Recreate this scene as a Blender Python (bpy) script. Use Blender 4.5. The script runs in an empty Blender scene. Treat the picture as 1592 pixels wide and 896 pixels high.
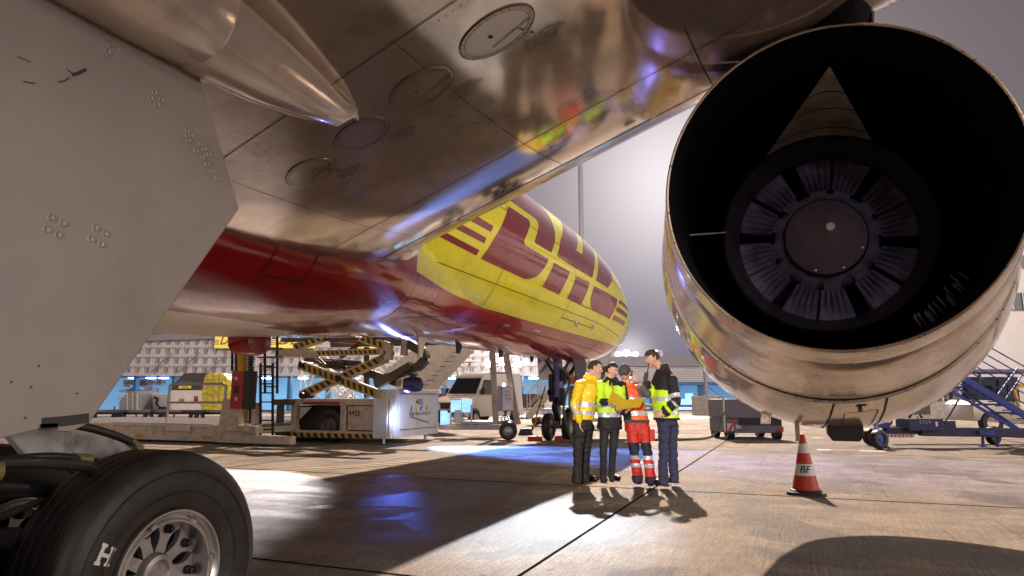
import bpy, bmesh, math, random
from mathutils import Vector, Matrix
from mathutils.bvhtree import BVHTree
random.seed(7)
S = bpy.context.scene
C = S.collection
R = math.radians
ANROT = 0.0
# ------------------------------------------------------------------ camera
CAMH = 1.25; YAW = R(22.2); PITCH = math.atan(169/1061)
cd = bpy.data.cameras.new('camera'); cam = bpy.data.objects.new('camera', cd); C.objects.link(cam)
cd.sensor_width = 36; cd.lens = 36*1061/1592; cd.clip_end = 3000; cd.clip_start = 0.05
cam.location = (0, 0, CAMH); cam.rotation_euler = (R(90)+PITCH, 0, YAW)
S.camera = cam
# ------------------------------------------------------------------ night sky
W = bpy.data.worlds.new('World'); S.world = W; W.use_nodes = True
nt = W.node_tree; nt.nodes.clear(); N = nt.nodes.new; L = nt.links.new
def mth(op, a, b=None, clamp=False):
    m = N('ShaderNodeMath'); m.operation = op; m.use_clamp = clamp
    for i, v in enumerate((a, b)):
        if v is None: continue
        if isinstance(v, (int, float)): m.inputs[i].default_value = v
        else: L(v, m.inputs[i])
    return m.outputs[0]
tc = N('ShaderNodeTexCoord'); sep = N('ShaderNodeSeparateXYZ'); L(tc.outputs['Generated'], sep.inputs[0])
ramp = N('ShaderNodeValToRGB'); e = ramp.color_ramp.elements
e[0].position = 0.0; e[0].color = (0.135, 0.118, 0.172, 1)
e[1].position = 0.95; e[1].color = (0.030, 0.023, 0.022, 1)
for p, c in ((0.06, (0.115, 0.100, 0.175, 1)), (0.20, (0.158, 0.137, 0.165, 1)), (0.42, (0.150, 0.122, 0.130, 1)), (0.60, (0.120, 0.096, 0.096, 1))):
    k = e.new(p); k.color = c
L(sep.outputs['Z'], ramp.inputs[0])
def lobe(d, power, col, last, k):
    d = Vector(d).normalized()
    dp = N('ShaderNodeVectorMath'); dp.operation = 'DOT_PRODUCT'
    nm = N('ShaderNodeVectorMath'); nm.operation = 'NORMALIZE'; L(tc.outputs['Generated'], nm.inputs[0])
    L(nm.outputs[0], dp.inputs[0]); dp.inputs[1].default_value = d
    g = mth('POWER', mth('MAXIMUM', dp.outputs['Value'], 0.0), power)
    g = mth('MULTIPLY', g, k)
    mx = N('ShaderNodeMix'); mx.data_type = 'RGBA'; mx.blend_type = 'ADD'; mx.inputs['Factor'].default_value = 1
    sc = N('ShaderNodeVectorMath'); sc.operation = 'SCALE'; sc.inputs[0].default_value = col; L(g, sc.inputs['Scale'])
    L(last, mx.inputs['A']); L(sc.outputs[0], mx.inputs['B'])
    return mx.outputs['Result']
col = lobe((-0.13, 0.94, 0.31), 22, (1.0, 0.90, 0.92), ramp.outputs[0], 0.26)     # fog lit by a floodlight mast
col = lobe((-0.135, 0.94, 0.30), 130, (1.0, 0.94, 0.97), col, 0.6)
for fx, fy_, fk in ((975, 551, 0.6), (783, 565, 0.5)):
    vx = Vector((-math.sin(YAW), math.cos(YAW), 0))+Vector((math.cos(YAW), math.sin(YAW), 0))*((fx-796)/1048)+Vector((0, 0, 1))*((617-fy_)/1061)
    col = lobe(vx, 2600, (1.0, 0.95, 0.92), col, fk)      # halo of distant floodlights in the fog
col = lobe((0.96, 0.02, 0.10), 13, (1.0, 0.90, 0.82), col, 4.8)     # unseen sky glow added as soft fill for the starboard side
col = lobe((0.25, -1.0, 0.10), 11, (1.0, 0.87, 0.80), col, 2.9)  # unseen glow behind the camera, added to fill people, door and tyre
nz = N('ShaderNodeTexNoise'); nz.inputs['Scale'].default_value = 2.2; nz.inputs['Detail'].default_value = 3
L(tc.outputs['Generated'], nz.inputs['Vector'])
mr = N('ShaderNodeMapRange'); L(nz.outputs[0], mr.inputs[0]); mr.inputs[3].default_value = 0.9; mr.inputs[4].default_value = 1.1
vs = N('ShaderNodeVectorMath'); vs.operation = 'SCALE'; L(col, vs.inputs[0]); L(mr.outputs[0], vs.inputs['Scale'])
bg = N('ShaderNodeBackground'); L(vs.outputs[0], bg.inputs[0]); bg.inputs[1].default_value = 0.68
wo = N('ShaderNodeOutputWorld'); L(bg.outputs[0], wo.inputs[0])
# ------------------------------------------------------------------ floodlights
def aim(o, d): o.rotation_euler = Vector(d).to_track_quat('-Z', 'Y').to_euler()
sl = bpy.data.lights.new('floodlight', 'SUN'); so = bpy.data.objects.new('floodlight', sl); C.objects.link(so)
sl.energy = 5.0; sl.angle = R(0.8); sl.color = (1.0, 0.78, 0.62)
AZ, EL = R(16), R(36)
aim(so, (math.sin(AZ)*math.cos(EL), -math.cos(AZ)*math.cos(EL), -math.sin(EL)))
def spot(name, loc, target, energy, color, size=60, blend=0.5, radius=0.15):
    l = bpy.data.lights.new(name, 'SPOT'); o = bpy.data.objects.new(name, l); C.objects.link(o)
    l.energy = energy; l.color = color; l.spot_size = R(size); l.spot_blend = blend; l.shadow_soft_size = radius
    o.location = loc; aim(o, Vector(target)-Vector(loc)); return o
# unseen spots added to brighten the buildings, people and turbine
spot('added_apron_spot', (-16, 32, 15), (-40, 58, 2), 15000, (1.0, 0.90, 0.84), 120, 0.6, 0.8)
spot('added_apron_spot', (6, 34, 14), (-4, 75, 2), 9000, (1.0, 0.92, 0.88), 130, 0.6, 0.8)
spot('added_rear_spot', (3.0, -30, 5.0), (-2.35, 10.0, 0.95), 42000, (1.0, 0.92, 0.84), 5.2, 0.6, 0.4)  # added fill on the standing group, no lamp there
spot('added_rear_spot', (9.0, -40, 5.2), (0.25, 5.8, 2.42), 3600, (0.80, 0.68, 1.0), 3.3, 0.5, 0.3)  # added to light the turbine inside the nozzle
spot('added_apron_spot', (16, 18, 12), (14, 40, 3), 4000, (1.0, 0.90, 0.84), 110, 0.6, 0.8)
S.view_settings.view_transform = 'Standard'; S.view_settings.look = 'None'
S.view_settings.exposure = 0.46; S.view_settings.gamma = 1
S.cycles.use_denoising = True
S.cycles.max_bounces = 7; S.cycles.diffuse_bounces = 3; S.cycles.glossy_bounces = 4
S.cycles.sample_clamp_indirect = 6; S.cycles.caustics_reflective = False; S.cycles.caustics_refractive = False
# ------------------------------------------------------------------ pixel to place helpers (photo pixels, 1592 wide)
_f = Vector((-math.sin(YAW)*math.cos(PITCH), math.cos(YAW)*math.cos(PITCH), math.sin(PITCH)))
_r = Vector((math.cos(YAW), math.sin(YAW), 0)); _u = _r.cross(_f); _o = Vector((0, 0, CAMH))
def ray(px, py): return _f + _r*((px-796)/1061) + _u*((448-py)/1061)
def G(px, py, z=0.0):
    d = ray(px, py); return _o + d*((z-CAMH)/d.z)
def AY(px, py, y):
    d = ray(px, py); return _o + d*(y/d.y)
def AX(px, py, x):
    d = ray(px, py); return _o + d*(x/d.x)
VF = Vector((-math.sin(YAW), math.cos(YAW), 0))
def AD(px, py, dist):                       # at a distance measured along the view's ground direction
    d = ray(px, py); return _o + d*(dist/d.dot(VF))
# ------------------------------------------------------------------ materials
MATS = {}
def mat(name, col, rough=0.5, metal=0.0, var=0.12, scale=6.0, bump=0.0, bscale=40.0, coat=0.0, dirt=None, dscale=3.0, damt=0.5, emit=None, estr=0, rvar=0.0, spec=0.5, stretch=None, wav=0.0):
    if name in MATS: return MATS[name]
    m = bpy.data.materials.new(name); m.use_nodes = True; t = m.node_tree; b = t.nodes['Principled BSDF']
    b.inputs['Roughness'].default_value = rough; b.inputs['Metallic'].default_value = metal
    b.inputs['Coat Weight'].default_value = coat; b.inputs['Coat Roughness'].default_value = 0.05
    b.inputs['Specular IOR Level'].default_value = spec
    co = t.nodes.new('ShaderNodeTexCoord').outputs['Object']
    if stretch:
        mp = t.nodes.new('ShaderNodeMapping'); mp.inputs['Scale'].default_value = stretch
        t.links.new(co, mp.inputs[0]); co = mp.outputs[0]
    n = t.nodes.new('ShaderNodeTexNoise'); n.inputs['Scale'].default_value = scale; n.inputs['Detail'].default_value = 6
    t.links.new(co, n.inputs['Vector'])
    rp = t.nodes.new('ShaderNodeValToRGB'); rp.color_ramp.elements[0].position = 0.3; rp.color_ramp.elements[1].position = 0.7
    rp.color_ramp.elements[0].color = tuple(c*(1-var) for c in col)+(1,)
    rp.color_ramp.elements[1].color = tuple(min(1, c*(1+var)) for c in col)+(1,)
    t.links.new(n.outputs[0], rp.inputs[0]); out = rp.outputs[0]
    if dirt:
        n2 = t.nodes.new('ShaderNodeTexNoise'); n2.inputs['Scale'].default_value = dscale; n2.inputs['Detail'].default_value = 8; n2.inputs['Roughness'].default_value = 0.7
        t.links.new(co, n2.inputs['Vector'])
        r2 = t.nodes.new('ShaderNodeValToRGB'); r2.color_ramp.elements[0].position = 0.5; r2.color_ramp.elements[1].position = 0.72
        r2.color_ramp.elements[0].color = (0, 0, 0, 1); r2.color_ramp.elements[1].color = (damt,)*3+(1,)
        t.links.new(n2.outputs[0], r2.inputs[0])
        mx = t.nodes.new('ShaderNodeMix'); mx.data_type = 'RGBA'
        t.links.new(r2.outputs[0], mx.inputs['Factor']); t.links.new(out, mx.inputs['A']); mx.inputs['B'].default_value = tuple(dirt)+(1,)
        out = mx.outputs['Result']
    t.links.new(out, b.inputs['Base Color'])
    if rvar:
        mr = t.nodes.new('ShaderNodeMapRange'); mr.inputs[1].default_value = 0.3; mr.inputs[2].default_value = 0.7
        mr.inputs[3].default_value = max(0.02, rough-rvar); mr.inputs[4].default_value = min(1, rough+rvar)
        t.links.new(n.outputs[0], mr.inputs[0]); t.links.new(mr.outputs[0], b.inputs['Roughness'])
    if bump or wav:
        bn = t.nodes.new('ShaderNodeTexNoise'); bn.inputs['Scale'].default_value = bscale if bump else wav; bn.inputs['Detail'].default_value = 4 if bump else 1.5
        t.links.new(co, bn.inputs['Vector'])
        bp = t.nodes.new('ShaderNodeBump'); bp.inputs['Strength'].default_value = bump if bump else 0.35
        bp.inputs['Distance'].default_value = 0.02
        t.links.new(bn.outputs[0], bp.inputs['Height']); t.links.new(bp.outputs[0], b.inputs['Normal'])
        if bump == 0: t.links.new(bp.outputs[0], b.inputs['Coat Normal'])
    if emit:
        b.inputs['Emission Color'].default_value = tuple(emit)+(1,); b.inputs['Emission Strength'].default_value = estr
    MATS[name] = m; return m
M = lambda n: MATS[n]
mat('red_paint', (0.40, 0.008, 0.008), 0.13, coat=0.4, spec=0.4, var=0.08, wav=1.3, dirt=(0.06, 0.01, 0.01), dscale=2, damt=0.35)
mat('logo_red', (0.27, 0.010, 0.015), 0.20, coat=0.5, var=0.08, wav=1.3, dirt=(0.10, 0.02, 0.02), dscale=3, damt=0.3)
mat('yellow_paint', (0.95, 0.86, 0.008), 0.22, coat=0.5, var=0.04, wav=1.3, dirt=(0.50, 0.36, 0.03), dscale=2, damt=0.35)
mat('wing_metal', (0.70, 0.60, 0.51), 0.10, metal=0.68, var=0.07, scale=1.6, rvar=0.035, wav=0.9, coat=0.2, dirt=(0.20, 0.16, 0.13), dscale=2.2, damt=0.5)
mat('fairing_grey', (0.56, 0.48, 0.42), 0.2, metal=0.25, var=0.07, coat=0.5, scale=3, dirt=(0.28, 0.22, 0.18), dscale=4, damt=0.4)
mat('door_grey', (0.31, 0.262, 0.245), 0.38, metal=0.1, var=0.12, scale=1.8, coat=0.1, dirt=(0.24, 0.20, 0.18), dscale=2.0, damt=0.7, bump=0.05, bscale=300)
mat('polished_lip', (0.74, 0.68, 0.62), 0.14, metal=0.85, var=0.1, wav=4.0)
mat('nozzle_metal', (0.78, 0.65, 0.52), 0.24, metal=0.85, var=0.10, scale=3, rvar=0.08, dirt=(0.20, 0.13, 0.09), dscale=3.5, damt=0.55)
mat('cowl_paint', (0.70, 0.59, 0.49), 0.18, metal=0.45, var=0.08, scale=3, coat=0.6, dirt=(0.16, 0.11, 0.08), dscale=3, damt=0.6, wav=1.2)
mat('duct_black', (0.006, 0.006, 0.009), 0.75, var=0.2, spec=0.15)
mat('core_metal', (0.09, 0.07, 0.085), 0.45, metal=0.6, var=0.35, scale=8, rvar=0.1)
mat('vane_metal', (0.34, 0.29, 0.40), 0.38, metal=0.6, var=0.35, scale=9)
mat('hub_metal', (0.07, 0.045, 0.045), 0.55, metal=0.5, var=0.3, scale=5, bump=0.1)
mat('wedge_metal', (0.85, 0.74, 0.60), 0.55, metal=0.0, var=0.25, scale=4, dirt=(0.15, 0.11, 0.10), damt=0.6)
mat('seam_black', (0.012, 0.010, 0.010), 0.6)
mat('mark_black', (0.03, 0.025, 0.025), 0.5)
mat('rubber', (0.020, 0.017, 0.016), 0.45, var=0.3, scale=12, bump=0.12, bscale=60, spec=0.35, dirt=(0.05, 0.04, 0.035), dscale=4, damt=0.6)
mat('rubber_light', (0.055, 0.045, 0.042), 0.5)
mat('rim_metal', (0.42, 0.39, 0.38), 0.38, metal=0.6, var=0.2, scale=8, dirt=(0.10, 0.08, 0.07), dscale=6, damt=0.7)
mat('rim_edge', (0.62, 0.60, 0.58), 0.25, metal=0.9, var=0.15)
mat('dark_steel', (0.035, 0.032, 0.036), 0.45, metal=0.6, var=0.3, scale=10, rvar=0.1)
mat('gear_white', (0.50, 0.47, 0.45), 0.4, var=0.15, dirt=(0.10, 0.07, 0.05), dscale=7, damt=0.8)
mat('hose_black', (0.02, 0.02, 0.02), 0.45)
mat('hose_green', (0.07, 0.085, 0.03), 0.5)
mat('hazard_yellow', (0.50, 0.30, 0.03), 0.5, var=0.15, dirt=(0.15, 0.10, 0.05), dscale=8, damt=0.6)
mat('hazard_black', (0.018, 0.016, 0.016), 0.55)
mat('loader_cream', (0.50, 0.42, 0.34), 0.5, var=0.12, dirt=(0.14, 0.09, 0.06), dscale=4, damt=0.75)
mat('loader_white', (0.66, 0.66, 0.70), 0.42, var=0.06, dirt=(0.38, 0.34, 0.32), dscale=3, damt=0.6)
mat('loader_dark', (0.10, 0.085, 0.075), 0.5, metal=0.2, var=0.3, dirt=(0.03, 0.02, 0.02), dscale=6, damt=0.6)
mat('steel', (0.42, 0.41, 0.42), 0.35, metal=0.8, var=0.15)
mat('box_red', (0.36, 0.025, 0.03), 0.45, var=0.12)
mat('glass_dark', (0.012, 0.014, 0.018), 0.06, var=0.0, spec=0.8)
mat('white_paint', (0.74, 0.70, 0.68), 0.35, var=0.05, coat=0.3)
mat('plastic_black', (0.022, 0.022, 0.024), 0.5)
mat('van_glass', (0.02, 0.022, 0.028), 0.08, var=0.1, spec=0.7)
mat('headlamp', (0.65, 0.65, 0.66), 0.12, metal=0.6)
mat('stairs_white', (0.68, 0.62, 0.58), 0.45, var=0.10, dirt=(0.3, 0.25, 0.2), dscale=4, damt=0.5)
mat('tread_cream', (0.62, 0.50, 0.30), 0.5)
mat('stairs_blue', (0.035, 0.055, 0.30), 0.4, metal=0.2, var=0.2, dirt=(0.02, 0.02, 0.08), damt=0.6)
mat('chassis_navy', (0.020, 0.020, 0.075), 0.4, var=0.3)
mat('cabinet_grey', (0.26, 0.25, 0.27), 0.45, var=0.1)
mat('gear_navy', (0.10, 0.10, 0.19), 0.4, metal=0.2, var=0.2)
mat('gpu_grey', (0.13, 0.12, 0.16), 0.45, var=0.12, dirt=(0.05, 0.04, 0.05), damt=0.5)
mat('alu_and_sheen', (0.58, 0.52, 0.46), 0.3, metal=0.6, var=0.12, scale=3)  # bare aluminium, also the reflection painted along the belly
mat('tarp_yellow', (0.72, 0.62, 0.03), 0.4, var=0.15, bump=0.9, bscale=9, coat=0.3)
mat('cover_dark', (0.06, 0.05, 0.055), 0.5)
mat('hangar_wall', (0.60, 0.55, 0.54), 0.6, var=0.06, dirt=(0.42, 0.37, 0.35), dscale=0.6, damt=0.5)
mat('concrete_wall', (0.62, 0.56, 0.53), 0.8, var=0.05, dirt=(0.46, 0.40, 0.37), dscale=0.4, damt=0.5)
mat('roof_grey', (0.22, 0.20, 0.23), 0.6)
mat('shutter', (0.42, 0.38, 0.38), 0.5)
mat('brass', (0.22, 0.15, 0.06), 0.4)
mat('mast_grey', (0.32, 0.28, 0.31), 0.6)
mat('hall_blue_glow', (0.25, 0.55, 0.80), 0.6, emit=(0.22, 0.50, 0.85), estr=0.34, var=0.25, scale=0.25)  # blue lighting of the halls put in as glow of their back walls
mat('steel_blue', (0.04, 0.13, 0.26), 0.5)
mat('lamp_white', (1, 1, 1), 0.5, emit=(0.95, 0.97, 1.0), estr=30)
mat('lamp_blue', (1, 1, 1), 0.5, emit=(0.35, 0.5, 1.0), estr=12)
mat('lamp_red', (1, 0.1, 0.1), 0.5, emit=(1.0, 0.08, 0.10), estr=6)
mat('lamp_warm', (1, 1, 1), 0.5, emit=(1.0, 0.85, 0.6), estr=8)
mat('cyan_glow', (0.4, 0.75, 1.0), 0.4, emit=(0.30, 0.60, 1.0), estr=0.8, var=0.4, scale=6)  # glow in the colour stands for blue light falling on boxes
mat('cone_red', (0.50, 0.035, 0.015), 0.5, var=0.15, dirt=(0.12, 0.02, 0.02), dscale=9, damt=0.85)
mat('cone_white', (0.62, 0.60, 0.60), 0.4, var=0.1, dirt=(0.2, 0.15, 0.12), dscale=14, damt=0.6)
mat('block', (0.30, 0.25, 0.21), 0.85, var=0.2)
mat('paint_white', (0.62, 0.58, 0.54), 0.6, dirt=(0.25, 0.20, 0.16), dscale=5, damt=0.8)
mat('paint_yellow', (0.55, 0.42, 0.18), 0.6, dirt=(0.25, 0.20, 0.13), dscale=5, damt=0.8)
mat('paint_red', (0.35, 0.06, 0.04), 0.6)
mat('joint_dark', (0.012, 0.010, 0.009), 1.0, spec=0.0)
mat('skin', (0.62, 0.36, 0.26), 0.5, var=0.08)
mat('skin_lips', (0.28, 0.10, 0.08), 0.5)
mat('hair_brown', (0.05, 0.028, 0.016), 0.75, var=0.4, scale=60, bump=0.5, bscale=120)
mat('hair_black', (0.016, 0.011, 0.010), 0.65, var=0.4, scale=60, bump=0.5, bscale=120)
mat('cap_grey', (0.085, 0.08, 0.085), 0.9, bump=0.4, bscale=150)
mat('jacket_yellow', (0.92, 0.62, 0.01), 0.4, var=0.08, scale=7, bump=0.5, bscale=14, coat=0.15)
mat('hi_vis', (0.62, 0.95, 0.03), 0.55, var=0.10, scale=7, bump=0.5, bscale=14)
mat('vest_orange', (1.0, 0.15, 0.03), 0.5, var=0.12, scale=7, bump=0.5, bscale=14)
mat('trouser_red', (0.55, 0.03, 0.02), 0.6, var=0.12, scale=7, bump=0.5, bscale=14)
mat('reflective', (0.62, 0.63, 0.72), 0.3, metal=0.3, var=0.12, scale=20)
mat('cloth_black', (0.014, 0.012, 0.014), 0.75, var=0.3, bump=0.5, bscale=16)
mat('cloth_navy', (0.016, 0.016, 0.035), 0.75, var=0.3, bump=0.5, bscale=16)
mat('jeans', (0.030, 0.032, 0.075), 0.8, var=0.25, scale=14, bump=0.6, bscale=16)
mat('sleeve_grey', (0.13, 0.115, 0.11), 0.85, bump=0.5, bscale=18)
mat('shoe', (0.012, 0.011, 0.012), 0.35, var=0.3, bump=0.3)
mat('folder', (0.62, 0.42, 0.02), 0.4, var=0.08)
mat('eye_white', (0.7, 0.68, 0.66), 0.2)
# speckled dirt on the engine cowl
def speckle(name, amt, sc=60):
    m = MATS[name]; t = m.node_tree; b = t.nodes['Principled BSDF']
    src = b.inputs['Base Color'].links[0].from_socket
    co = t.nodes.new('ShaderNodeTexCoord').outputs['Object']
    v = t.nodes.new('ShaderNodeTexVoronoi'); v.inputs['Scale'].default_value = sc; t.links.new(co, v.inputs['Vector'])
    lt = t.nodes.new('ShaderNodeMath'); lt.operation = 'LESS_THAN'; t.links.new(v.outputs['Distance'], lt.inputs[0]); lt.inputs[1].default_value = 0.30
    n = t.nodes.new('ShaderNodeTexNoise'); n.inputs['Scale'].default_value = 3.0; n.inputs['Detail'].default_value = 3; t.links.new(co, n.inputs['Vector'])
    g = t.nodes.new('ShaderNodeMath'); g.operation = 'GREATER_THAN'; t.links.new(n.outputs[0], g.inputs[0]); g.inputs[1].default_value = 0.50
    wn = t.nodes.new('ShaderNodeSeparateColor'); t.links.new(v.outputs['Color'], wn.inputs[0])
    g2 = t.nodes.new('ShaderNodeMath'); g2.operation = 'GREATER_THAN'; t.links.new(wn.outputs[0], g2.inputs[0]); g2.inputs[1].default_value = 0.45
    a = t.nodes.new('ShaderNodeMath'); a.operation = 'MULTIPLY'; t.links.new(lt.outputs[0], a.inputs[0]); t.links.new(g.outputs[0], a.inputs[1])
    a2 = t.nodes.new('ShaderNodeMath'); a2.operation = 'MULTIPLY'; t.links.new(a.outputs[0], a2.inputs[0]); t.links.new(g2.outputs[0], a2.inputs[1])
    a3 = t.nodes.new('ShaderNodeMath'); a3.operation = 'MULTIPLY'; t.links.new(a2.outputs[0], a3.inputs[0]); a3.inputs[1].default_value = amt
    mx = t.nodes.new('ShaderNodeMix'); mx.data_type = 'RGBA'; t.links.new(a3.outputs[0], mx.inputs['Factor']); t.links.new(src, mx.inputs['A'])
    mx.inputs['B'].default_value = (0.05, 0.035, 0.03, 1); t.links.new(mx.outputs['Result'], b.inputs['Base Color'])
mt_ = bpy.data.materials.new('brushed_slat'); mt_.use_nodes = True; t = mt_.node_tree; b = t.nodes['Principled BSDF']; MATS['brushed_slat'] = mt_
b.inputs['Base Color'].default_value = (0.58, 0.49, 0.42, 1); b.inputs['Metallic'].default_value = 0.85; b.inputs['Roughness'].default_value = 0.14
b.inputs['Anisotropic'].default_value = 0.5
tg = t.nodes.new('ShaderNodeTangent'); tg.direction_type = 'RADIAL'; tg.axis = 'X'; t.links.new(tg.outputs[0], b.inputs['Tangent'])
b.inputs['Anisotropic Rotation'].default_value = ANROT
n = t.nodes.new('ShaderNodeTexNoise'); n.inputs['Scale'].default_value = 3; n.inputs['Detail'].default_value = 5; co = t.nodes.new('ShaderNodeTexCoord'); t.links.new(co.outputs['Object'], n.inputs['Vector'])
rp = t.nodes.new('ShaderNodeValToRGB'); rp.color_ramp.elements[0].color = (0.46, 0.38, 0.32, 1); rp.color_ramp.elements[1].color = (0.66, 0.57, 0.50, 1); rp.color_ramp.elements[0].position = 0.35; rp.color_ramp.elements[1].position = 0.65
t.links.new(n.outputs[0], rp.inputs[0]); t.links.new(rp.outputs[0], b.inputs['Base Color'])
speckle('cowl_paint', 0.85, 40); speckle('nozzle_metal', 0.7, 42)
# ------------------------------------------------------------------ mesh builder
class MB:
    def __init__(s): s.v = []; s.f = []; s.mi = []
    def add(s, vs, fs, mi=0):
        k = len(s.v); s.v += [tuple(v) for v in vs]; s.f += [tuple(i+k for i in f) for f in fs]; s.mi += [mi]*len(fs); return s
    def box(s, a, b, mi=0):
        (x0, y0, z0), (x1, y1, z1) = a, b
        x0, x1 = sorted((x0, x1)); y0, y1 = sorted((y0, y1)); z0, z1 = sorted((z0, z1))
        vs = [(x, y, z) for x in (x0, x1) for y in (y0, y1) for z in (z0, z1)]
        return s.add(vs, [(0,1,3,2),(4,6,7,5),(0,4,5,1),(2,3,7,6),(0,2,6,4),(1,5,7,3)], mi)
    def obox(s, c, ax, ay, az, mi=0):        # oriented: half vectors
        c = Vector(c); ax, ay, az = Vector(ax), Vector(ay), Vector(az)
        vs = [c+ax*i+ay*j+az*k for i in (-1, 1) for j in (-1, 1) for k in (-1, 1)]
        return s.add(vs, [(0,1,3,2),(4,6,7,5),(0,4,5,1),(2,3,7,6),(0,2,6,4),(1,5,7,3)], mi)
    def bar(s, p, q, w, h=None, up=(0, 0, 1), mi=0):   # beam from p to q
        p, q = Vector(p), Vector(q); d = (q-p); h = h or w
        dn = d.normalized(); u = Vector(up)
        sd = dn.cross(u)
        if sd.length < 1e-3: sd = dn.cross(Vector((1, 0, 0)))
        sd.normalize(); uu = sd.cross(dn)
        return s.obox((p+q)/2, d/2, sd*w/2, uu*h/2, mi)
    def tube(s, pts, r, n=10, cap=True, mi=0):
        pts = [Vector(p) for p in pts]; rr = r if isinstance(r, (list, tuple)) else [r]*len(pts)
        vs = []; fs = []; pu = None
        for i, p in enumerate(pts):
            d = (pts[min(i+1, len(pts)-1)]-pts[max(i-1, 0)]).normalized()
            if pu is None:
                pu = d.cross(Vector((0, 0, 1)))
                if pu.length < 1e-3: pu = d.cross(Vector((1, 0, 0)))
                pu.normalize()
            else: pu = (pu-d*pu.dot(d)).normalized()
            w = d.cross(pu)
            vs += [p+(pu*math.cos(2*math.pi*k/n)+w*math.sin(2*math.pi*k/n))*rr[i] for k in range(n)]
        for i in range(len(pts)-1):
            fs += [(i*n+k, i*n+(k+1) % n, (i+1)*n+(k+1) % n, (i+1)*n+k) for k in range(n)]
        if cap: fs += [tuple(range(n))[::-1], tuple((len(pts)-1)*n+k for k in range(n))]
        return s.add(vs, fs, mi)
    def lathe(s, prof, o, ax, n=48, mi=0, up=None, a0=0, a1=2*math.pi, close=True):
        o = Vector(o); ax = Vector(ax).normalized(); u = ax.cross(Vector((0, 0, 1)) if abs(ax.z) < 0.9 else Vector((1, 0, 0))).normalized(); w = ax.cross(u)
        full = abs(a1-a0-2*math.pi) < 1e-6; m = n if full else n+1
        vs = []
        for (t, r) in prof:
            vs += [o+ax*t+(u*math.cos(a0+(a1-a0)*k/n)+w*math.sin(a0+(a1-a0)*k/n))*r for k in range(m)]
        fs = []
        for i in range(len(prof)-1):
            for k in range(n):
                k2 = (k+1) % m
                fs.append((i*m+k, i*m+k2, (i+1)*m+k2, (i+1)*m+k))
        return s.add(vs, fs, mi)
    def prism(s, pts, d, mi=0):              # planar polygon of 3D points extruded by vector d
        pts = [Vector(p) for p in pts]; d = Vector(d); n = len(pts)
        fs = [tuple(range(n)), tuple(range(2*n-1, n-1, -1))]+[(i, i+n, (i+1) % n+n, (i+1) % n) for i in range(n)]
        return s.add(pts+[p+d for p in pts], fs, mi)
    def grid(s, rows, mi=0, closed=False):
        n = len(rows[0]); vs = [v for r in rows for v in r]; fs = []
        for i in range(len(rows)-1):
            for k in range(n if closed else n-1):
                k2 = (k+1) % n
                fs.append((i*n+k, i*n+k2, (i+1)*n+k2, (i+1)*n+k))
        return s.add(vs, fs, mi)
    def ball(s, c, r, n=12, sc=(1, 1, 1), mi=0):
        c = Vector(c); rows = []
        for i in range(n//2+1):
            a = math.pi*i/(n//2)
            rows.append([c+Vector((r*sc[0]*math.sin(a)*math.cos(2*math.pi*k/n), r*sc[1]*math.sin(a)*math.sin(2*math.pi*k/n), r*sc[2]*math.cos(a))) for k in range(n)])
        return s.grid(rows, mi, True)
def rootloc(o):
    v = Vector(o.location)
    while o.parent: o = o.parent; v += Vector(o.location)
    return v
def level(o):
    n_ = 0
    while o.parent: o = o.parent; n_ += 1
    return n_
def build(name, mb, mats, parent=None, smooth=False, bevel=0, loc=None, fixn=True):
    while parent is not None and level(parent) > 1: parent = parent.parent        # thing > part > sub-part, no deeper
    if isinstance(mats, str): mats = [mats]
    o0 = rootloc(parent) if parent else Vector(loc or (0, 0, 0))
    me = bpy.data.meshes.new(name)
    me.from_pydata([tuple(Vector(v)-o0) for v in mb.v], [], mb.f)
    for m in mats: me.materials.append(M(m))
    for p, k in zip(me.polygons, mb.mi): p.material_index = k
    if fixn or bevel:
        bm = bmesh.new(); bm.from_mesh(me)
        if fixn: bmesh.ops.recalc_face_normals(bm, faces=bm.faces)
        if bevel:
            ed = [e for e in bm.edges if len(e.link_faces) == 2 and e.calc_face_angle(0) > 0.9]
            bmesh.ops.bevel(bm, geom=ed, offset=bevel, segments=2, affect='EDGES', profile=0.6, clamp_overlap=True)
        bm.to_mesh(me); bm.free()
    if smooth:
        for p in me.polygons: p.use_smooth = True
        try: me.set_sharp_from_angle(angle=R(38))
        except Exception: pass
    o = bpy.data.objects.new(name, me); C.objects.link(o)
    if parent: o.parent = parent
    else: o.location = o0
    return o
def tag(o, label=None, cat=None, group=None, kind=None):
    if label: o['label'] = label
    if cat: o['category'] = cat
    if group: o['group'] = group
    if kind: o['kind'] = kind
    return o
def thing(name, loc, label, cat, group=None):
    o = bpy.data.objects.new(name, None); o.location = loc; C.objects.link(o); o.empty_display_size = 0.1
    return tag(o, label, cat, group)
def copy_tree(o, parent=None):
    c = o.copy(); C.objects.link(c); c.parent = parent
    for ch in list(o.children): copy_tree(ch, c)
    return c
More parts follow.
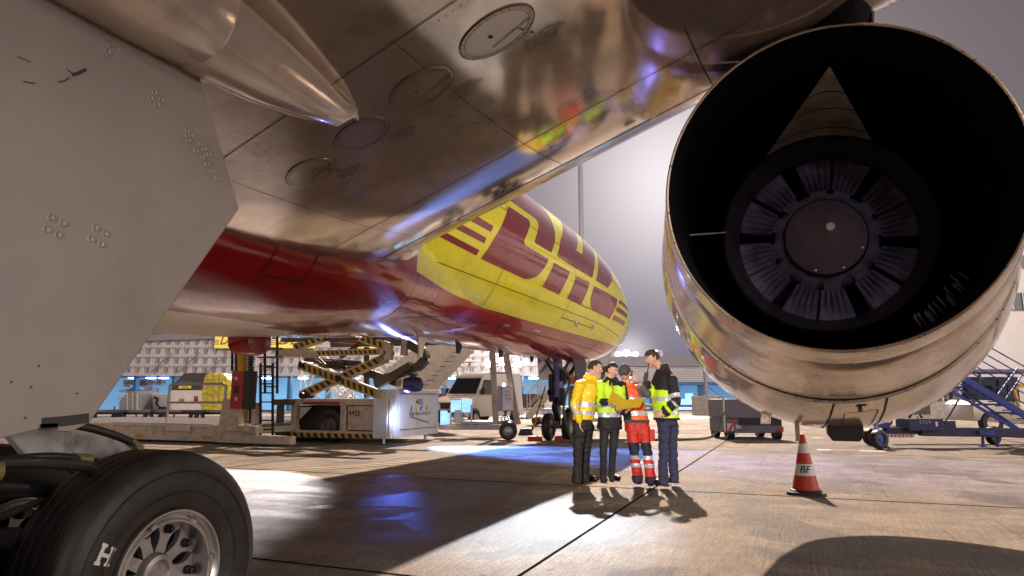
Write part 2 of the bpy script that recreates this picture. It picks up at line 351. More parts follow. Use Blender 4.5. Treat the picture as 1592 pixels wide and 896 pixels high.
def text_mesh(txt, size, place, bold=False, align='CENTER', shear=0.0, extrude=0.0, gap=1.0, width=None):
    """text as MB; place(u, v, d) maps text plane metres to the world"""
    cu = bpy.data.curves.new('txt', 'FONT'); cu.body = txt; cu.size = size; cu.align_x = align; cu.align_y = 'CENTER'
    cu.shear = shear; cu.space_character = gap; cu.resolution_u = 3; cu.extrude = extrude
    if bold: cu.offset = size*0.02
    o = bpy.data.objects.new('txt', cu); C.objects.link(o)
    dg = bpy.context.evaluated_depsgraph_get(); me = bpy.data.meshes.new_from_object(o.evaluated_get(dg))
    mb = MB(); k = 1.0
    if width and len(me.vertices):
        xs = [v.co.x for v in me.vertices]; k = width/(max(xs)-min(xs))
    mb.add([place(v.co.x*k, v.co.y, v.co.z) for v in me.vertices], [tuple(p.vertices) for p in me.polygons])
    bpy.data.objects.remove(o); bpy.data.curves.remove(cu); bpy.data.meshes.remove(me)
    return mb
def merge(mbs):
    o = MB()
    for m in mbs:
        k = len(o.v); o.v += m.v; o.f += [tuple(i+k for i in f) for f in m.f]; o.mi += m.mi
    return o
# ------------------------------------------------------------------ ground: damp apron concrete
gm = bpy.data.materials.new('apron_concrete'); gm.use_nodes = True; t = gm.node_tree; b = t.nodes['Principled BSDF']; MATS['apron_concrete'] = gm
gco = t.nodes.new('ShaderNodeTexCoord').outputs['Object']
def gn(scale, detail=5, rough=0.6, st=None, dist=0.0):
    n = t.nodes.new('ShaderNodeTexNoise'); n.inputs['Scale'].default_value = scale; n.inputs['Detail'].default_value = detail
    n.inputs['Roughness'].default_value = rough; n.inputs['Distortion'].default_value = dist
    src = gco
    if st:
        mp = t.nodes.new('ShaderNodeMapping'); mp.inputs['Scale'].default_value = st; t.links.new(gco, mp.inputs[0]); src = mp.outputs[0]
    t.links.new(src, n.inputs['Vector']); return n.outputs[0]
def gr(src, a, bb, ca, cb):
    r = t.nodes.new('ShaderNodeMapRange'); r.inputs[1].default_value = a; r.inputs[2].default_value = bb; r.inputs[3].default_value = ca; r.inputs[4].default_value = cb
    t.links.new(src, r.inputs[0]); return r.outputs[0]
def gmath(op, a, c):
    m = t.nodes.new('ShaderNodeMath'); m.operation = op
    for i, v in enumerate((a, c)):
        if isinstance(v, (int, float)): m.inputs[i].default_value = v
        else: t.links.new(v, m.inputs[i])
    return m.outputs[0]
wet = gr(gn(0.42, 7, 0.6, dist=0.5), 0.50, 0.535, 0, 1)        # damp islands
wet2 = gr(gn(0.9, 5, 0.6, st=(0.5, 1.6, 1)), 0.46, 0.62, 0, 1)
wetm = gmath('MAXIMUM', wet, gmath('MULTIPLY', wet2, 0.55))
fine = gr(gn(40, 4, 0.85), 0.42, 0.58, 0.66, 1.34)
mid = gr(gn(1.4, 7, 0.65), 0.38, 0.62, 0.8, 1.2)
broom = gr(gn(1.0, 2, 0.5, st=(40, 2.5, 1)), 0.38, 0.62, 0.90, 1.09)
br = gmath('MULTIPLY', gmath('MULTIPLY', fine, mid), broom)
streak = gr(gn(1.0, 4, 0.6, st=(7.0, 0.22, 1), dist=0.3), 0.60, 0.68, 1.0, 0.72)
spots = gr(gn(3.1, 3, 0.5), 0.69, 0.72, 1.0, 0.5)
br = gmath('MULTIPLY', gmath('MULTIPLY', br, streak), spots)
br = gmath('MULTIPLY', br, gr(wetm, 0, 1, 1.0, 0.45))
rgb = t.nodes.new('ShaderNodeVectorMath'); rgb.operation = 'SCALE'; rgb.inputs[0].default_value = (0.38, 0.31, 0.25); t.links.new(br, rgb.inputs['Scale'])
t.links.new(rgb.outputs[0], b.inputs['Base Color']); b.inputs['Specular IOR Level'].default_value = 0.24
t.links.new(gr(wetm, 0, 1, 0.75, 0.42), b.inputs['Roughness'])
bp = t.nodes.new('ShaderNodeBump'); bp.inputs['Strength'].default_value = 1.0; bp.inputs['Distance'].default_value = 0.02
t.links.new(gmath('ADD', gn(120, 2, 0.7), gmath('MULTIPLY', gn(1.0, 2, 0.5, st=(42, 2.5, 1)), 0.8)), bp.inputs['Height']); t.links.new(bp.outputs[0], b.inputs['Normal'])
g = MB(); g.box((-400, -150, -0.5), (400, 600, 0)); tag(build('apron', g, 'apron_concrete'), kind='structure')
def strip(name, p, q, w, m, z=0.004):
    p = Vector((p[0], p[1], 0)); q = Vector((q[0], q[1], 0)); d = (q-p).normalized(); s = Vector((-d.y, d.x, 0))*w/2
    k = MB(); k.box((0, 0, 0), (0, 0, 0)); k = MB()
    a = [p-s, q-s, q+s, p+s]; k.prism([Vector((v.x, v.y, z)) for v in a], (0, 0, -0.002))
    return tag(build(name, k, m), kind='structure')
for x in (-24.4, -16.9, -9.4, -1.87, 5.65, 13.2, 20.7): strip('pavement_joint', (x, -20), (x, 60), 0.028, 'joint_dark')
for y in (-5.4, 4.42, 9.62, 17.1, 24.6, 32.1, 39.6): strip('pavement_joint', (-60, y), (50, y), 0.022, 'joint_dark', 0.0055)
strip('taxi_line', (-8.9, 8.3), (-4.6, 16.3), 0.09, 'paint_yellow', 0.008)
strip('taxi_line', (-8.65, 8.15), (-4.3, 16.2), 0.07, 'paint_yellow', 0.008)
strip('stand_line', (-30, 34), (-2, 30), 0.15, 'paint_yellow', 0.008)
for x, y in ((0.98, 18.1), (1.0, 23.2)):
    strip('stand_marking', (x-0.55, y), (x+0.9, y+0.05), 0.42, 'paint_white', 0.009)
    strip('stand_marking', (x-0.25, y), (x+0.35, y+0.02), 0.26, 'paint_red', 0.0125)
# ------------------------------------------------------------------ the aircraft
XC = -6.38; YT = 24.3; ZT = 3.45; ZTOP = 6.08; ZBOT = 2.28; HW = 1.88
cl = lambda v: min(max(v, 0.), 1.)
def sec(y):
    ut = cl((YT-y)/8.0); ub = cl((YT-y)/4.5); uw = cl((YT-y)/5.5)
    top = ZT+(ZTOP-ZT)*(1-(1-ut)**2.1)**.72; bot = ZT-(ZT-ZBOT)*(1-(1-ub)**2.3)**.55; w = HW*(1-(1-uw)**2.3)**.58
    if y < -6: k = cl((-6-y)/16); bot += 2.6*k*k; w *= (1-0.75*k*k)
    return w, top, bot
def fpt(y, a, off=0.0):
    w, tp, bo = sec(y); zc = bo+(tp-bo)*.49; c = math.cos(a); s_ = math.sin(a); h = (tp-zc) if s_ > 0 else (zc-bo)
    return Vector((XC+(w+off)*c, y, zc+(h+off)*s_))
plane = thing('cargo_airplane', (XC, 1.5, 0), 'yellow and red twin-engine cargo jet seen from under its right wing', 'cargo plane')
ys = [-22+0.5*i for i in range(84)]+[20+0.2*i for i in range(15)]+[23+0.1*i for i in range(10)]+[23.9, 24.0, 24.1, 24.18, 24.25, 24.29, 24.3]
ys = sorted(set(round(y, 3) for y in ys if y <= YT))
ZB = 2.82
def zline(y): return ZB
angs = [2*math.pi*k/72 for k in range(72)]
fb = MB()
rows = [[fpt(y, a) for a in angs] for y in ys]
fb.grid(rows, 0, True)
fus = build('fuselage', fb, ['yellow_paint', 'red_paint'], plane, smooth=True)
def split_z(o, z0, x=None, yfun=None):
    bm = bmesh.new(); bm.from_mesh(o.data); rl = rootloc(o)
    bmesh.ops.bisect_plane(bm, geom=bm.verts[:]+bm.edges[:]+bm.faces[:], plane_co=(0, 0, z0-rl.z), plane_no=(0, 0, 1))
    if yfun is not None: bmesh.ops.bisect_plane(bm, geom=bm.verts[:]+bm.edges[:]+bm.faces[:], plane_co=(0, yfun-rl.y, 0), plane_no=(0, 1, 0))
    for f in bm.faces:
        c = f.calc_center_median()+rl
        f.material_index = 1 if (c.z < z0 or (yfun is not None and c.y < yfun)) else 0
        f.smooth = True
    bm.to_mesh(o.data); bm.free()
split_z(fus, ZB)
# belly fairing: flattened bulge round the wing root
def sstep(a, b_, v): q = cl((v-a)/(b_-a)); return q*q*(3-2*q)
def fair(y, a):
    k = sstep(5.6, 10.6, y); kb = sstep(-4, -9, y); kk = sstep(6.0, 12.2, y)
    hw = 2.24-0.82*k-0.5*kb; c = math.cos(a); q = math.sin(a); zc = 2.98+0.12*k
    up = 0.98-0.45*k; dn = (zc-(2.0+0.36*kk+0.3*kb)); ex = 0.72+0.28*k
    return Vector((XC+hw*math.copysign(abs(c)**ex, c), y, zc+(up if q > 0 else dn)*math.copysign(abs(q)**ex, q)))
fy = [-9+0.5*i for i in range(29)]+[5.3+0.2*i for i in range(36)]
fm = MB(); fm.grid([[fair(y, a) for a in angs] for y in sorted(set(fy))], 0, True)
fairing = build('belly_fairing', fm, ['yellow_paint', 'red_paint'], plane, smooth=True)
split_z(fairing, 2.86, yfun=7.6)
fairing.data.materials.append(M('alu_and_sheen'))
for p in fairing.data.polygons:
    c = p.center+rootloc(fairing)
    if c.z < 2.035 and c.y < 7.4: p.material_index = 2  # pale reflection painted as a strip on the flat belly
# BVH for decals
def bvh(objs):
    vs = []; fs = []
    for o in objs:
        k = len(vs); rl = rootloc(o); vs += [v.co+rl for v in o.data.vertices]; fs += [tuple(i+k for i in p.vertices) for p in o.data.polygons]
    return BVHTree.FromPolygons(vs, fs)
TREE = bvh([fus, fairing])
def skin_pt(y, a, off=0.006):
    w, tp, bo = sec(y); zc = bo+(tp-bo)*.49
    p0 = Vector((XC, y, zc)); p1 = fpt(y, a, 3.0); d = (p0-p1).normalized()
    hit, n, i, dist = TREE.ray_cast(p1, d)
    if hit is None: hit = fpt(y, a); n = -d
    if n.dot(d) > 0: n = -n
    return hit+n*off
LOGO = [[(9.01, -0.025), (10.21, -0.034), (10.11, -0.097), (8.76, -0.097)], [(8.52, -0.16), (9.97, -0.169), (9.94, -0.223), (8.38, -0.214)], [(8.45, -0.278), (9.83, -0.296), (9.77, -0.35), (8.52, -0.332)],
 [(11.01, 0.264), (12.01, 0.264), (12.08, 0.246), (12.01, 0.192), (11.63, 0.002), (11.63, -0.025), (11.7, -0.043), (13.02, -0.052), (12.91, -0.124), (12.74, -0.205), (12.53, -0.287), (12.25, -0.341), (11.98, -0.368), (9.97, -0.359), (10.25, -0.151), (10.56, 0.02), (10.77, 0.138)],
 [(9.6, 0.36), (10.53, 0.366), (12.58, 0.35), (12.67, 0.319), (12.6, 0.264), (12.22, 0.066), (12.22, 0.038), (13.19, 0.038), (13.57, 0.219), (13.74, 0.345), (13.91, 0.508), (14.06, 0.68), (14.02, 0.80), (13.84, 0.86), (13.5, 0.885), (9.6, 0.885)],
 [(15.82, 0.878), (16.70, 0.87), (16.74, 0.81), (15.23, 0.282), (15.75, 0.282), (16.13, 0.427), (17.23, 0.788), (17.5, 0.81), (18.15, 0.77), (17.03, 0.355), (16.58, 0.156), (16.33, 0.02), (13.57, 0.038), (14.02, 0.273)],
 [(13.36, -0.061), (14.47, -0.061), (14.29, -0.196), (14.05, -0.377), (12.95, -0.368), (13.15, -0.223)], [(14.99, -0.07), (16.09, -0.061), (15.95, -0.196), (15.75, -0.386), (14.64, -0.377), (14.81, -0.214)],
 [(18.27, 0.707), (19.0, 0.643), (18.96, 0.463), (18.6, 0.219), (17.89, 0.025), (16.68, 0.02), (17.23, 0.273)], [(16.51, -0.07), (19.0, -0.03), (18.82, -0.178), (18.58, -0.38), (16.92, -0.386), (16.55, -0.35), (16.35, -0.241)],
 [(19.31, -0.0), (21.0, 0.07), (20.85, -0.0), (19.13, -0.07)], [(19.03, -0.14), (20.75, -0.08), (20.6, -0.155), (18.96, -0.215)], [(18.89, -0.285), (20.48, -0.235), (20.4, -0.31), (18.82, -0.366)]]
def decal(polys, name, m, parent, place, sy, sa):
    out = MB()
    for P in polys:
        bm = bmesh.new(); vs = [bm.verts.new((u, v, 0)) for u, v in P]; bm.faces.new(vs)
        us = [u for u, v in P]; av = [v for u, v in P]
        k = math.floor(min(us)/sy)+1
        while k*sy < max(us):
            bmesh.ops.bisect_plane(bm, geom=bm.verts[:]+bm.edges[:]+bm.faces[:], plane_co=(k*sy, 0, 0), plane_no=(1, 0, 0)); k += 1
        k = math.floor(min(av)/sa)+1
        while k*sa < max(av):
            bmesh.ops.bisect_plane(bm, geom=bm.verts[:]+bm.edges[:]+bm.faces[:], plane_co=(0, k*sa, 0), plane_no=(0, 1, 0)); k += 1
        bmesh.ops.triangulate(bm, faces=bm.faces[:])
        bm.verts.index_update()
        out.add([place(v.co.x, v.co.y) for v in bm.verts], [tuple(v.index for v in f.verts) for f in bm.faces]); bm.free()
    return build(name, out, m, parent, smooth=True)
decal(LOGO, 'company_logo', 'logo_red', fus, skin_pt, 0.25, 0.05)
def ribbon(pts, w, place, off=None):
    """thin line as a ribbon through parameter points"""
    k = MB()
    dense = []
    for a, c in zip(pts[:-1], pts[1:]):
        n = 12
        dense += [(a[0]+(c[0]-a[0])*i/n, a[1]+(c[1]-a[1])*i/n) for i in range(n)]
    dense.append(pts[-1]); P = [place(*d) for d in dense]; rows = []
    for i, p in enumerate(P):
        d = (P[min(i+1, len(P)-1)]-P[max(i-1, 0)]).normalized(); nrm = (place.nrm(*dense[i]) if hasattr(place, 'nrm') else (p-Vector((XC, p.y, 4.0))).normalized())
        s_ = d.cross(nrm).normalized()*w/2; rows.append([p-s_, p+s_])
    k.grid(rows); return k
sl_ = []
for y in (10.9, 14.9, 18.9, 21.4): sl_.append(ribbon([(y, -1.2+0.2*i) for i in range(12)], 0.012, skin_pt))
for a in (-0.52, 0.2, -0.95): sl_.append(ribbon([(8.5+1*i, a) for i in range(13)], 0.010, skin_pt))
sl_.append(ribbon([(14.9, -0.62), (14.9, -0.38), (17.6, -0.38), (17.6, -0.62), (14.9, -0.62)], 0.016, skin_pt))
build('panel_seam', merge(sl_), 'seam_black', fus)
# little white stencils, vents and blade antennas on the belly
for (y, a, s_) in ((12.4, -0.93, 0.16), (14.0, -0.90, 0.2)):
    decal([[(y, a), (y+s_*2, a), (y+s_*2, a+0.03), (y, a+0.03)]], 'stencil', 'fairing_grey', fus, skin_pt, 0.25, 0.05)
for (y, a) in ((16.1, -0.62), (17.4, -0.56)):
    o_ = MB(); p = skin_pt(y, a, 0.01); o_.ball(p, 0.09, 12, (0.3, 0.8, 1.3)); build('static_port', o_, 'fairing_grey', fus, smooth=True)
for (x, y, h) in ((-6.3, 12.6, 0.16), (-6.3, 14.8, 0.12), (-6.1, 10.7, 0.34), (-6.5, 17.4, 0.1)):
    z = fpt(y, -math.pi/2).z
    k = MB(); k.prism([(x-0.015, y-0.17, z+0.05), (x-0.015, y+0.12, z+0.05), (x-0.015, y-0.02, z-h), (x-0.015, y-0.13, z-h)], (0.03, 0, 0)); build('antenna', k, 'fairing_grey' if h > 0.3 else 'seam_black', fus)
# red bulge and scoop below the belly, aft
k = MB(); pf = [(6.98, 2.15), (7.30, 2.15), (7.42, 2.05), (7.43, 1.94), (7.36, 1.84), (7.22, 1.79), (7.06, 1.82), (6.98, 1.92)]
k.prism([(-6.95, y, z) for y, z in pf], (0.36, 0, 0)); build('air_scoop', k, 'red_paint', fairing, bevel=0.045, smooth=True)
# service panel with stencils on the fairing flank
def fair_pt(y, z, off=0.006):
    hit, n, i, d = TREE.ray_cast(Vector((0, y, z)), Vector((-1, 0, 0)))
    if hit is None: hit = Vector((-4.3, y, z)); n = Vector((1, 0, 0))
    if n.x < 0: n = -n
    return hit+n*off
q = ribbon([(4.75, 2.60), (5.3, 2.62), (5.3, 2.36), (4.75, 2.34), (4.75, 2.60)], 0.014, fair_pt); build('service_panel', q, 'seam_black', fairing)
for yy in (3.2, 7.7, 8.9): build('panel_seam', ribbon([(yy, 2.85), (yy, 2.2)], 0.010, fair_pt), 'seam_black', fairing)
# ------------------------------------------------------------------ wing
def wsec(x):
    s_ = abs(x+4.4) if x > -6.4 else abs(-8.36-x)
    xx = x if x > -6.4 else -12.76-x
    s_ = xx+4.4
    yle = 7.09-0.513*s_; yte = -1.35 if s_ < 4.5 else -1.35-0.25*(s_-4.5)
    return yle, yle-yte, 3.05+0.129*s_
def wz(x, y, top=False):
    yle, ch, zr = wsec(x); c = cl((yle-y)/ch); tt = 0.112
    yt = 5*tt*(0.2969*math.sqrt(c)-0.126*c-0.3516*c*c+0.2843*c**3-0.1015*c**4)*ch
    return zr+(yt*1.15 if top else -yt)-0.03*c*ch*0.5
cs = [0, .0008, .002, .004, .008, .013, .02, .03, .045, .065, .09, .12, .16, .2, .25, .3, .36, .42, .5, .58, .66, .74, .82, .9, .96, 1.0]
def wingmesh(xs):
    k = MB(); rows = []
    for x in xs:
        yle, ch, zr = wsec(x); lo = [Vector((x, yle-c*ch, wz(x, yle-c*ch))) for c in cs]; hi = [Vector((x, yle-c*ch, wz(x, yle-c*ch, True))) for c in cs[::-1][:-1]]
        rows.append(lo+hi)
    k.grid(rows, 0, True); return k
wing = build('wing', wingmesh([-5.2+0.4*i for i in range(44)]), 'wing_metal', plane, smooth=True)
build('wing', wingmesh([-7.56-0.6*i for i in range(28)]), 'wing_metal', plane, smooth=True)
def wlow(x, y, off=0.004):
    return Vector((x, y, wz(x, y)-off))
def wn(x, y):
    e_ = 0.02; a = wlow(x+e_, y)-wlow(x-e_, y); c = wlow(x, y+e_)-wlow(x, y-e_); n = a.cross(c).normalized()
    return -n if n.z > 0 else n
wlow.nrm = wn
def wlow2(x, y): return wlow(x, y)
wlow2.nrm = wn
k = MB(); csl = [0.0, .0004, .001, .002, .004, .007, .011, .016, .023, .032, .043, .056, .07, .083]; rows = []
for i in range(30):
    x = -4.3+(4.15)*i/29; yle, ch, zr = wsec(x); rows.append([Vector((x, yle-c*ch+0.003*(1-c/0.083), wz(x, yle-c*ch)-0.003)) for c in csl])
k.grid(rows); slat = build('slat', k, 'brushed_slat', wing, smooth=True)
seams = []
def spanline(c, x0, x1, w=0.007):
    pts = []
    for i in range(9):
        x = x0+(x1-x0)*i/8; yle, ch, zr = wsec(x); pts.append((x, yle-c*ch))
    return ribbon(pts, w, wlow2)
for c in (0.085, 0.20): seams.append(spanline(c, -4.3, -0.1))
seams.append(spanline(0.43, -4.3, 3, 0.006))
for x in (-1.62, -3.35): seams.append(ribbon([(x, wsec(x)[0]-0.085*wsec(x)[1]), (x-0.1, wsec(x)[0]-0.43*wsec(x)[1])], 0.004, wlow2))
for x in (-0.22, -2.9):
    yle, ch, zr = wsec(x); seams.append(ribbon([(x, yle-0.01*ch), (x+0.02, yle-0.085*ch)], 0.01, wlow2))
yle, ch, _z = wsec(-0.75); seams.append(ribbon([(-0.35, wsec(-0.35)[0]-0.01), (-0.42, wsec(-0.42)[0]-1.6)], 0.008, wlow2))
build('panel_joint', merge(seams), 'seam_black', wing)
# rivets
rv = MB()
for c in (0.092, 0.193, 0.207, 0.31, 0.423):
    x = -4.2
    while x < 0.0:
        yle, ch, zr = wsec(x); p = wlow(x, yle-c*ch, 0.0045); n = wn(x, p.y); u = n.cross(Vector((0, 1, 0))).normalized(); w_ = n.cross(u)
        rv.add([p+(u*math.cos(a)+w_*math.sin(a))*0.0045 for a in [math.pi*j/3 for j in range(6)]], [tuple(range(6))]); x += 0.045
build('rivets', rv, 'mark_black', wing)
dl = Vector((1, -0.513, 0)).normalized(); dp_ = Vector((0.513, 1, 0)).normalized()
CAUT = ['CAUTION', 'INSTALL ONLY IMPACT', 'RESISTANT DOOR AT', 'THIS LOCATION']
for i, (px, py) in enumerate(((771, 52), (654, 138), (562, 209), (482, 268))):
    p = G(px, py, 3.15)
    for _ in range(6): p = G(px, py, wz(p.x, p.y))
    cx, cy = p.x, p.y
    def mp(u, v, off=0.004): 
        q_ = Vector((cx, cy, 0))+dl*u+dp_*v; return wlow(q_.x, q_.y, off)
    d = MB(); n = 48
    d.grid([[mp(0.245*math.cos(2*math.pi*j/n)*s_, 0.135*math.sin(2*math.pi*j/n)*s_, o) for j in range(n)] for s_, o in ((1.0, 0.001), (1.0, 0.004), (0.975, 0.0045), (0.97, 0.001), (0.962, 0.001), (0.957, 0.0045), (0.5, 0.005), (0.001, 0.005))], 0, True)
    ap = build('access_panel', d, 'alu_and_sheen' if i == 0 else 'wing_metal', wing, smooth=True)
    rg = MB()
    for s_, w_ in ((1.0, 0.0022), (0.86, 0.0016)):
        rg.grid([[mp((0.245*s_+dd)*math.cos(2*math.pi*j/n), (0.135*s_+dd)*math.sin(2*math.pi*j/n), 0.0062) for j in range(n)] for dd in (-w_, w_)], 0, True)
    for j in range(30):
        a = 2*math.pi*j/30; c0 = (0.228*math.cos(a), 0.122*math.sin(a))
        rg.add([mp(c0[0]+0.0042*math.cos(b_), c0[1]+0.0042*math.sin(b_), 0.0068) for b_ in [math.pi*q_/3 for q_ in range(6)]], [tuple(range(6))])
    if i < 2: rg.add([mp(-0.03+0.014*math.cos(b_), -0.01+0.014*math.sin(b_), 0.0068) for b_ in [math.pi*q_/6 for q_ in range(12)]], [tuple(range(12))])
    rg.add([mp(u, v, 0.0068) for u, v in ((0.09, 0.07), (0.10, 0.07), (0.10, 0.105), (0.09, 0.105))], [(0, 1, 2, 3)])
    rg.add([mp(u, v, 0.002) for u, v in ((0.09, 0.145), (0.10, 0.145), (0.10, 0.172), (0.09, 0.172))], [(0, 1, 2, 3)])
    build('panel_ring', rg, 'mark_black', ap)
    tx = [text_mesh('IMPACT RESISTANT DOOR', 0.024, lambda u, v, w_: mp(-u+0.05, v+0.055, 0.0075))]
    for j, s_ in enumerate(CAUT): tx.append(text_mesh(s_, 0.027, place=lambda u, v, w_, j=j: mp(-u+0.10, v+0.275-0.026*j, 0.002)))
    for m_ in tx: build('stencil_text', m_, 'mark_black', ap, fixn=False)
# wing root leading edge fillet
k = MB(); F1_ = [AX(586, 396, -4.02), AX(606, 372, -3.98), AX(634, 352, -3.97), AX(666, 343, -4.03), AX(661, 372, -4.08), AX(654, 392, -4.12), AX(634, 405, -4.13), AX(608, 403, -4.08)]
ce_ = sum(F1_, Vector())/len(F1_)+Vector((0.06, 0, 0)); rg_ = [F1_, [p.lerp(ce_, 0.35)+Vector((0.03, 0, 0)) for p in F1_], [p.lerp(ce_, 0.7)+Vector((0.02, 0, 0)) for p in F1_], [p.lerp(ce_, 0.98) for p in F1_]]
k.grid([[p-Vector((0.35, 0, 0)) for p in F1_]]+rg_, 0, True); build('wing_root_fillet', k, 'polished_lip', plane, smooth=True)
# ------------------------------------------------------------------ flap track fairing
def canoe(prof, x, z, name, m, parent, flat=0.0):
    k = MB(); n = 36
    k.grid([[Vector((x+dx+r_*math.cos(2*math.pi*j/n), y, zc+r_*1.12*math.sin(2*math.pi*j/n))) for j in range(n)] for (y, r_, dx, zc) in prof], 0, True)
    return build(name, k, m, parent, smooth=True)
tp_ = G(557, 187, 3.0)
for _ in range(8): tp_ = G(557, 187, wz(tp_.x, tp_.y)-0.03)
FX, FY = tp_.x, tp_.y
def rel(d): return wz(FX, FY-d)
tipf = canoe([(FY, 0.005, 0, tp_.z), (FY-0.05, 0.03, 0, tp_.z+0.03), (FY-0.2, 0.075, 0, tp_.z-0.03), (FY-0.5, 0.13, 0.0, tp_.z-0.03), (FY-0.8, 0.17, 0.0, tp_.z-0.03), (FY-1.15, 0.195, 0.0, tp_.z-0.02), (FY-1.6, 0.205, 0, tp_.z+0.03)], FX, 0, 'flap_track_fairing', 'fairing_grey', plane)
canoe([(FY-1.17, 0.19, 0, tp_.z+0.03), (FY-1.165, 0.222, 0, tp_.z+0.03), (FY-1.19, 0.235, 0, tp_.z+0.03), (FY-1.5, 0.24, 0, tp_.z+0.03), (FY-2.2, 0.24, 0, tp_.z+0.04), (FY-3.2, 0.22, 0, tp_.z+0.04), (FY-4.5, 0.16, 0, tp_.z+0.04), (FY-6, 0.02, 0, tp_.z-0.1)], FX, 0, 'fairing_sleeve', 'fairing_grey', tipf)
# ------------------------------------------------------------------ main gear door (vertical panel outboard of the strut)
DX = -2.33
dpts = [AX(372, 325, DX), AX(300, 85, DX), AX(240, -60, DX), Vector((DX, 0.9, 2.8)), Vector((DX, 0.7, 1.12)), AX(0, 683, DX), AX(60, 668, DX), AX(112, 672, DX), AX(140, 657, DX)]
k = MB(); k.prism(dpts, (-0.045, 0, 0)); gdoor = build('gear_door', k, 'door_grey', plane, bevel=0.006)
def fastener(px, py, r=0.0125):
    p = AX(px, py, DX); k = MB()
    k.lathe([(0.0, r), (0.002, r), (0.003, r*0.85), (0.002, r*0.75), (0.0015, r*0.6), (0.0015, 0.0001)], p, (1, 0, 0), 16); return k
FP = [(122,7),(130,17),(136,27),(142,37),(158,49),(166,59),(174,69),(182,77),(163,87),(168,81),
 (240,144),(234,152),(251,155),(244,163),(291,204),(286,211),(297,211),(293,218),(312,224),(305,235),(318,232),(325,240),(314,245),(322,256),(331,266),(338,278),
 (79,338),(97,347),(72,357),(90,365),(148,354),(163,363),(141,372),(157,380)]
for p in FP: build('rivet', fastener(*p), 'door_grey', gdoor, smooth=True)
k = MB()
for (a, c_, w_) in (((0.60, 0), 0, 0),): pass
def dlin(pts, w): 
    return ribbon(pts, w, dpl)
def dpl(y, z): return Vector((DX+0.0008, y, z))
dpl.nrm = lambda y, z: Vector((1, 0, 0))
def dq(px, py): p = AX(px, py, DX); return (p.y, p.z)
for L_, w in (
 ([(112,117),(122,114),(134,108)], 0.012), ([(104,108),(114,116)], 0.005), ([(90,128),(100,126),(108,121)], 0.005), ([(36,127),(46,129),(55,130)], 0.005), ([(26,88),(36,92),(48,97)], 0.004),
 ([(112,12),(116,20)], 0.005), ([(64,658),(100,655),(138,650)], 0.035), ([(61,664),(90,663)], 0.02)): build('stain', ribbon([dq(*a) for a in L_], w, dpl), 'mark_black', gdoor)
for (px, py) in ((18,594),(61,569),(49,602),(120,612),(40,650)):
    p = AX(px, py, DX+0.004); dots = MB(); dots.add([p+Vector((0, 0.004*math.cos(a), 0.004*math.sin(a))) for a in [math.pi*j/4 for j in range(8)]], [tuple(range(8))]); build('drain_hole', dots, 'mark_black', gdoor)
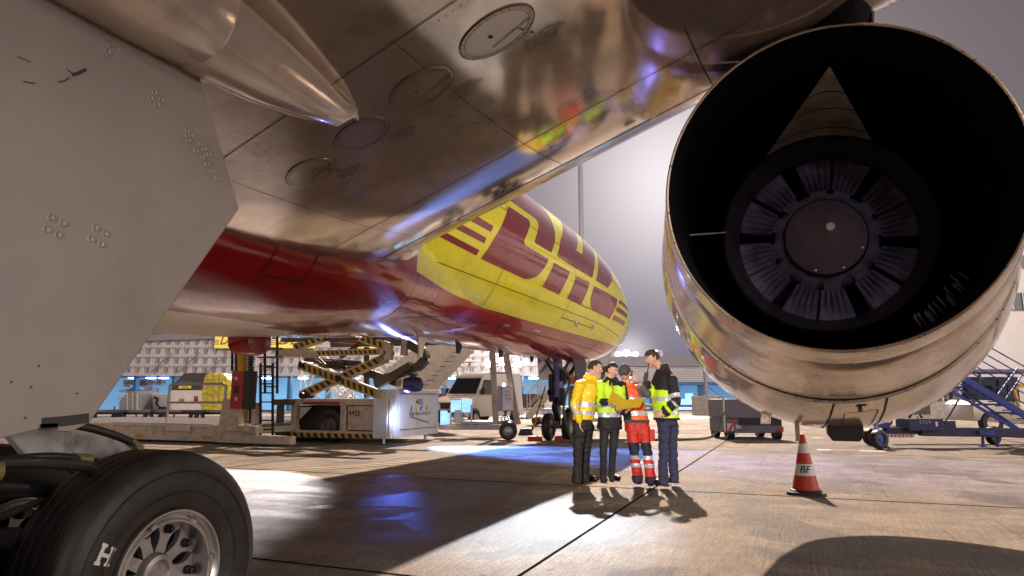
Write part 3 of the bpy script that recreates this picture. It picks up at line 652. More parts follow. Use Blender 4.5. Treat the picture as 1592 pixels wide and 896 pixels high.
# ------------------------------------------------------------------ wheels
def wheel(name, c, Rr, wd, rim, parent, side=1, deep=True):
    c = Vector(c); ax = Vector((side, 0, 0)); k = MB(); h = wd/2
    prof = [(-h*0.55, rim*0.98), (-h*0.80, rim*1.02), (-h*0.97, rim*1.25), (-h, (rim+Rr)/2*1.0), (-h*0.94, Rr*0.90), (-h*0.80, Rr*0.965), (-h*0.6, Rr*0.99)]
    tp = []
    for g_ in (-0.42, -0.14, 0.14, 0.42):
        tp += [(h*(g_-0.035), Rr), (h*(g_-0.02), Rr-0.012), (h*(g_+0.02), Rr-0.012), (h*(g_+0.035), Rr)]
    prof = prof+tp+[(-t_, r_) for t_, r_ in prof[::-1]]
    k.lathe(prof, c, ax, 96); ty = build('tyre', k, 'rubber', parent, smooth=True)
    # sidewall rib rings
    k = MB()
    for rr_, dw in ((0.83, 0.0035), (0.66, 0.0025)): 
        r0 = rim+(Rr-rim)*((rr_-0.5)/0.5); k.lathe([(h*0.985, r0-0.004), (h*1.008, r0), (h*0.985, r0+0.004)], c, ax, 96)
    build('sidewall_ribs', k, 'rubber', ty, smooth=True)
    k = MB(); 
    k.lathe([(h*0.55, rim*0.99), (h*0.84, rim*1.035), (h*0.90, rim*1.03), (h*0.90, rim*1.0), (h*0.84, rim*0.955), (h*0.70, rim*0.93), (h*0.70, rim*0.90), (h*0.80, rim*0.86), (h*0.80, rim*0.83), (h*0.5, rim*0.81), (-h*0.5, rim*0.80)], c, ax, 96)
    rm = build('rim', k, 'rim_edge', parent, smooth=True)
    # web with holes
    n = 9; ri, ro = rim*0.30, rim*0.81; k = MB(); d0 = c+ax*h*0.32; u = Vector((0, 1, 0)); w_ = Vector((0, 0, 1))
    P = lambda r_, a, d=0.0: d0+ax*d+(u*math.cos(a)+w_*math.sin(a))*r_
    rng = [ri, rim*0.40, rim*0.50, rim*0.60, rim*0.70, ro]; hw = [0, 0.12, 0.20, 0.20, 0.13, 0]
    for i in range(n):
        a0 = 2*math.pi*i/n+0.2; half = math.pi/n
        for sgn in (-1, 1):
            rows = [[P(r_, a0+sgn*half, -(0.0)), P(r_, a0+sgn*(half+hh)/2, 0.0), P(r_, a0+sgn*hh*0.5*1.6, 0.0), P(r_, a0+sgn*hh*0.5*1.6*0.98, -0.03)] for r_, hh in zip(rng, hw)]
            k.grid(rows)
    web = build('wheel_web', k, 'rim_metal', rm, smooth=True)
    k = MB(); k.lathe([(-h*0.3, rim*0.80), (-h*0.3, 0.001)], c, ax, 48); build('brake_disc', k, 'seam_black', rm)
    k = MB()
    k.lathe([(h*0.30, ri*1.08), (h*0.42, ri*1.05), (h*0.50, ri*0.95), (h*0.52, ri*0.7), (h*0.50, ri*0.66), (h*0.44, ri*0.6), (h*0.46, 0.0001)], c, ax, 40)
    build('hub_cap', k, 'rim_metal', rm, smooth=True)
    k = MB()
    for i in range(n):
        a = 2*math.pi*(i+0.5)/n+0.2; p = P(rim*0.70, a, 0.0)
        k = MB(); k.lathe([(0, 0.020), (0.022, 0.019), (0.026, 0.015), (0.020, 0.012), (0.034, 0.0105), (0.036, 0.0001)], p, ax, 12)
        build('bolt', k, 'dark_steel', rm, smooth=True)
    k = MB()
    for a in (0.1, 1.05, 2.0, 3.1, 4.1, 5.2): k.obox(c+ax*h*0.80+(u*math.cos(a)+w_*math.sin(a))*rim*0.885, ax*0.006, (u*math.cos(a)+w_*math.sin(a))*0.008, (u*-math.sin(a)+w_*math.cos(a))*0.013)
    build('balance_weights', k, 'steel', rm)
    return ty, rm
mg = thing('gear', (XC, 1.5, 0), '', ''); bpy.data.objects.remove(mg)
WC = Vector((-2.635, 2.26, 0.51))
k = MB(); k.tube([(-3.05, 1.1, 0.62), (-3.05, 2.3, 0.55)], [0.13, 0.11], 20); k.tube([(-3.6, 2.24, 0.51), (-2.7, 2.24, 0.51)], 0.08, 20); k.tube([(-3.6, 1.0, 0.51), (-2.7, 1.0, 0.51)], 0.08, 20)
gear = build('main_gear_bogie', k, 'dark_steel', plane, smooth=True)
ty0, _ = wheel('wheel', WC, 0.51, 0.37, 0.255, gear)
wheel('wheel', WC+Vector((0, -1.22, 0)), 0.51, 0.37, 0.255, gear)
for yy in (2.24, 1.02): wheel('wheel', (-3.6, yy, 0.51), 0.51, 0.37, 0.255, gear)
# the painted H and embossed sidewall lettering on the front tyre
def sw(r, a, off=0.003):
    rim = 0.255; Rr = 0.51; h = 0.185
    pr = [(h*0.80, rim*1.02), (h*0.97, rim*1.25), (h, (rim+Rr)/2), (h*0.94, Rr*0.90), (h*0.80, Rr*0.965)]
    t_ = pr[0][0]
    for (t0, r0), (t1, r1) in zip(pr[:-1], pr[1:]):
        if r0 <= r <= r1: t_ = t0+(t1-t0)*(r-r0)/(r1-r0)
    return WC+Vector((t_+off, -r*math.cos(a), r*math.sin(a)))
A0 = math.atan2(0.44, 1.0)
def hmap(u, v): return sw(0.362+v, A0+(-u)/0.362, 0.002)
Hp = [[(-0.030, -0.032), (-0.008, -0.032), (-0.008, -0.022), (-0.013, -0.022), (-0.013, 0.022), (-0.008, 0.022), (-0.008, 0.032), (-0.030, 0.032), (-0.030, 0.022), (-0.026, 0.022), (-0.026, -0.022), (-0.030, -0.022)]]
Hp.append([(-u, v) for u, v in Hp[0]][::-1]); Hp.append([(-0.013, -0.006), (0.013, -0.006), (0.013, 0.006), (-0.013, 0.006)])
decal([[(v*1.15, u*1.15) for u, v in P] for P in Hp], 'painted_letter', 'white_paint', ty0, lambda v, u: hmap(v, u), 0.02, 0.02)
def swtext(txt, r0, a0, size, sgn=1):
    def pl(u, v, w_): return sw(r0+v*sgn, a0-u*sgn/r0, 0.0015)
    return text_mesh(txt, size, pl, True, gap=1.15)
bx_p = []
for j in range(13): bx_p.append((0.42, R(100-3.2*j)))
for j in range(13): bx_p.append((0.385, R(100-3.2*(12-j))))
bx_p.append(bx_p[0])
def swp(r_, a): return sw(r_, a, 0.0015)
swp.nrm = lambda r_, a: Vector((1, 0, 0))
build('embossed_panel', ribbon(bx_p, 0.003, swp), 'rubber_light', ty0)
# strut, doors, braces, hoses
k = MB(); k.tube([(-3.08, 1.62, 0.6), (-3.1, 1.58, 1.5)], 0.10, 24); k.tube([(-3.1, 1.58, 1.4), (-3.12, 1.5, 3.0)], 0.15, 24); k.tube([(-3.1, 1.6, 1.45), (-4.4, 1.5, 2.7)], 0.07, 12)
build('gear_strut', k, 'gear_white', gear, smooth=True)
k = MB(); k.prism([(-2.9, 1.95, 1.20), (-2.9, 1.72, 1.20), (-2.9, 1.9, 1.0), (-2.9, 2.42, 0.95), (-2.9, 2.44, 0.99)], (-0.05, 0, 0)); build('torque_link', k, 'gear_white', gear, bevel=0.01)
k = MB()
for pts, r_ in (([(-2.75, 1.75, 1.16), (-2.72, 2.0, 1.13), (-2.7, 2.2, 1.06), (-2.7, 2.28, 0.98)], 0.017), ([(-2.85, 1.6, 1.0), (-2.78, 1.9, 1.02), (-2.78, 2.1, 0.98), (-2.8, 2.3, 0.9)], 0.016), ([(-2.5, 1.2, 1.02), (-2.55, 1.6, 1.03), (-2.6, 1.95, 0.98), (-2.7, 2.05, 0.9)], 0.022), ([(-2.5, 1.1, 0.92), (-2.6, 1.5, 0.95), (-2.75, 1.8, 0.9)], 0.018), ([(-2.45, 1.2, 0.85), (-2.6, 1.5, 0.8), (-2.8, 1.9, 0.84)], 0.014)):
    P_ = [Vector(p) for p in pts]; dn = []
    for i in range(len(P_)-1):
        for j in range(6): dn.append(P_[i].lerp(P_[i+1], j/6))
    dn.append(P_[-1]); 
    for _ in range(3): dn = [dn[0]]+[(dn[i-1]+dn[i]+dn[i+1])/3 for i in range(1, len(dn)-1)]+[dn[-1]]
    k.tube(dn, r_, 10)
build('brake_hoses', k, 'hose_black', gear, smooth=True)
k = MB(); k.bar((-2.7, 1.15, 1.0), (-2.9, 2.0, 0.86), 0.05); k.bar((-2.6, 1.2, 0.75), (-2.95, 1.9, 0.7), 0.06); k.tube([(-2.55, 1.3, 1.02), (-2.55, 1.55, 1.0)], 0.03, 12); k.tube([(-2.7, 1.3, 0.98), (-2.7, 1.5, 0.6)], 0.02, 8); k.box((-2.9, 1.1, 0.70), (-2.75, 1.7, 0.78))
build('brake_rods', k, 'dark_steel', gear, smooth=True)
k = MB(); k.tube([(-2.55, 1.53, 1.0), (-2.55, 1.57, 1.0)], 0.04, 14); k.tube([(-2.79, 2.0, 1.0), (-2.775, 2.08, 0.985)], 0.021, 12); k.tube([(-2.706, 2.2, 1.055), (-2.701, 2.25, 1.02)], 0.021, 12); build('hose_clamps', k, 'brass', gear, smooth=True)
# ------------------------------------------------------------------ engine
ED = Vector((0.02, 1, 0.058)).normalized(); E0 = Vector((0.271, 4.0, 2.392))
def ep(y): return E0+ED*((y-4.0)/ED.y)
def lathe_e(prof, n=128, drop=True):
    k = MB(); rows = []
    u = ED.cross(Vector((0, 0, 1))).normalized(); w_ = u.cross(ED)
    for (y, r_, *d_) in prof:
        c = ep(y)-Vector((0, 0, d_[0] if d_ else 0)); rows.append([c+(u*math.cos(2*math.pi*j/n)+w_*math.sin(2*math.pi*j/n))*r_ for j in range(n)])
    k.grid(rows, 0, True); return k
engine = build('engine', lathe_e([(5.84, 1.262, 0.02), (5.845, 1.285, 0.02), (6.2, 1.37, 0.06), (6.6, 1.44, 0.10), (7.0, 1.48, 0.13), (7.6, 1.48, 0.14), (8.2, 1.44, 0.12), (8.8, 1.36, 0.08), (9.1, 1.25, 0.04), (9.2, 1.18, 0.02), (9.24, 1.12, 0.02)]), 'cowl_paint', plane, smooth=True)
build('inlet_lip', lathe_e([(9.24, 1.12, 0.02), (9.22, 1.06, 0.02), (9.1, 1.02, 0.02), (8.6, 1.03, 0.0)]), 'polished_lip', engine, smooth=True)
build('nozzle_sleeve', lathe_e([(4.0, 0.897), (3.996, 0.905), (4.0, 0.913), (4.05, 0.925), (4.3, 0.972), (4.32, 0.976), (4.33, 0.973), (4.34, 0.980), (4.7, 1.052), (5.1, 1.135), (5.5, 1.215), (5.83, 1.272), (5.832, 1.25)]), 'nozzle_metal', engine, smooth=True)
build('fan_duct', lathe_e([(4.0, 0.896), (4.1, 0.89), (4.6, 0.90), (5.2, 0.97), (6.0, 1.05), (7.0, 1.10), (8.6, 1.05)]), 'duct_black', engine, smooth=True)
build('fan_disc', lathe_e([(8.5, 1.07), (8.5, 0.05)]), 'duct_black', engine)
k = lathe_e([(5.838, 1.262, 0.01), (5.838, 1.245, 0.01), (5.9, 1.24, 0.02)]); build('cowl_seam', k, 'seam_black', engine)
core = build('core_nozzle', lathe_e([(5.62, 0.745), (5.60, 0.755), (5.62, 0.765), (5.9, 0.80), (6.4, 0.86), (7.2, 0.90), (8.4, 0.80)]), 'duct_black', engine, smooth=True)
build('core_rim', lathe_e([(5.90, 0.655), (5.74, 0.70), (5.72, 0.705), (5.66, 0.74), (5.62, 0.744)]), 'core_metal', core, smooth=True)
build('core_back', lathe_e([(6.35, 0.73), (6.35, 0.2)]), 'duct_black', core)
build('exhaust_plug', lathe_e([(6.3, 0.42), (6.1, 0.40), (5.98, 0.385), (5.93, 0.345), (5.90, 0.31)]), 'vane_metal', core, smooth=True)
k = lathe_e([(5.93, 0.315), (5.84, 0.310), (5.815, 0.295), (5.80, 0.21), (5.79, 0.10), (5.785, 0.001)]); hub = build('hub_cover', k, 'hub_metal', core, smooth=True)
U_ = ED.cross(Vector((0, 0, 1))).normalized(); W_ = U_.cross(ED)
def epa(y, r_, a): return ep(y)+(U_*math.cos(a)+W_*math.sin(a))*r_
k = MB(); k.lathe([(0, 0.034), (-0.012, 0.03), (-0.014, 0.0001)], epa(5.79, 0.085, 1.1), ED, 20); build('hub_plug', k, 'wedge_metal', hub, smooth=True)
k = MB()
for j in range(3): k.lathe([(0, 0.009), (-0.010, 0.008), (-0.011, 0.0001)], epa(5.815, 0.275, -1.9+0.75*j), ED, 8)
build('bolt', k, 'vane_metal', hub)
vn = MB(); st = MB()
nb = 12
for i in range(nb):
    a0 = 2*math.pi*i/nb+0.12+(0.05, -0.03, 0.02, -0.05, 0.04, 0.0)[i % 6]
    # collar petal
    st.grid([[epa(5.90, 0.335, a0+da) for da in (-0.17, -0.08, 0, 0.08, 0.17)], [epa(5.96, 0.40, a0+da*0.95) for da in (-0.17, -0.08, 0, 0.08, 0.17)], [epa(6.05, 0.46, a0+da*0.55) for da in (-0.17, -0.08, 0, 0.08, 0.17)]])
    for j in range(5):
        a = a0+(j-2)*0.086
        rows = []
        for q_ in range(5):
            r_ = 0.41+0.255*q_/4; tw = 0.05
            rows.append([epa(5.98, r_, a-0.036*(1+0.15*q_/4)), epa(5.95, r_, a-0.02), epa(5.985, r_, a+0.038*(1+0.15*q_/4)), epa(6.12, r_, a+0.055)])
        vn.grid(rows)
build('turbine_vanes', vn, 'vane_metal', core, smooth=True); build('collar_petals', st, 'vane_metal', core, smooth=True)
# bifurcation wedge inside the duct, top
k = MB()
def top(y, a, r_): return epa(y, r_, math.pi/2+a)
apex = top(4.55, 0.02, 0.885)
rows = []
def wpt(u, da, off=0.0):
    y = 4.55+1.15*u; rr = 0.885-0.135*u+off; return ep(y)+U_*(0.05*(1-u)-0.02*u+da*(0.004+0.40*u))+W_*(rr-0.10*u*da*da)
for i in range(9): rows.append([wpt(i/8, da) for da in (1, 0.6, 0.2, 0, -0.2, -0.6, -1)])
k.grid(rows)
wg = build('pylon_wedge', k, 'wedge_metal', engine, smooth=True)
k = MB()
for u in (0.28, 0.5, 0.78): k.grid([[wpt(u+du, da, -0.004) for du in (-0.006, 0.006)] for da in (1, 0.5, 0, -0.5, -1)])
build('wedge_seams', k, 'seam_black', wg)
k = MB(); k.bar(epa(5.3, 0.97, math.pi-0.02), epa(5.3, 0.70, math.pi-0.02), 0.05, 0.012); build('duct_strut', k, 'core_metal', engine); k = MB(); k.bar(epa(5.0, 0.94, 0.12), epa(5.75, 0.78, 0.02), 0.012); build('duct_seam', k, 'core_metal', engine)
k = MB(); rnd = random.Random(4)
for j in range(14):
    a = -0.98+0.036*j; y0_ = 5.15+rnd.uniform(-0.08, 0.08); r0_ = 0.86+rnd.uniform(-0.03, 0.03)
    k.add([epa(y0_, r0_, a), epa(y0_+0.12, r0_+0.10, a+0.01), epa(y0_+0.2, r0_+0.06, a+0.045), epa(y0_+0.05, r0_-0.02, a+0.038)], [(0, 1, 2, 3)])
build('lit_gap_flakes', k, 'white_paint', engine)  # white flakes stand for light showing through the duct gap
# cowl doors, drain mast, latch and seams on the lower cowl
def cow(y, a, off=0.004):
    pr = [(5.845, 1.285, 0.02), (6.2, 1.37, 0.06), (6.6, 1.44, 0.10), (7.0, 1.48, 0.13), (7.6, 1.48, 0.14)]
    for (y0, r0, d0), (y1, r1, d1) in zip(pr[:-1], pr[1:]):
        if y0 <= y <= y1 or y1 == 7.6:
            q_ = (y-y0)/(y1-y0); r_ = r0+(r1-r0)*q_; d_ = d0+(d1-d0)*q_
            if y <= y1: break
    return ep(y)-Vector((0, 0, d_))+(U_*math.cos(a)+W_*math.sin(a))*(r_+off)
cow.nrm = lambda y, a: (U_*math.cos(a)+W_*math.sin(a))
H_ = -math.pi/2
build('door_seams', merge([ribbon([(5.85, H_+0.27), (7.5, H_+0.20)], 0.016, cow), ribbon([(5.85, H_-0.02), (7.5, H_-0.10)], 0.016, cow), ribbon([(6.12, H_+0.22), (6.12, H_+0.04), (6.9, H_+0.02)], 0.008, cow), ribbon([(6.12, H_+0.22), (6.95, H_+0.18)], 0.008, cow), ribbon([(5.93, H_+0.16), (5.93, H_+0.10)], 0.03, cow), ribbon([(5.9, H_+0.12), (6.08, H_+0.125)], 0.03, cow)]), 'seam_black', engine)
c = cow(6.75, H_+0.055, -0.02); k = MB()
k.prism([c+Vector(v) for v in ((-0.14, 0, 0.10), (0.14, 0, 0.10), (0.145, 0, -0.10), (0.11, 0, -0.15), (-0.11, 0, -0.15), (-0.145, 0, -0.10))], (0, 0.35, 0.0)); build('exhaust_duct', k, 'seam_black', engine, bevel=0.015)
c = cow(6.9, H_-0.22, 0); k = MB(); k.prism([c+Vector(v) for v in ((-0.02, -0.1, 0.02), (-0.02, 0.12, 0.02), (-0.02, 0.06, -0.16), (-0.02, -0.06, -0.16))], (0.04, 0, 0)); build('drain_mast', k, 'cowl_paint', engine)
c = cow(7.2, H_-0.42, 0); k = MB(); k.obox(c, Vector((0.045, 0, 0)), Vector((0, 0.1, 0)), Vector((0.01, 0, 0.11))); build('drain_mast', k, 'cowl_paint', engine, bevel=0.01)
build('sleeve_seam', merge([ribbon([(4.34, H_-0.42), (4.6, H_-0.42)], 0.004, lambda y, a: epa(y, 0.914+0.2*(y-4.04)+0.008, a))]), 'seam_black', engine)
# other engine (port side), simple repeat of cowl
pe = engine.copy(); C.objects.link(pe); pe.parent = plane; pe.location = (2*(XC-0.27), 0, 0)
for ch in engine.children:
    if ch.name.split('.')[0] in ('inlet_lip', 'nozzle_sleeve', 'fan_duct', 'fan_disc'):
        cc = ch.copy(); C.objects.link(cc); cc.parent = pe
# pylon
k = MB(); rws = []
for (y, z0, hw_) in ((2.2, 3.42, 0.02), (2.8, 3.40, 0.14), (3.4, 3.38, 0.21), (4.0, 3.36, 0.25), (5.0, 3.42, 0.27), (6.5, 3.6, 0.27), (8.2, 3.72, 0.18), (8.8, 3.78, 0.04)):
    zt = 4.2 if y < 5 else 4.0
    rws.append([Vector((0.29+sx*hw_, y, z)) for sx, z in ((-1, zt), (-1, z0+0.08), (-0.6, z0), (0.6, z0), (1, z0+0.08), (1, zt))])
k.grid(rws, 0, True); build('engine_pylon', k, 'duct_black', plane, smooth=True)
k = MB(); k.prism([(0.56, 4.3, 3.43), (0.56, 5.6, 3.5), (0.56, 5.2, 4.0), (0.56, 3.6, 4.0)], (0.012, 0, 0)); build('pylon_skin', k, 'fairing_grey', plane)
k = MB(); k.prism([(-0.28, 4.2, 3.45), (0.02, 4.2, 3.47), (0.02, 5.0, 3.55), (-0.24, 5.1, 3.5)], (0, 0, 0.1)); build('pylon_fillet', k, 'loader_dark', plane, bevel=0.02)
# ------------------------------------------------------------------ nose gear
NX = XC; NY = 19.2
k = MB(); k.tube([(NX, NY, 0.4), (NX, NY, 1.3)], 0.075, 18); k.tube([(NX, NY, 1.2), (NX, NY, 2.6)], 0.13, 20); k.tube([(NX, NY, 1.15), (NX, NY, 1.30)], 0.17, 20); k.tube([(NX, NY, 1.55), (NX, NY, 1.7)], 0.16, 20)
k.tube([(NX-0.35, NY, 0.39), (NX+0.35, NY, 0.39)], 0.05, 12)
ngear = build('nose_gear', k, 'gear_navy' if 'gear_navy' in MATS else 'cabinet_grey', plane, smooth=True)
k = MB(); k.tube([(NX-0.1, NY, 1.5), (NX-0.35, NY+1.1, 2.45)], 0.045, 10); k.tube([(NX+0.1, NY, 1.5), (NX+0.35, NY+1.1, 2.45)], 0.045, 10); k.tube([(NX+0.12, NY, 1.9), (NX+0.45, NY, 2.45)], 0.04, 8); k.tube([(NX-0.12, NY, 1.9), (NX-0.45, NY, 2.45)], 0.04, 8)
k.bar((NX, NY-0.1, 1.3), (NX, NY-0.35, 0.95), 0.16, 0.04); k.bar((NX, NY-0.35, 0.95), (NX, NY-0.05, 0.55), 0.16, 0.04)
for (dx, z0, z1) in ((0.17, 1.0, 1.5), (-0.18, 1.1, 1.9), (0.2, 1.7, 2.1), (-0.22, 1.3, 1.45)): k.box((NX+dx-0.06, NY-0.15, z0), (NX+dx+0.06, NY+0.02, z1))
build('drag_brace', k, 'dark_steel', ngear, smooth=True)
for sx in (-1, 1):
    c = Vector((NX+sx*0.30, NY, 0.39)); kk = MB(); h = 0.12; Rr = 0.39; rim = 0.2
    kk.lathe([(-h*.6, rim), (-h*.95, rim*1.2), (-h, 0.30), (-h*.85, 0.36), (-h*.5, 0.388), (0, 0.39), (h*.5, 0.388), (h*.85, 0.36), (h, 0.30), (h*.95, rim*1.2), (h*.6, rim)], c, (1, 0, 0), 40); ty = build('tyre', kk, 'rubber', ngear, smooth=True)
    kk = MB(); kk.lathe([(h*.7, rim), (h*.4, rim*.9), (h*.3, rim*.5), (h*.6, rim*.4), (h*.6, 0.001)], c, (1, 0, 0), 30); kk.lathe([(-h*.7, rim), (-h*.4, rim*.9), (-h*.3, rim*.5), (-h*.6, rim*.4), (-h*.6, 0.001)], c, (1, 0, 0), 30); build('rim', kk, 'rim_metal', ty, smooth=True)
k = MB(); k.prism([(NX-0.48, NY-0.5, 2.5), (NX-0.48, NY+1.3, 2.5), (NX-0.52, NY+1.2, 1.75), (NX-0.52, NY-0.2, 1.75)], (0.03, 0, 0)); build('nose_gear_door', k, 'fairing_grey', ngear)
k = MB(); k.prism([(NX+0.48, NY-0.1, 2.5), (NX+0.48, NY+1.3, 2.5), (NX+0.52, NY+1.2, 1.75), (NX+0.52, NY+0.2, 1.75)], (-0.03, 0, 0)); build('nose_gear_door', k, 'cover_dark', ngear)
k = MB(); P_ = [Vector(v) for v in ((NX+0.05, 18.1, 2.24), (NX+0.35, 18.2, 2.12), (NX+0.55, 18.8, 1.8), (NX+0.35, 18.9, 1.35), (NX+0.25, 18.85, 0.9), (NX+0.45, 18.6, 0.4), (NX+0.75, 18.1, 0.03))]
dn = []
for i in range(len(P_)-1): dn += [P_[i].lerp(P_[i+1], j/6) for j in range(6)]
dn.append(P_[-1])
for _ in range(6): dn = [dn[0]]+[(dn[i-1]+dn[i]+dn[i+1])/3 for i in range(1, len(dn)-1)]+[dn[-1]]
k.tube(dn, 0.035, 8); gc_ = build('ground_power_cable', k, 'hose_green', None, smooth=True, loc=(NX+0.5, 18.6, 0)); tag(gc_, 'yellow green power cable hanging down beside the nose wheel', 'cable')
# ------------------------------------------------------------------ people
from mathutils import noise as mnoise
def capsule(mb, p, q, r0, r1, n=14):
    p, q = Vector(p), Vector(q); d = q-p; Ln = max(d.length, 1e-4); dn = d/Ln; pts = []; rr = []
    for a in (-88, -60, -30, 0): pts.append(p+dn*r0*math.sin(R(a))); rr.append(r0*math.cos(R(a)))
    for i in range(1, 6): pts.append(p+d*i/6); rr.append(r0+(r1-r0)*i/6)
    for a in (0, 30, 60, 88): pts.append(q+dn*r1*math.sin(R(a))); rr.append(r1*math.cos(R(a)))
    mb.tube(pts, rr, n)
def remesh(mb, voxel, smooth=2):
    me = bpy.data.meshes.new('tmp'); me.from_pydata([tuple(v) for v in mb.v], [], mb.f)
    bm = bmesh.new(); bm.from_mesh(me); bmesh.ops.recalc_face_normals(bm, faces=bm.faces); bm.to_mesh(me); bm.free()
    o = bpy.data.objects.new('tmp', me); C.objects.link(o)
    m = o.modifiers.new('r', 'REMESH'); m.mode = 'VOXEL'; m.voxel_size = voxel; m.use_smooth_shade = True
    if smooth:
        s_ = o.modifiers.new('s', 'SMOOTH'); s_.iterations = smooth; s_.factor = 0.5
    dg = bpy.context.evaluated_depsgraph_get(); r_ = bpy.data.meshes.new_from_object(o.evaluated_get(dg))
    bpy.data.objects.remove(o); bpy.data.meshes.remove(me); return r_
def finish(name, me, mats, parent, matf=None, wr=0.0, freq=9.0, seed=0, o0=None):
    me.name = name; me.materials.clear()
    for m in mats: me.materials.append(M(m))
    if wr:
        ns = [v.normal.copy() for v in me.vertices]
        for v, n in zip(me.vertices, ns):
            c = v.co*freq+Vector((seed*7.1, 0, 0)); c.z *= 1.7
            v.co += n*(mnoise.noise(c)*wr+mnoise.noise(c*2.6)*wr*0.45)
    if matf:
        for p in me.polygons: p.material_index = matf(p.center)
    for p in me.polygons: p.use_smooth = True
    o0 = o0 or rootloc(parent)
    for v in me.vertices: v.co -= o0
    o = bpy.data.objects.new(name, me); C.objects.link(o)
    if parent: o.parent = parent
    else: o.location = o0
    return o
def segdist(c, p, q):
    d = q-p; t_ = max(0, min(1, (c-p).dot(d)/d.dot(d))); return (c-(p+d*t_)).length, t_
def headframe(f, up=(0, 0, 1)):
    f = Vector(f).normalized(); sd = f.cross(Vector(up)).normalized(); u = sd.cross(f); return f, sd, u
def head(mb, hc, f, sc=1.0):
    F_, S_, U2 = headframe(f)
    n = 24; rows = []
    for i in range(17):
        th = math.pi*i/16; z = math.cos(th); row = []
        for j in range(n):
            ph = 2*math.pi*j/n; x = math.sin(th)*math.cos(ph); y = math.sin(th)*math.sin(ph)     # x forward, y side
            wx, wy, wz_ = 0.098, 0.076, 0.118
            X, Y, Z = x*wx, y*wy, z*wz_
            if z < 0.0:
                k = -z; Y *= 1-0.42*k**1.4
                if x < 0: X *= 1-0.45*k
                else: X *= 1-0.12*k
                X += 0.014*k
            if x > 0.3 and -0.15 < z < 0.35 and abs(y) > 0.2: X -= 0.006
            row.append(hc+(F_*X+S_*Y+U2*Z)*sc)
        rows.append(row)
    mb.grid(rows, 0, True)
    P = lambda a, b_, c: hc+(F_*a+S_*b_+U2*c)*sc
    capsule(mb, P(0.090, 0, 0.022), P(0.112, 0, -0.018), 0.008*sc, 0.013*sc, 8)
    capsule(mb, P(0.088, -0.012, -0.022), P(0.088, 0.012, -0.022), 0.009*sc, 0.009*sc, 8)
    capsule(mb, P(0.082, -0.032, 0.032), P(0.082, 0.032, 0.032), 0.011*sc, 0.011*sc, 8)
    capsule(mb, P(0.086, -0.014, -0.055), P(0.086, 0.014, -0.055), 0.009*sc, 0.009*sc, 8)
    capsule(mb, P(0.078, -0.006, -0.098), P(0.078, 0.006, -0.098), 0.017*sc, 0.017*sc, 8)
    for s_ in (-1, 1): capsule(mb, P(-0.004, s_*0.076, 0.018), P(-0.002, s_*0.073, -0.022), 0.015*sc, 0.010*sc, 8)
    return P
def hand(mb, w, d, n, curl=0.5, side=1, s_=1.0, spread=0.10):
    """w wrist, d finger direction, n palm normal (curl towards it)"""
    d = Vector(d).normalized(); n = Vector(n); n = (n-d*n.dot(d)).normalized(); x = d.cross(n)*side
    for o_ in (-0.026, -0.009, 0.009, 0.026): capsule(mb, w+d*0.005+x*o_*0.6*s_, w+(d*0.082+x*o_*1.05)*s_, 0.015*s_, 0.0125*s_, 8)
    for k_, (o_, ln) in enumerate(((0.030, 0.072), (0.010, 0.082), (-0.010, 0.076), (-0.029, 0.058))):
        p = w+(d*0.082+x*o_)*s_; a = 0.15+curl*0.4*(1+0.08*k_); dd = (d+x*o_*3.2*spread*10*0.3).normalized()
        for sg, fr in enumerate((0.45, 0.30, 0.25)):
            v = dd*math.cos(a)+n*math.sin(a); q_ = p+v*ln*fr*s_; capsule(mb, p, q_, (0.0098-0.001*sg)*s_, (0.0090-0.001*sg)*s_, 7); p = q_; a += curl*(0.95-0.1*sg)
    p = w+(d*0.022+x*0.026)*s_; v = (d*0.62+x*0.72+n*0.35).normalized()
    q_ = p+v*0.040*s_; capsule(mb, p, q_, 0.0135*s_, 0.0105*s_, 8); v = (d*0.85+x*0.25+n*(0.35+0.4*curl)).normalized(); capsule(mb, q_, q_+v*0.034*s_, 0.0105*s_, 0.009*s_, 8)
def torso_rings(mb, ps, f, dims, sidev=None, n=28):
    """ps centres bottom to top, dims (half width, half depth)"""
    F_ = Vector(f).normalized(); S_ = sidev or F_.cross(Vector((0, 0, 1))).normalized(); rows = []
    pts = []
    rows.append([Vector(ps[0])-Vector((0, 0, 0.01)) + (S_*math.cos(a)*dims[0][0]+F_*math.sin(a)*dims[0][1])*0.05 for a in [2*math.pi*j/n for j in range(n)]])
    for p, (w_, d_) in zip(ps, dims):
        row = []
        for j in range(n):
            a = 2*math.pi*j/n; c = math.cos(a); s_ = math.sin(a)
            row.append(Vector(p)+S_*w_*math.copysign(abs(c)**0.8, c)+F_*d_*math.copysign(abs(s_)**0.8, s_))
        rows.append(row)
    rows.append([Vector(ps[-1])+Vector((0, 0, 0.01))+(S_*math.cos(a)*dims[-1][0]+F_*math.sin(a)*dims[-1][1])*0.05 for a in [2*math.pi*j/n for j in range(n)]])
    mb.grid(rows, 0, True)
D0 = 9.80
def J(px, py, dd=0.0): return AD(px, py, D0+dd)
VR = _r.copy()
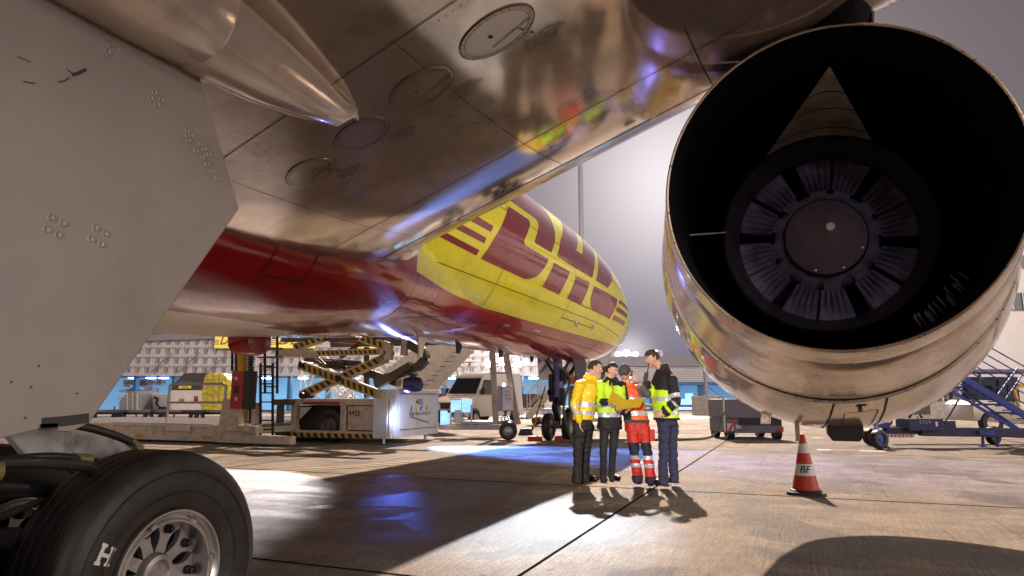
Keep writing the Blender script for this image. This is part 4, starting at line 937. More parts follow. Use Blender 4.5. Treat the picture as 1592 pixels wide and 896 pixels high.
def hairshell(hc, f, cond, m, parent, thick=1.08, sc=1.0, extra=None, seed=1):
    F_, S_, U2 = headframe(f); mb = MB(); n = 32; rows = []
    for i in range(25):
        th = math.pi*i/24; z = math.cos(th); row = []
        for j in range(n):
            ph = 2*math.pi*j/n; x = math.sin(th)*math.cos(ph); y = math.sin(th)*math.sin(ph)
            k = thick if cond(x, abs(y), z) else 0.86
            if k > 1: k += 0.035*mnoise.noise(Vector((x*4+seed, y*4, z*4)))
            X, Y, Z = x*0.098*k, y*0.077*k, z*0.118*k
            if z < 0: Y *= 1-0.35*(-z)**1.4
            row.append(hc+(F_*X+S_*Y+U2*Z)*sc)
        rows.append(row)
    mb.grid(rows, 0, True)
    if extra: extra(mb)
    me = remesh(mb, 0.005, 2); return finish('hair', me, [m], parent, None, 0.004, 45, seed)
def shoe(mb, heel, toe, w=0.045):
    heel = Vector(heel); toe = Vector(toe); d = (toe-heel)
    heel.z = toe.z = 0.0
    capsule(mb, heel+Vector((0, 0, 0.045)), heel.lerp(toe, 0.35)+Vector((0, 0, 0.055)), 0.045, 0.046, 12)
    capsule(mb, heel.lerp(toe, 0.3)+Vector((0, 0, 0.046)), heel.lerp(toe, 0.85)+Vector((0, 0, 0.038)), 0.046, 0.038, 12)
    capsule(mb, heel+Vector((0, 0, 0.06)), heel.lerp(toe, 0.12)+Vector((0, 0, 0.14)), 0.045, 0.047, 12)
def make_person(label, spec):
    g_ = spec
    base = Vector(((g_['heel'][0][0]+g_['heel'][1][0])/2, (g_['heel'][0][1]+g_['heel'][1][1])/2, 0))
    hc, hf, tf = g_['head'], g_['hf'], Vector(g_['tf']).normalized()
    hs = g_.get('hs', 1.0)
    # body: one continuous skin surface
    mb = MB(); P = head(mb, hc, hf, hs)
    nb, pel = g_['neck'], g_['pelvis']
    F_, S_, U2 = headframe(hf)
    capsule(mb, hc-U2*0.05*hs-F_*0.018, nb, 0.054*hs, 0.062*hs)
    torso_rings(mb, [pel+Vector((0, 0, -0.08)), pel+Vector((0, 0, 0.08)), pel.lerp(nb, 0.45), pel.lerp(nb, 0.8), nb], tf, [(0.14, 0.09), (0.13, 0.09), (0.13, 0.09), (0.15, 0.09), (0.06, 0.055)])
    for s_, e_, w_, h_ in g_['arms']:
        capsule(mb, s_, e_, 0.043, 0.036); capsule(mb, e_, w_, 0.037, 0.026)
        capsule(mb, nb-Vector((0, 0, 0.05)), s_, 0.05, 0.045)
        hand(mb, w_, *h_)
    for hp, kn, an in g_['legs']: capsule(mb, hp, kn, 0.068, 0.045); capsule(mb, kn, an, 0.045, 0.034); capsule(mb, an, an-Vector((0, 0, 0.06)), 0.03, 0.03)
    me = remesh(mb, 0.0058, 2)
    lipc = P(0.096, 0, -0.057)
    body = finish('person', me, ['skin', 'skin_lips'], None, lambda c: 1 if (c-lipc).length < 0.021 and abs((c-lipc).dot(U2)) < 0.009 else 0, o0=base)
    tag(body, label, 'person')
    # eyes and brows
    k = MB()
    for s_ in (-1, 1): k.ball(P(0.082, s_*0.030, 0.014), 0.0115*hs, 10)
    build('eyes', k, 'eye_white', body, smooth=True)
    k = MB()
    for s_ in (-1, 1): k.ball(P(0.0915, s_*0.030, 0.011), 0.0052*hs, 8)
    build('pupils', k, 'plastic_black', body, smooth=True)
    k = MB()
    for s_ in (-1, 1): k.tube([P(0.090, s_*0.014, 0.040), P(0.090, s_*0.032, 0.046), P(0.080, s_*0.050, 0.040)], [0.0035, 0.0045, 0.002], 6)
    build('eyebrows', k, g_['hair'], body, smooth=True)
    # trousers
    mb = MB(); tw = g_.get('tw', 1.0)
    torso_rings(mb, [pel+Vector((0, 0, -0.10)), pel, pel+Vector((0, 0, 0.12))], tf, [(0.155*tw, 0.115*tw), (0.178*tw, 0.125*tw), (0.165*tw, 0.115*tw)])
    for hp, kn, an in g_['legs']:
        capsule(mb, hp, kn, 0.094*tw, 0.066*tw); capsule(mb, kn, an, 0.066*tw, g_.get('cuff', 0.058)*tw); capsule(mb, an, Vector((an.x, an.y, 0.10)), g_.get('cuff', 0.058)*tw, g_.get('cuff', 0.058)*tw)
        capsule(mb, hp, pel, 0.09*tw, 0.10*tw)
    me = remesh(mb, 0.009, 2)
    finish('trousers', me, g_['tm'], body, g_.get('tf2'), g_.get('twr', 0.014), 10, g_.get('seed', 1))
    for (h_, t_) in g_['shoes']:
        mb = MB(); shoe(mb, h_, t_); me = remesh(mb, 0.007, 1); 
        finish('shoe', me, ['shoe'], body)
    # jacket
    mb = MB(); hem = g_['hem']; jw = g_.get('jw', 1.0)
    c0 = Vector((pel.x, pel.y, hem)); ch = pel.lerp(nb, 0.72)
    torso_rings(mb, [c0, c0.lerp(ch, 0.35), c0.lerp(ch, 0.7), ch, pel.lerp(nb, 0.88), nb+Vector((0, 0, -0.01)), nb+Vector((0, 0, 0.035))], tf, [(0.195*jw, 0.150*jw), (0.190*jw, 0.150*jw), (0.195*jw, 0.150*jw), (0.205*jw, 0.145*jw), (0.175*jw, 0.125*jw), (0.10*jw, 0.095*jw), (0.088*jw, 0.085*jw)])
    arml = []
    for (s_, e_, w_, h_), cf in zip(g_['arms'], g_['cuffs']):
        wq = e_.lerp(w_, cf)
        capsule(mb, s_, e_, 0.076*jw, 0.062*jw); capsule(mb, e_, wq, 0.062*jw, 0.050*jw); capsule(mb, nb-Vector((0, 0, 0.07)), s_, 0.085*jw, 0.078*jw)
        arml.append((s_, e_, wq))
    me = remesh(mb, 0.009, 2)
    jf = g_['jf']
    def jm(c):
        best = None
        for i, (s_, e_, wq) in enumerate(arml):
            d1, t1 = segdist(c, s_, e_); d2, t2 = segdist(c, e_, wq)
            d, tt = (d1, t1*0.5) if d1 < d2 else (d2, 0.5+t2*0.5)
            if d < 0.088*jw and (tt > 0.12) and (best is None or d < best[0]): best = (d, i, tt)
        if best: return jf('arm', best[1], best[2], c)
        return jf('torso', 0, 0, c)
    jk = finish('jacket', me, g_['jm'], body, jm, 0.013, 9, g_.get('seed', 1)+3)
    return body, P
def arm(s_, e_, w_, d, n, curl=0.5, side=1, sc=1.0, spread=0.1): return (s_, e_, w_, (d, n, curl, side, sc, spread))
Z = Vector((0, 0, 1)); toCam = -VF
# man in the yellow rain jacket, side on, looking down at the folder
hA = J(925, 572); nA = J(917, 589); pA = J(907, 657)
dirA = (VR*0.92-VF*0.15).normalized()
def jfA(kind, i, t_, c):
    if kind == 'arm': return 1 if (0.50 < t_ < 0.60 or 0.70 < t_ < 0.80) else 0
    return 1 if (1.115 < c.z < 1.175 or 0.995 < c.z < 1.055) else 0
A_, PA = make_person('man in a yellow rain jacket and dark jeans, hand hanging at his side', dict(head=hA, hf=(dirA*0.93-Z*0.30+toCam*0.05), tf=dirA, neck=nA, pelvis=pA, hair='hair_brown',
  arms=[arm(J(901, 600, -0.17), J(893, 630, -0.24), J(901, 655, -0.22), -Z*1+VR*0.1, VR, 0.35, -1), arm(J(915, 600, 0.18), J(921, 630, 0.20), J(936, 640, 0.12), VR, Z, 0.6, 1)], cuffs=[0.93, 0.9],
  legs=[(J(901, 664, -0.09), J(898, 703, -0.06), J(898, 742, 0.0)), (J(914, 664, 0.09), J(911, 702, 0.12), J(910, 738, 0.20))],
  heel=[G(894, 751), G(911, 748)], shoes=[(G(893, 752), G(908, 753)), (G(910, 747), G(929, 749))], tm=['cloth_black'], hem=0.93, jm=['jacket_yellow', 'reflective'], jf=jfA, seed=1))
hairshell(hA, dirA*0.93-Z*0.30, lambda x, y, z: z > 0.52 or (x < -0.05 and z > -0.35) or (x < 0.35 and z > 0.15 and y > .5 and x < 0.25), 'hair_brown', A_, 1.075)
k = MB(); F_, S_, U2 = headframe(dirA)
for q_ in range(2):
    k.tube([nA+Z*0.05-dirA*0.06+S_*0.05*(1-2*q_), nA+Z*0.02+dirA*0.07+S_*0.07*(1-2*q_), nA-Z*0.13+dirA*0.13+S_*0.03*(1-2*q_)], [0.035, 0.03, 0.02], 10)
build('collar', k, 'jacket_yellow', A_, smooth=True)
k = MB(); k.tube([J(923, 600, -0.05), J(924, 613, -0.1), J(925, 622, -0.1)], 0.005, 6); build('lanyard', k, 'plastic_black', A_)
# woman with the ponytail holding the folder
hB = J(951, 576, 0.05); nB = J(948, 593, 0.05); pB = J(948, 660, 0.05)
dirB = (VR*0.42-VF*0.9).normalized()
def jfB(kind, i, t_, c):
    if kind == 'arm': return 2 if t_ > 0.66 else 0
    if 1.09 < c.z < 1.145 or 0.965 < c.z < 1.03: return 1
    if c.z < 0.965: return 2
    if c.z > 1.405 and (c-nB).dot(VR) > -0.03: return 2
    return 0
B_, PB = make_person('woman with a dark ponytail in a lime jacket holding one end of a yellow folder', dict(head=hB, hf=(VR*0.72-VF*0.62-Z*0.36), tf=dirB, neck=nB, pelvis=pB, hair='hair_black', hs=0.95,
  arms=[arm(J(934, 599, -0.03), J(934, 626, -0.14), J(943, 625, -0.26), VR+Z*0.05, toCam*-0.6-Z*0.5, 0.5, -1, 0.92), arm(J(964, 600, 0.02), J(967, 627, 0.02), J(963, 640, -0.18), toCam+Z*0.3-VR*0.4, Z, 0.6, -1, 0.92)], cuffs=[0.93, 0.95],
  legs=[(J(940, 664, 0), J(938, 703, -0.02), J(938, 741, 0.05)), (J(956, 664, 0.03), J(953, 702, 0.05), J(951, 736, 0.12))],
  heel=[G(936, 750), G(950, 747)], shoes=[(G(937, 748), G(942, 751)), (G(950, 745), G(964, 748))], tm=['cloth_black'], hem=0.80, jw=0.92, tw=0.80, cuff=0.055, twr=0.006, jm=['hi_vis', 'reflective', 'cloth_black'], jf=jfB, seed=2))
hairshell(hB, VR*0.72-VF*0.62-Z*0.36, lambda x, y, z: z > 0.60 or (x < 0.10 and z > -0.45), 'hair_black', B_, 1.07, 0.95,
  lambda mb: (capsule(mb, J(942, 571, 0.15), J(938, 575, 0.2), 0.03, 0.035), capsule(mb, J(938, 575, 0.2), J(937, 590, 0.19), 0.035, 0.022), capsule(mb, J(937, 590, 0.19), J(938, 598, 0.16), 0.022, 0.01)), 2)
k = MB(); k.tube([J(956, 587, -0.05), J(960, 594, -0.07), J(966, 600, -0.02)], 0.028, 8); k.tube([J(945, 587, -0.06), J(940, 593, -0.08), J(936, 597, -0.02)], 0.024, 8); build('collar', k, 'cloth_black', B_, smooth=True)
k = MB(); k.tube([J(951, 596, -0.12), J(952, 604, -0.16), J(952, 611, -0.16)], 0.008, 6); build('lanyard', k, 'folder', B_)
# man with the cap and orange vest, lamp raised beside his face
hC = J(971, 580, 0.12); nC = J(976, 599, 0.15); pC = J(990, 662, 0.10)
hCf = (-VF*0.88-VR*0.28-Z*0.34); dirC = (-VF*0.95-VR*0.15).normalized()
def jfC(kind, i, t_, c):
    if kind == 'arm': return 2 if i == 1 else 3
    e_ = (c-pC).dot(VR)
    if e_ < -0.115-0.10*(c.z-1.2) : return 3
    if 1.175 < c.z < 1.235 or 0.985 < c.z < 1.045: return 1
    return 0
C_, PC = make_person('man in a grey cap and glasses with an orange vest and red work trousers', dict(head=hC, hf=hCf, tf=dirC, neck=nC, pelvis=pC, hair='hair_brown',
  arms=[arm(J(966, 604, 0.15), J(968, 640, 0.02), J(973, 641, -0.18), Z*0.5+VR*0.7+toCam*0.3, Z-VR*0.2, 0.3, 1, 1.0, 0.2), arm(J(992, 606, 0.14), J(1006, 612, -0.05), J(989, 590, -0.10), -VR*0.75+Z*0.7, -VF+VR*0.1, 0.75, -1)], cuffs=[0.85, 0.45],
  legs=[(J(984, 668, 0.06), J(986, 703, 0.02), J(991, 739, 0.14)), (J(1001, 668, 0.06), J(1006, 702, 0.0), J(1011, 740, 0.0))],
  heel=[G(992, 746), G(1012, 752)], shoes=[(G(993, 744), G(984, 748)), (G(1013, 750), G(1010, 756))],
  tm=['trouser_red', 'cloth_navy', 'reflective'], tf2=lambda c: (2 if (0.385 < c.z < 0.44 or 0.275 < c.z < 0.33) else (0 if c.z < 0.385 and c.z > 0.16 else (1 if c.z < 0.62 else 0))),
  hem=0.90, jw=0.93, tw=1.0, cuff=0.075, twr=0.016, jm=['vest_orange', 'reflective', 'sleeve_grey', 'cloth_black'], jf=jfC, seed=3))
F_, S_, U2 = headframe(hCf)
mb = MB(); n = 28; rows = []
for i in range(13):
    th = math.pi*0.56*i/12; z = math.cos(th)
    rows.append([hC+(F_*math.sin(th)*math.cos(2*math.pi*j/n)*0.112+S_*math.sin(th)*math.sin(2*math.pi*j/n)*0.09+U2*(z*0.118+0.02)) for j in range(n)])
mb.grid(rows, 0, True); k2 = rows[-1]; mb.grid([k2, [v*0.5+hC*0.5+U2*0.01 for v in k2]], 0, True)
br_ = [hC+F_*0.085*math.cos(a)+S_*0.088*math.sin(a)+U2*0.045 for a in [R(-70+14*i) for i in range(11)]]; br2 = [p+F_*0.055*math.cos(R(-70+14*i))-U2*0.018 for i, p in enumerate(br_)]
mb.grid([br_, br2, [p-U2*0.008 for p in br2], [p-U2*0.008 for p in br_], br_])
build('cap', mb, 'cap_grey', C_, smooth=True)
k = MB()
for s_ in (-1, 1):
    c = PC(0.103, s_*0.032, 0.012); k.tube([c+S_*0.024*math.cos(a)+U2*0.017*math.sin(a) for a in [2*math.pi*j/16 for j in range(17)]], 0.0028, 6)
    k.tube([PC(0.100, s_*0.056, 0.016), PC(0.0, s_*0.082, 0.020)], 0.0026, 6)
k.tube([PC(0.105, -0.010, 0.016), PC(0.105, 0.010, 0.016)], 0.0028, 6); build('glasses', k, 'plastic_black', C_, smooth=True)
k = MB(); w0 = J(992, 594, -0.09); k.lathe([(-0.013, 0.036), (-0.010, 0.039), (0.010, 0.039), (0.013, 0.036)], w0, (J(989, 590, -0.10)-J(1006, 612, -0.05)), 18); build('wristwatch', k, 'steel', C_, smooth=True)
lamp_p = J(980, 587, -0.22); k = MB(); k.tube([lamp_p, lamp_p+VR*0.03+Z*0.10], 0.011, 10); tl = build('pocket_torch', k, 'plastic_black', None, smooth=True, loc=lamp_p); tag(tl, 'small black pocket torch, lit, between the raised fingers of the man in the cap', 'torch')
k = MB(); k.ball(lamp_p-VF*0.004, 0.012, 10); build('bulb', k, 'lamp_blue', tl, smooth=True)
k = MB(); k.box((0, 0, 0), (0, 0, 0)); k = MB(); k.obox(J(990, 655, -0.05), VR*0.17, VF*0.02, Z*0.018); build('belt', k, 'plastic_black', C_)
k = MB(); k.obox(J(1013, 676, 0.02), VR*0.035, VF*0.07, Z*0.085); build('cargo_pocket', k, 'trouser_red', C_, bevel=0.015)
# man in the black and lime jacket with the radio
hD = J(1014, 557, -0.05); nD = J(1031, 577, -0.02); pD = J(1036, 650, 0.0)
hDf = (-VR*0.88-VF*0.30-Z*0.34); dirD = (-VR*0.90-VF*0.35).normalized()
def jfD(kind, i, t_, c):
    if kind == 'arm':
        if i == 0:
            if 0.30 < t_ < 0.40 or 0.52 < t_ < 0.61: return 1
            if t_ > 0.82 and t_ < 0.93: return 0
            return 2
        return 2 if (t_ > 0.8 or t_ < 0.15) else 0
    if c.z > 1.335+0.10*((c-pD).dot(-VR)): return 2
    if c.z < 0.955: return 2
    if 1.19 < c.z < 1.245 or 1.005 < c.z < 1.06: return 1
    return 0
D_, PD = make_person('man in a black and lime jacket with one hand in his pocket', dict(head=hD, hf=hDf, tf=dirD, neck=nD, pelvis=pD, hair='hair_brown', hs=1.03,
  arms=[arm(J(1045, 592, -0.20), J(1052, 626, -0.27), J(1034, 640, -0.22), -VR-Z*0.5, VF, 0.5, 1), arm(J(1024, 592, 0.16), J(1010, 612, 0.05), J(1005, 594, -0.04), Z-VR*0.05, -VR*0.3-VF, 0.9, 1)], cuffs=[0.97, 0.9],
  legs=[(J(1032, 662, -0.08), J(1032, 703, -0.08), J(1031, 742, -0.08)), (J(1045, 662, 0.10), J(1046, 702, 0.12), J(1048, 738, 0.20))],
  heel=[G(1036, 753), G(1049, 749)], shoes=[(G(1036, 753), G(1018, 754)), (G(1050, 748), G(1040, 750))], tm=['jeans'], hem=0.93, jw=1.03, tw=0.98, cuff=0.07, twr=0.016, jm=['hi_vis', 'reflective', 'cloth_black'], jf=jfD, seed=4))
hairshell(hD, hDf, lambda x, y, z: z > 0.45 or (x < -0.10 and z > -0.35) or (x < 0.2 and z > 0.1), 'hair_brown', D_, 1.10, 1.03, None, 5)
k = MB(); F_, S_, U2 = headframe(dirD)
k.lathe([(-0.03, 0.085), (0.0, 0.088), (0.04, 0.082), (0.07, 0.074), (0.068, 0.066), (0.0, 0.07)], nD+Z*0.03, Z+dirD*0.15, 24); build('collar', k, 'cloth_black', D_, smooth=True)
rp_ = J(1004, 586, -0.10); k = MB(); k.obox(rp_, VR*0.028, VF*0.018, Z*0.065+VR*0.012); k.tube([rp_+Z*0.06+VR*0.025, rp_+Z*0.19+VR*0.05], 0.008, 8); k.obox(rp_+Z*0.02-VF*0.02, VR*0.02, VF*0.004, Z*0.02)
rd = build('walkie_talkie', k, 'plastic_black', None, bevel=0.004, loc=rp_); tag(rd, 'black walkie-talkie with short aerial held up by the man in the black and lime jacket', 'radio')
# folder
a_, b_, c_, d_ = J(944, 624, -0.34), J(952, 609, -0.20), J(1002, 620, -0.22), J(973, 634, -0.33)
k = MB(); rows = []
mid_t, mid_b = J(972, 621, -0.20), J(965, 636, -0.34)
n_ = 10
for i in range(n_+1):
    u = i/n_
    tp2 = b_.lerp(mid_t, u*2) if u < 0.5 else mid_t.lerp(c_, u*2-1); bt2 = a_.lerp(mid_b, u*2) if u < 0.5 else mid_b.lerp(J(994, 634, -0.34), u*2-1)
    rows.append([tp2.lerp(bt2, v/4)+Z*0.006*math.sin(u*9) for v in range(5)])
k.grid(rows); k.grid([[p-Z*0.006+VF*0.004 for p in r_] for r_ in rows]); fo = build('folder', k, 'folder', None, smooth=True, loc=mid_b, fixn=False); tag(fo, 'open yellow folder held between the woman and the man in the cap', 'folder')
# ------------------------------------------------------------------ traffic cones
def cone(loc, h, label, text=None):
    t_ = thing('traffic_cone', (loc[0], loc[1], 0), label, 'traffic cone'); x, y = loc[0], loc[1]; o = Vector((x, y, 0)); s_ = h/0.75
    pr = lambda z: (0.165-(0.165-0.028)*((z-0.05)/(0.75-0.05)))*s_
    bands = [(0.05, 0.235, 'cone_red'), (0.235, 0.38, 'cone_white'), (0.38, 0.515, 'cone_red'), (0.515, 0.635, 'cone_white'), (0.635, 0.75, 'cone_red')]
    first = None
    k = MB(); mi = []
    prof = []
    for i, (z0, z1, m) in enumerate(bands): k.lathe([(z0*s_, pr(z0)), (z1*s_, pr(z1))], o, (0, 0, 1), 40, 0 if m == 'cone_red' else 1)
    k.lathe([(0.75*s_, 0.028*s_), (0.755*s_, 0.02*s_), (0.755*s_, 0.0001)], o, (0, 0, 1), 40, 0)
    b_ = build('cone_body', k, ['cone_red', 'cone_white'], t_, smooth=True)
    k = MB(); k.prism([o+Vector((a*0.23*s_, c*0.23*s_, 0.002)) for a, c in ((-1, -.75), (-.75, -1), (.75, -1), (1, -.75), (1, .75), (.75, 1), (-.75, 1), (-1, .75))], (0, 0, 0.035*s_)); k.lathe([(0.035*s_, 0.20*s_), (0.055*s_, 0.185*s_), (0.06*s_, 0.165*s_)], o, (0, 0, 1), 36)
    build('cone_base', k, 'rubber', t_)
    if text:
        phi0 = math.atan2(-y, -x)
        def pl(u, v, w_): 
            z = 0.31*s_+v; r_ = pr(z/s_)+0.0025; a = phi0+u/r_; return o+Vector((r_*math.cos(a), r_*math.sin(a), z))
        build('lettering', text_mesh(text, 0.125, pl, bold=True, shear=0.25), 'mark_black', b_, fixn=False)
    return t_
cone((0.07, 9.97), 0.76, 'red and white striped cone lettered BF standing alone below the engine', 'BF')
cone((-14.1, 9.7), 0.72, 'small red and white cone seen behind the main wheel and gear door')
# ------------------------------------------------------------------ cargo loader 4425
LY = 15.75
def Lp(px, py, y=LY): return AY(px, py, y)
ld = thing('cargo_loader', (-11.5, 17.0, 0), 'cream scissor lift cargo loader numbered 4425 with hazard stripes under the jet', 'cargo loader')
def hz(name, p, q, w, d, parent, n, seg=0.6):
    """hazard striped bar between p and q facing -y"""
    p, q = Vector(p), Vector(q); dn = (q-p).normalized(); sd = Vector((dn.z, 0, -dn.x))
    k = MB(); Ln = (q-p).length
    for i in range(n):
        c0 = p+dn*Ln*(i/n); c1 = p+dn*Ln*((i+seg)/n); sk = dn*w*0.5
        k.prism([c0-sd*w/2-sk*0.5, c1-sd*w/2-sk*0.5, c1+sd*w/2+sk*0.5, c0+sd*w/2+sk*0.5], (0, -0.004, 0))
    return build(name, k, 'hazard_black', parent)
k = MB()
a = Lp(440, 621); b_ = Lp(605, 631)
x0 = Lp(436, 690).x; x1 = -9.93
k.box((x0, LY, 1.02), (x1, 18.44, 1.19)); k.box((x0, LY, 0.20), (x1, LY+0.12, 0.33)); k.box((x0, 18.3, 0.20), (x1, 18.44, 0.33))
for px in (456, 533, 601): xx = Lp(px, 650).x; k.box((xx-0.09, LY, 0.3), (xx+0.09, LY+0.15, 1.03)); k.box((xx-0.09, 18.2, 0.3), (xx+0.09, 18.44, 1.03))
cf = build('chassis_frame', k, 'loader_cream', ld, bevel=0.01)
k = MB(); k.box((Lp(540, 650).x, LY+0.015, 0.36), (Lp(597, 650).x, LY+0.5, 1.0)); tb = build('tool_locker', k, 'loader_cream', ld, bevel=0.008)
k = MB(); k.box((Lp(544, 650).x, LY+0.008, 0.40), (Lp(594, 650).x, LY+0.02, 0.97)); build('locker_door', k, 'loader_cream', tb, bevel=0.006)
pl = Lp(551, 643); build('fleet_number', text_mesh('4425', 0.19, lambda u, v, w_: Vector((pl.x+u, LY+0.003, pl.z+v)), True), 'mark_black', tb, fixn=False)
k = MB(); k.box((x0+0.1, LY+0.3, 0.25), (-10.6, 18.2, 1.0)); build('engine_bay', k, 'seam_black', ld)
k = MB(); k.prism([Lp(466, 633), Lp(484, 633), Lp(466, 652)], (0, 0.02, 0)); build('gusset', k, 'loader_cream', cf)
wc = Lp(506, 664); wc.z = 0.46
k = MB(); k.lathe([(0.0, 0.25), (-0.02, 0.30), (-0.03, 0.40), (0.0, 0.455), (0.28, 0.46)], Vector((wc.x, LY+0.14, 0.46)), (0, 1, 0), 40); wt = build('tyre', k, 'rubber', ld, smooth=True)
k = MB(); k.lathe([(0.0, 0.25), (0.03, 0.235), (0.06, 0.20), (0.03, 0.14), (0.03, 0.10), (-0.01, 0.09), (-0.01, 0.0001)], Vector((wc.x, LY+0.14, 0.46)), (0, 1, 0), 30); 
for j in range(8): aa = 2*math.pi*j/8; k.lathe([(0, 0.015), (-0.02, 0.013), (-0.02, 0.0001)], Vector((wc.x+0.165*math.cos(aa), LY+0.15, 0.46+0.165*math.sin(aa))), (0, 1, 0), 8)
build('rim', k, 'loader_dark', wt, smooth=True)
k = MB(); k.box((x0, LY-0.012, 0.14), (x1-0.35, LY-0.004, 0.27)); hb = build('hazard_skirt', k, 'hazard_yellow', ld); hz('hazard_stripes', (x0, LY-0.013, 0.205), (x1-0.35, LY-0.013, 0.205), 0.12, 0, hb, 14, 0.5)
k = MB(); k.tube([Lp(472, 626.5, LY-0.03), Lp(527, 626.5, LY-0.03)], 0.035, 10); build('tow_bar', k, 'box_red', ld, smooth=True)
# front cabinet facing the aircraft
k = MB(); k.box((-10.42, LY-0.02, 0.16), (-9.98, 15.98, 1.2)); build('corner_post', k, 'loader_white', ld, bevel=0.01)
k = MB(); k.box((-10.42, 16.0, 0.17), (-9.90, 18.42, 1.45)); cab = build('front_cabinet', k, 'loader_white', ld, bevel=0.012)
k = MB(); k.box((-9.90, 16.18, 0.36), (-9.885, 18.28, 1.34)); fd = build('front_door', k, 'loader_white', cab, bevel=0.004)
FXX = -9.882
def Fp(px, py): return AX(px, py, FXX)
k = MB(); p = Fp(631, 613.8); q_ = Fp(680, 613.5); k.box((FXX, 16.2, 1.315), (FXX+0.006, 18.26, 1.335)); k.box((FXX, 16.2, 0.36), (FXX+0.006, 18.26, 0.375)); build('door_gap', k, 'seam_black', fd)
build('fleet_number', text_mesh('4425', 0.20, lambda u, v, w_: Vector((FXX+0.004, 17.23+u, 1.10+v)), True), 'mark_black', fd, fixn=False)
build('airport_lettering', text_mesh('Köln Bonn Airport', 0.17, lambda u, v, w_: Vector((FXX+0.004, 17.27+u, 0.79+v)), False, width=1.15), 'mark_black', fd, fixn=False)
# small pictograms: bottle, car, plane, star
def pic(y, z, pts, m):
    k = MB(); k.prism([Vector((FXX+0.002, y+a*0.085, z+c*0.085)) for a, c in pts], (0.004, 0, 0)); build('pictogram', k, m, fd)
mat('pic_green', (0.03, 0.25, 0.10), 0.4); mat('pic_blue', (0.03, 0.08, 0.5), 0.4); mat('pic_yellow', (0.7, 0.6, 0.02), 0.4); mat('pic_lime', (0.35, 0.5, 0.05), 0.4)
pic(16.80, 0.935, [(-.4, -1), (.4, -1), (.4, .2), (.15, .5), (.15, 1), (-.15, 1), (-.15, .5), (-.4, .2)], 'pic_green')
pic(17.05, 0.935, [(-1.1, -.6), (-.2, -.3), (0, -.8), (1.1, -.8), (.9, .1), (.4, .2), (.2, .8), (-.5, .9), (-.6, .2)], 'pic_yellow')
pic(17.36, 0.935, [(-1, -.9), (-.3, -.8), (0, -.2), (.9, .3), (1.1, .9), (.5, .7), (-.1, .3), (-.9, .6), (-.6, 0), (-1.2, -.4)], 'pic_blue')
pic(17.66, 0.935, [(-1, -.8), (1, -.8), (.5, -.2), (.9, .3), (.3, .3), (.1, 1), (-.4, .5)], 'pic_lime')
k = MB(); k.tube([(FXX+0.03, 16.75, 0.70), (FXX+0.03, 17.75, 0.52)], 0.018, 8); k.tube([(FXX+0.03, 16.75, 0.70), (FXX+0.03, 16.85, 0.75)], 0.012, 6); build('door_stay', k, 'steel', fd)
# headlamp, lit, and its beam
def lamp(parent, c, ax, r_, m='lamp_white'):
    k = MB(); k.lathe([(0, r_), (0.01, r_*0.9), (0.012, 0.0001)], c, ax, 16); return build('headlamp', k, m, parent, smooth=True)
lamp(ld, (-9.97, 15.86, 0.72), (1, 0, 0), 0.07, 'lamp_head')if 'lamp_head' in MATS else lamp(ld, (-9.97, 15.86, 0.72), (1, 0, 0), 0.07)
k = MB(); k.box((-9.98, 15.79, 0.63), (-9.965, 15.93, 0.81)); build('headlamp_box', k, 'steel', ld)
k = MB(); k.lathe([(0, 0.06), (0.03, 0.055), (0.03, 0.0001)], (-9.98, 15.86, 0.42), (1, 0, 0), 14); build('headlamp', k, 'plastic_black', ld)
k = MB(); k.box((-10.1, 18.43, 0.5), (-9.95, 18.5, 0.8)); build('tail_lamp', k, 'stairs_blue', ld)
k = MB()
for y in (15.86, 18.1): k = MB(); k.tube([(-10.15, y, 0.02), (-10.15, y, 0.3)], 0.04, 10); build('stabiliser', k, 'steel', ld)
# scissor arms
def arm_bar(p, q, w, th, y, name='scissor_arm', m='loader_cream', stripes=10):
    p, q = Lp(*p, y), Lp(*q, y); k = MB(); k.bar(p, q, th, w, (0, 0, 1)); o = build(name, k, m, ld, bevel=0.015)
    if stripes:
        a_, c_ = p.lerp(q, 0.06), p.lerp(q, 0.94); kk = MB(); kk.bar(a_-Vector((0, th/2+0.003, 0)), c_-Vector((0, th/2+0.003, 0)), 0.004, w*0.62); hb2 = build('hazard_band', kk, 'hazard_yellow', o)
        hz('hazard_stripes', a_-Vector((0, th/2+0.005, 0)), c_-Vector((0, th/2+0.005, 0)), w*0.60, 0, hb2, stripes, 0.45)
    return o
arm_bar((466, 567), (596, 616), 0.26, 0.14, 15.95, stripes=13)
arm_bar((468, 615), (602, 556), 0.26, 0.14, 16.15, stripes=13)
arm_bar((490, 549.5), (597, 547), 0.17, 0.10, 15.80, 'platform_beam', stripes=13)
arm_bar((430, 549), (494, 551), 0.19, 0.16, 15.82, 'slide_rail', stripes=0)
arm_bar((458, 541), (516, 521), 0.24, 0.14, 15.9, stripes=6)
arm_bar((552, 521), (604, 540), 0.26, 0.14, 15.9, stripes=5)
arm_bar((604, 537), (604, 560), 0.22, 0.16, 15.9, stripes=0)
for p, q in (((467, 567), (596, 616)), ((468, 615), (602, 556))): arm_bar(p, q, 0.22, 0.14, 18.1, m='loader_dark', stripes=0)
k = MB(); P_ = [Lp(*p, 16.6) for p in ((580, 519), (630, 531), (657, 547), (662, 558), (652, 570), (622, 583), (585, 592))]
for p, q in zip(P_[:-1], P_[1:]): k.bar(p, q+(q-p)*0.04, 0.22, 0.24)
build('folding_arm', k, 'loader_dark', ld, bevel=0.02)
k = MB(); k.bar(Lp(631, 520, 16.5), Lp(628, 553, 16.5), 0.16, 0.16, (0, 1, 0)); build('guide_post', k, 'loader_cream', ld, bevel=0.01)
k = MB()
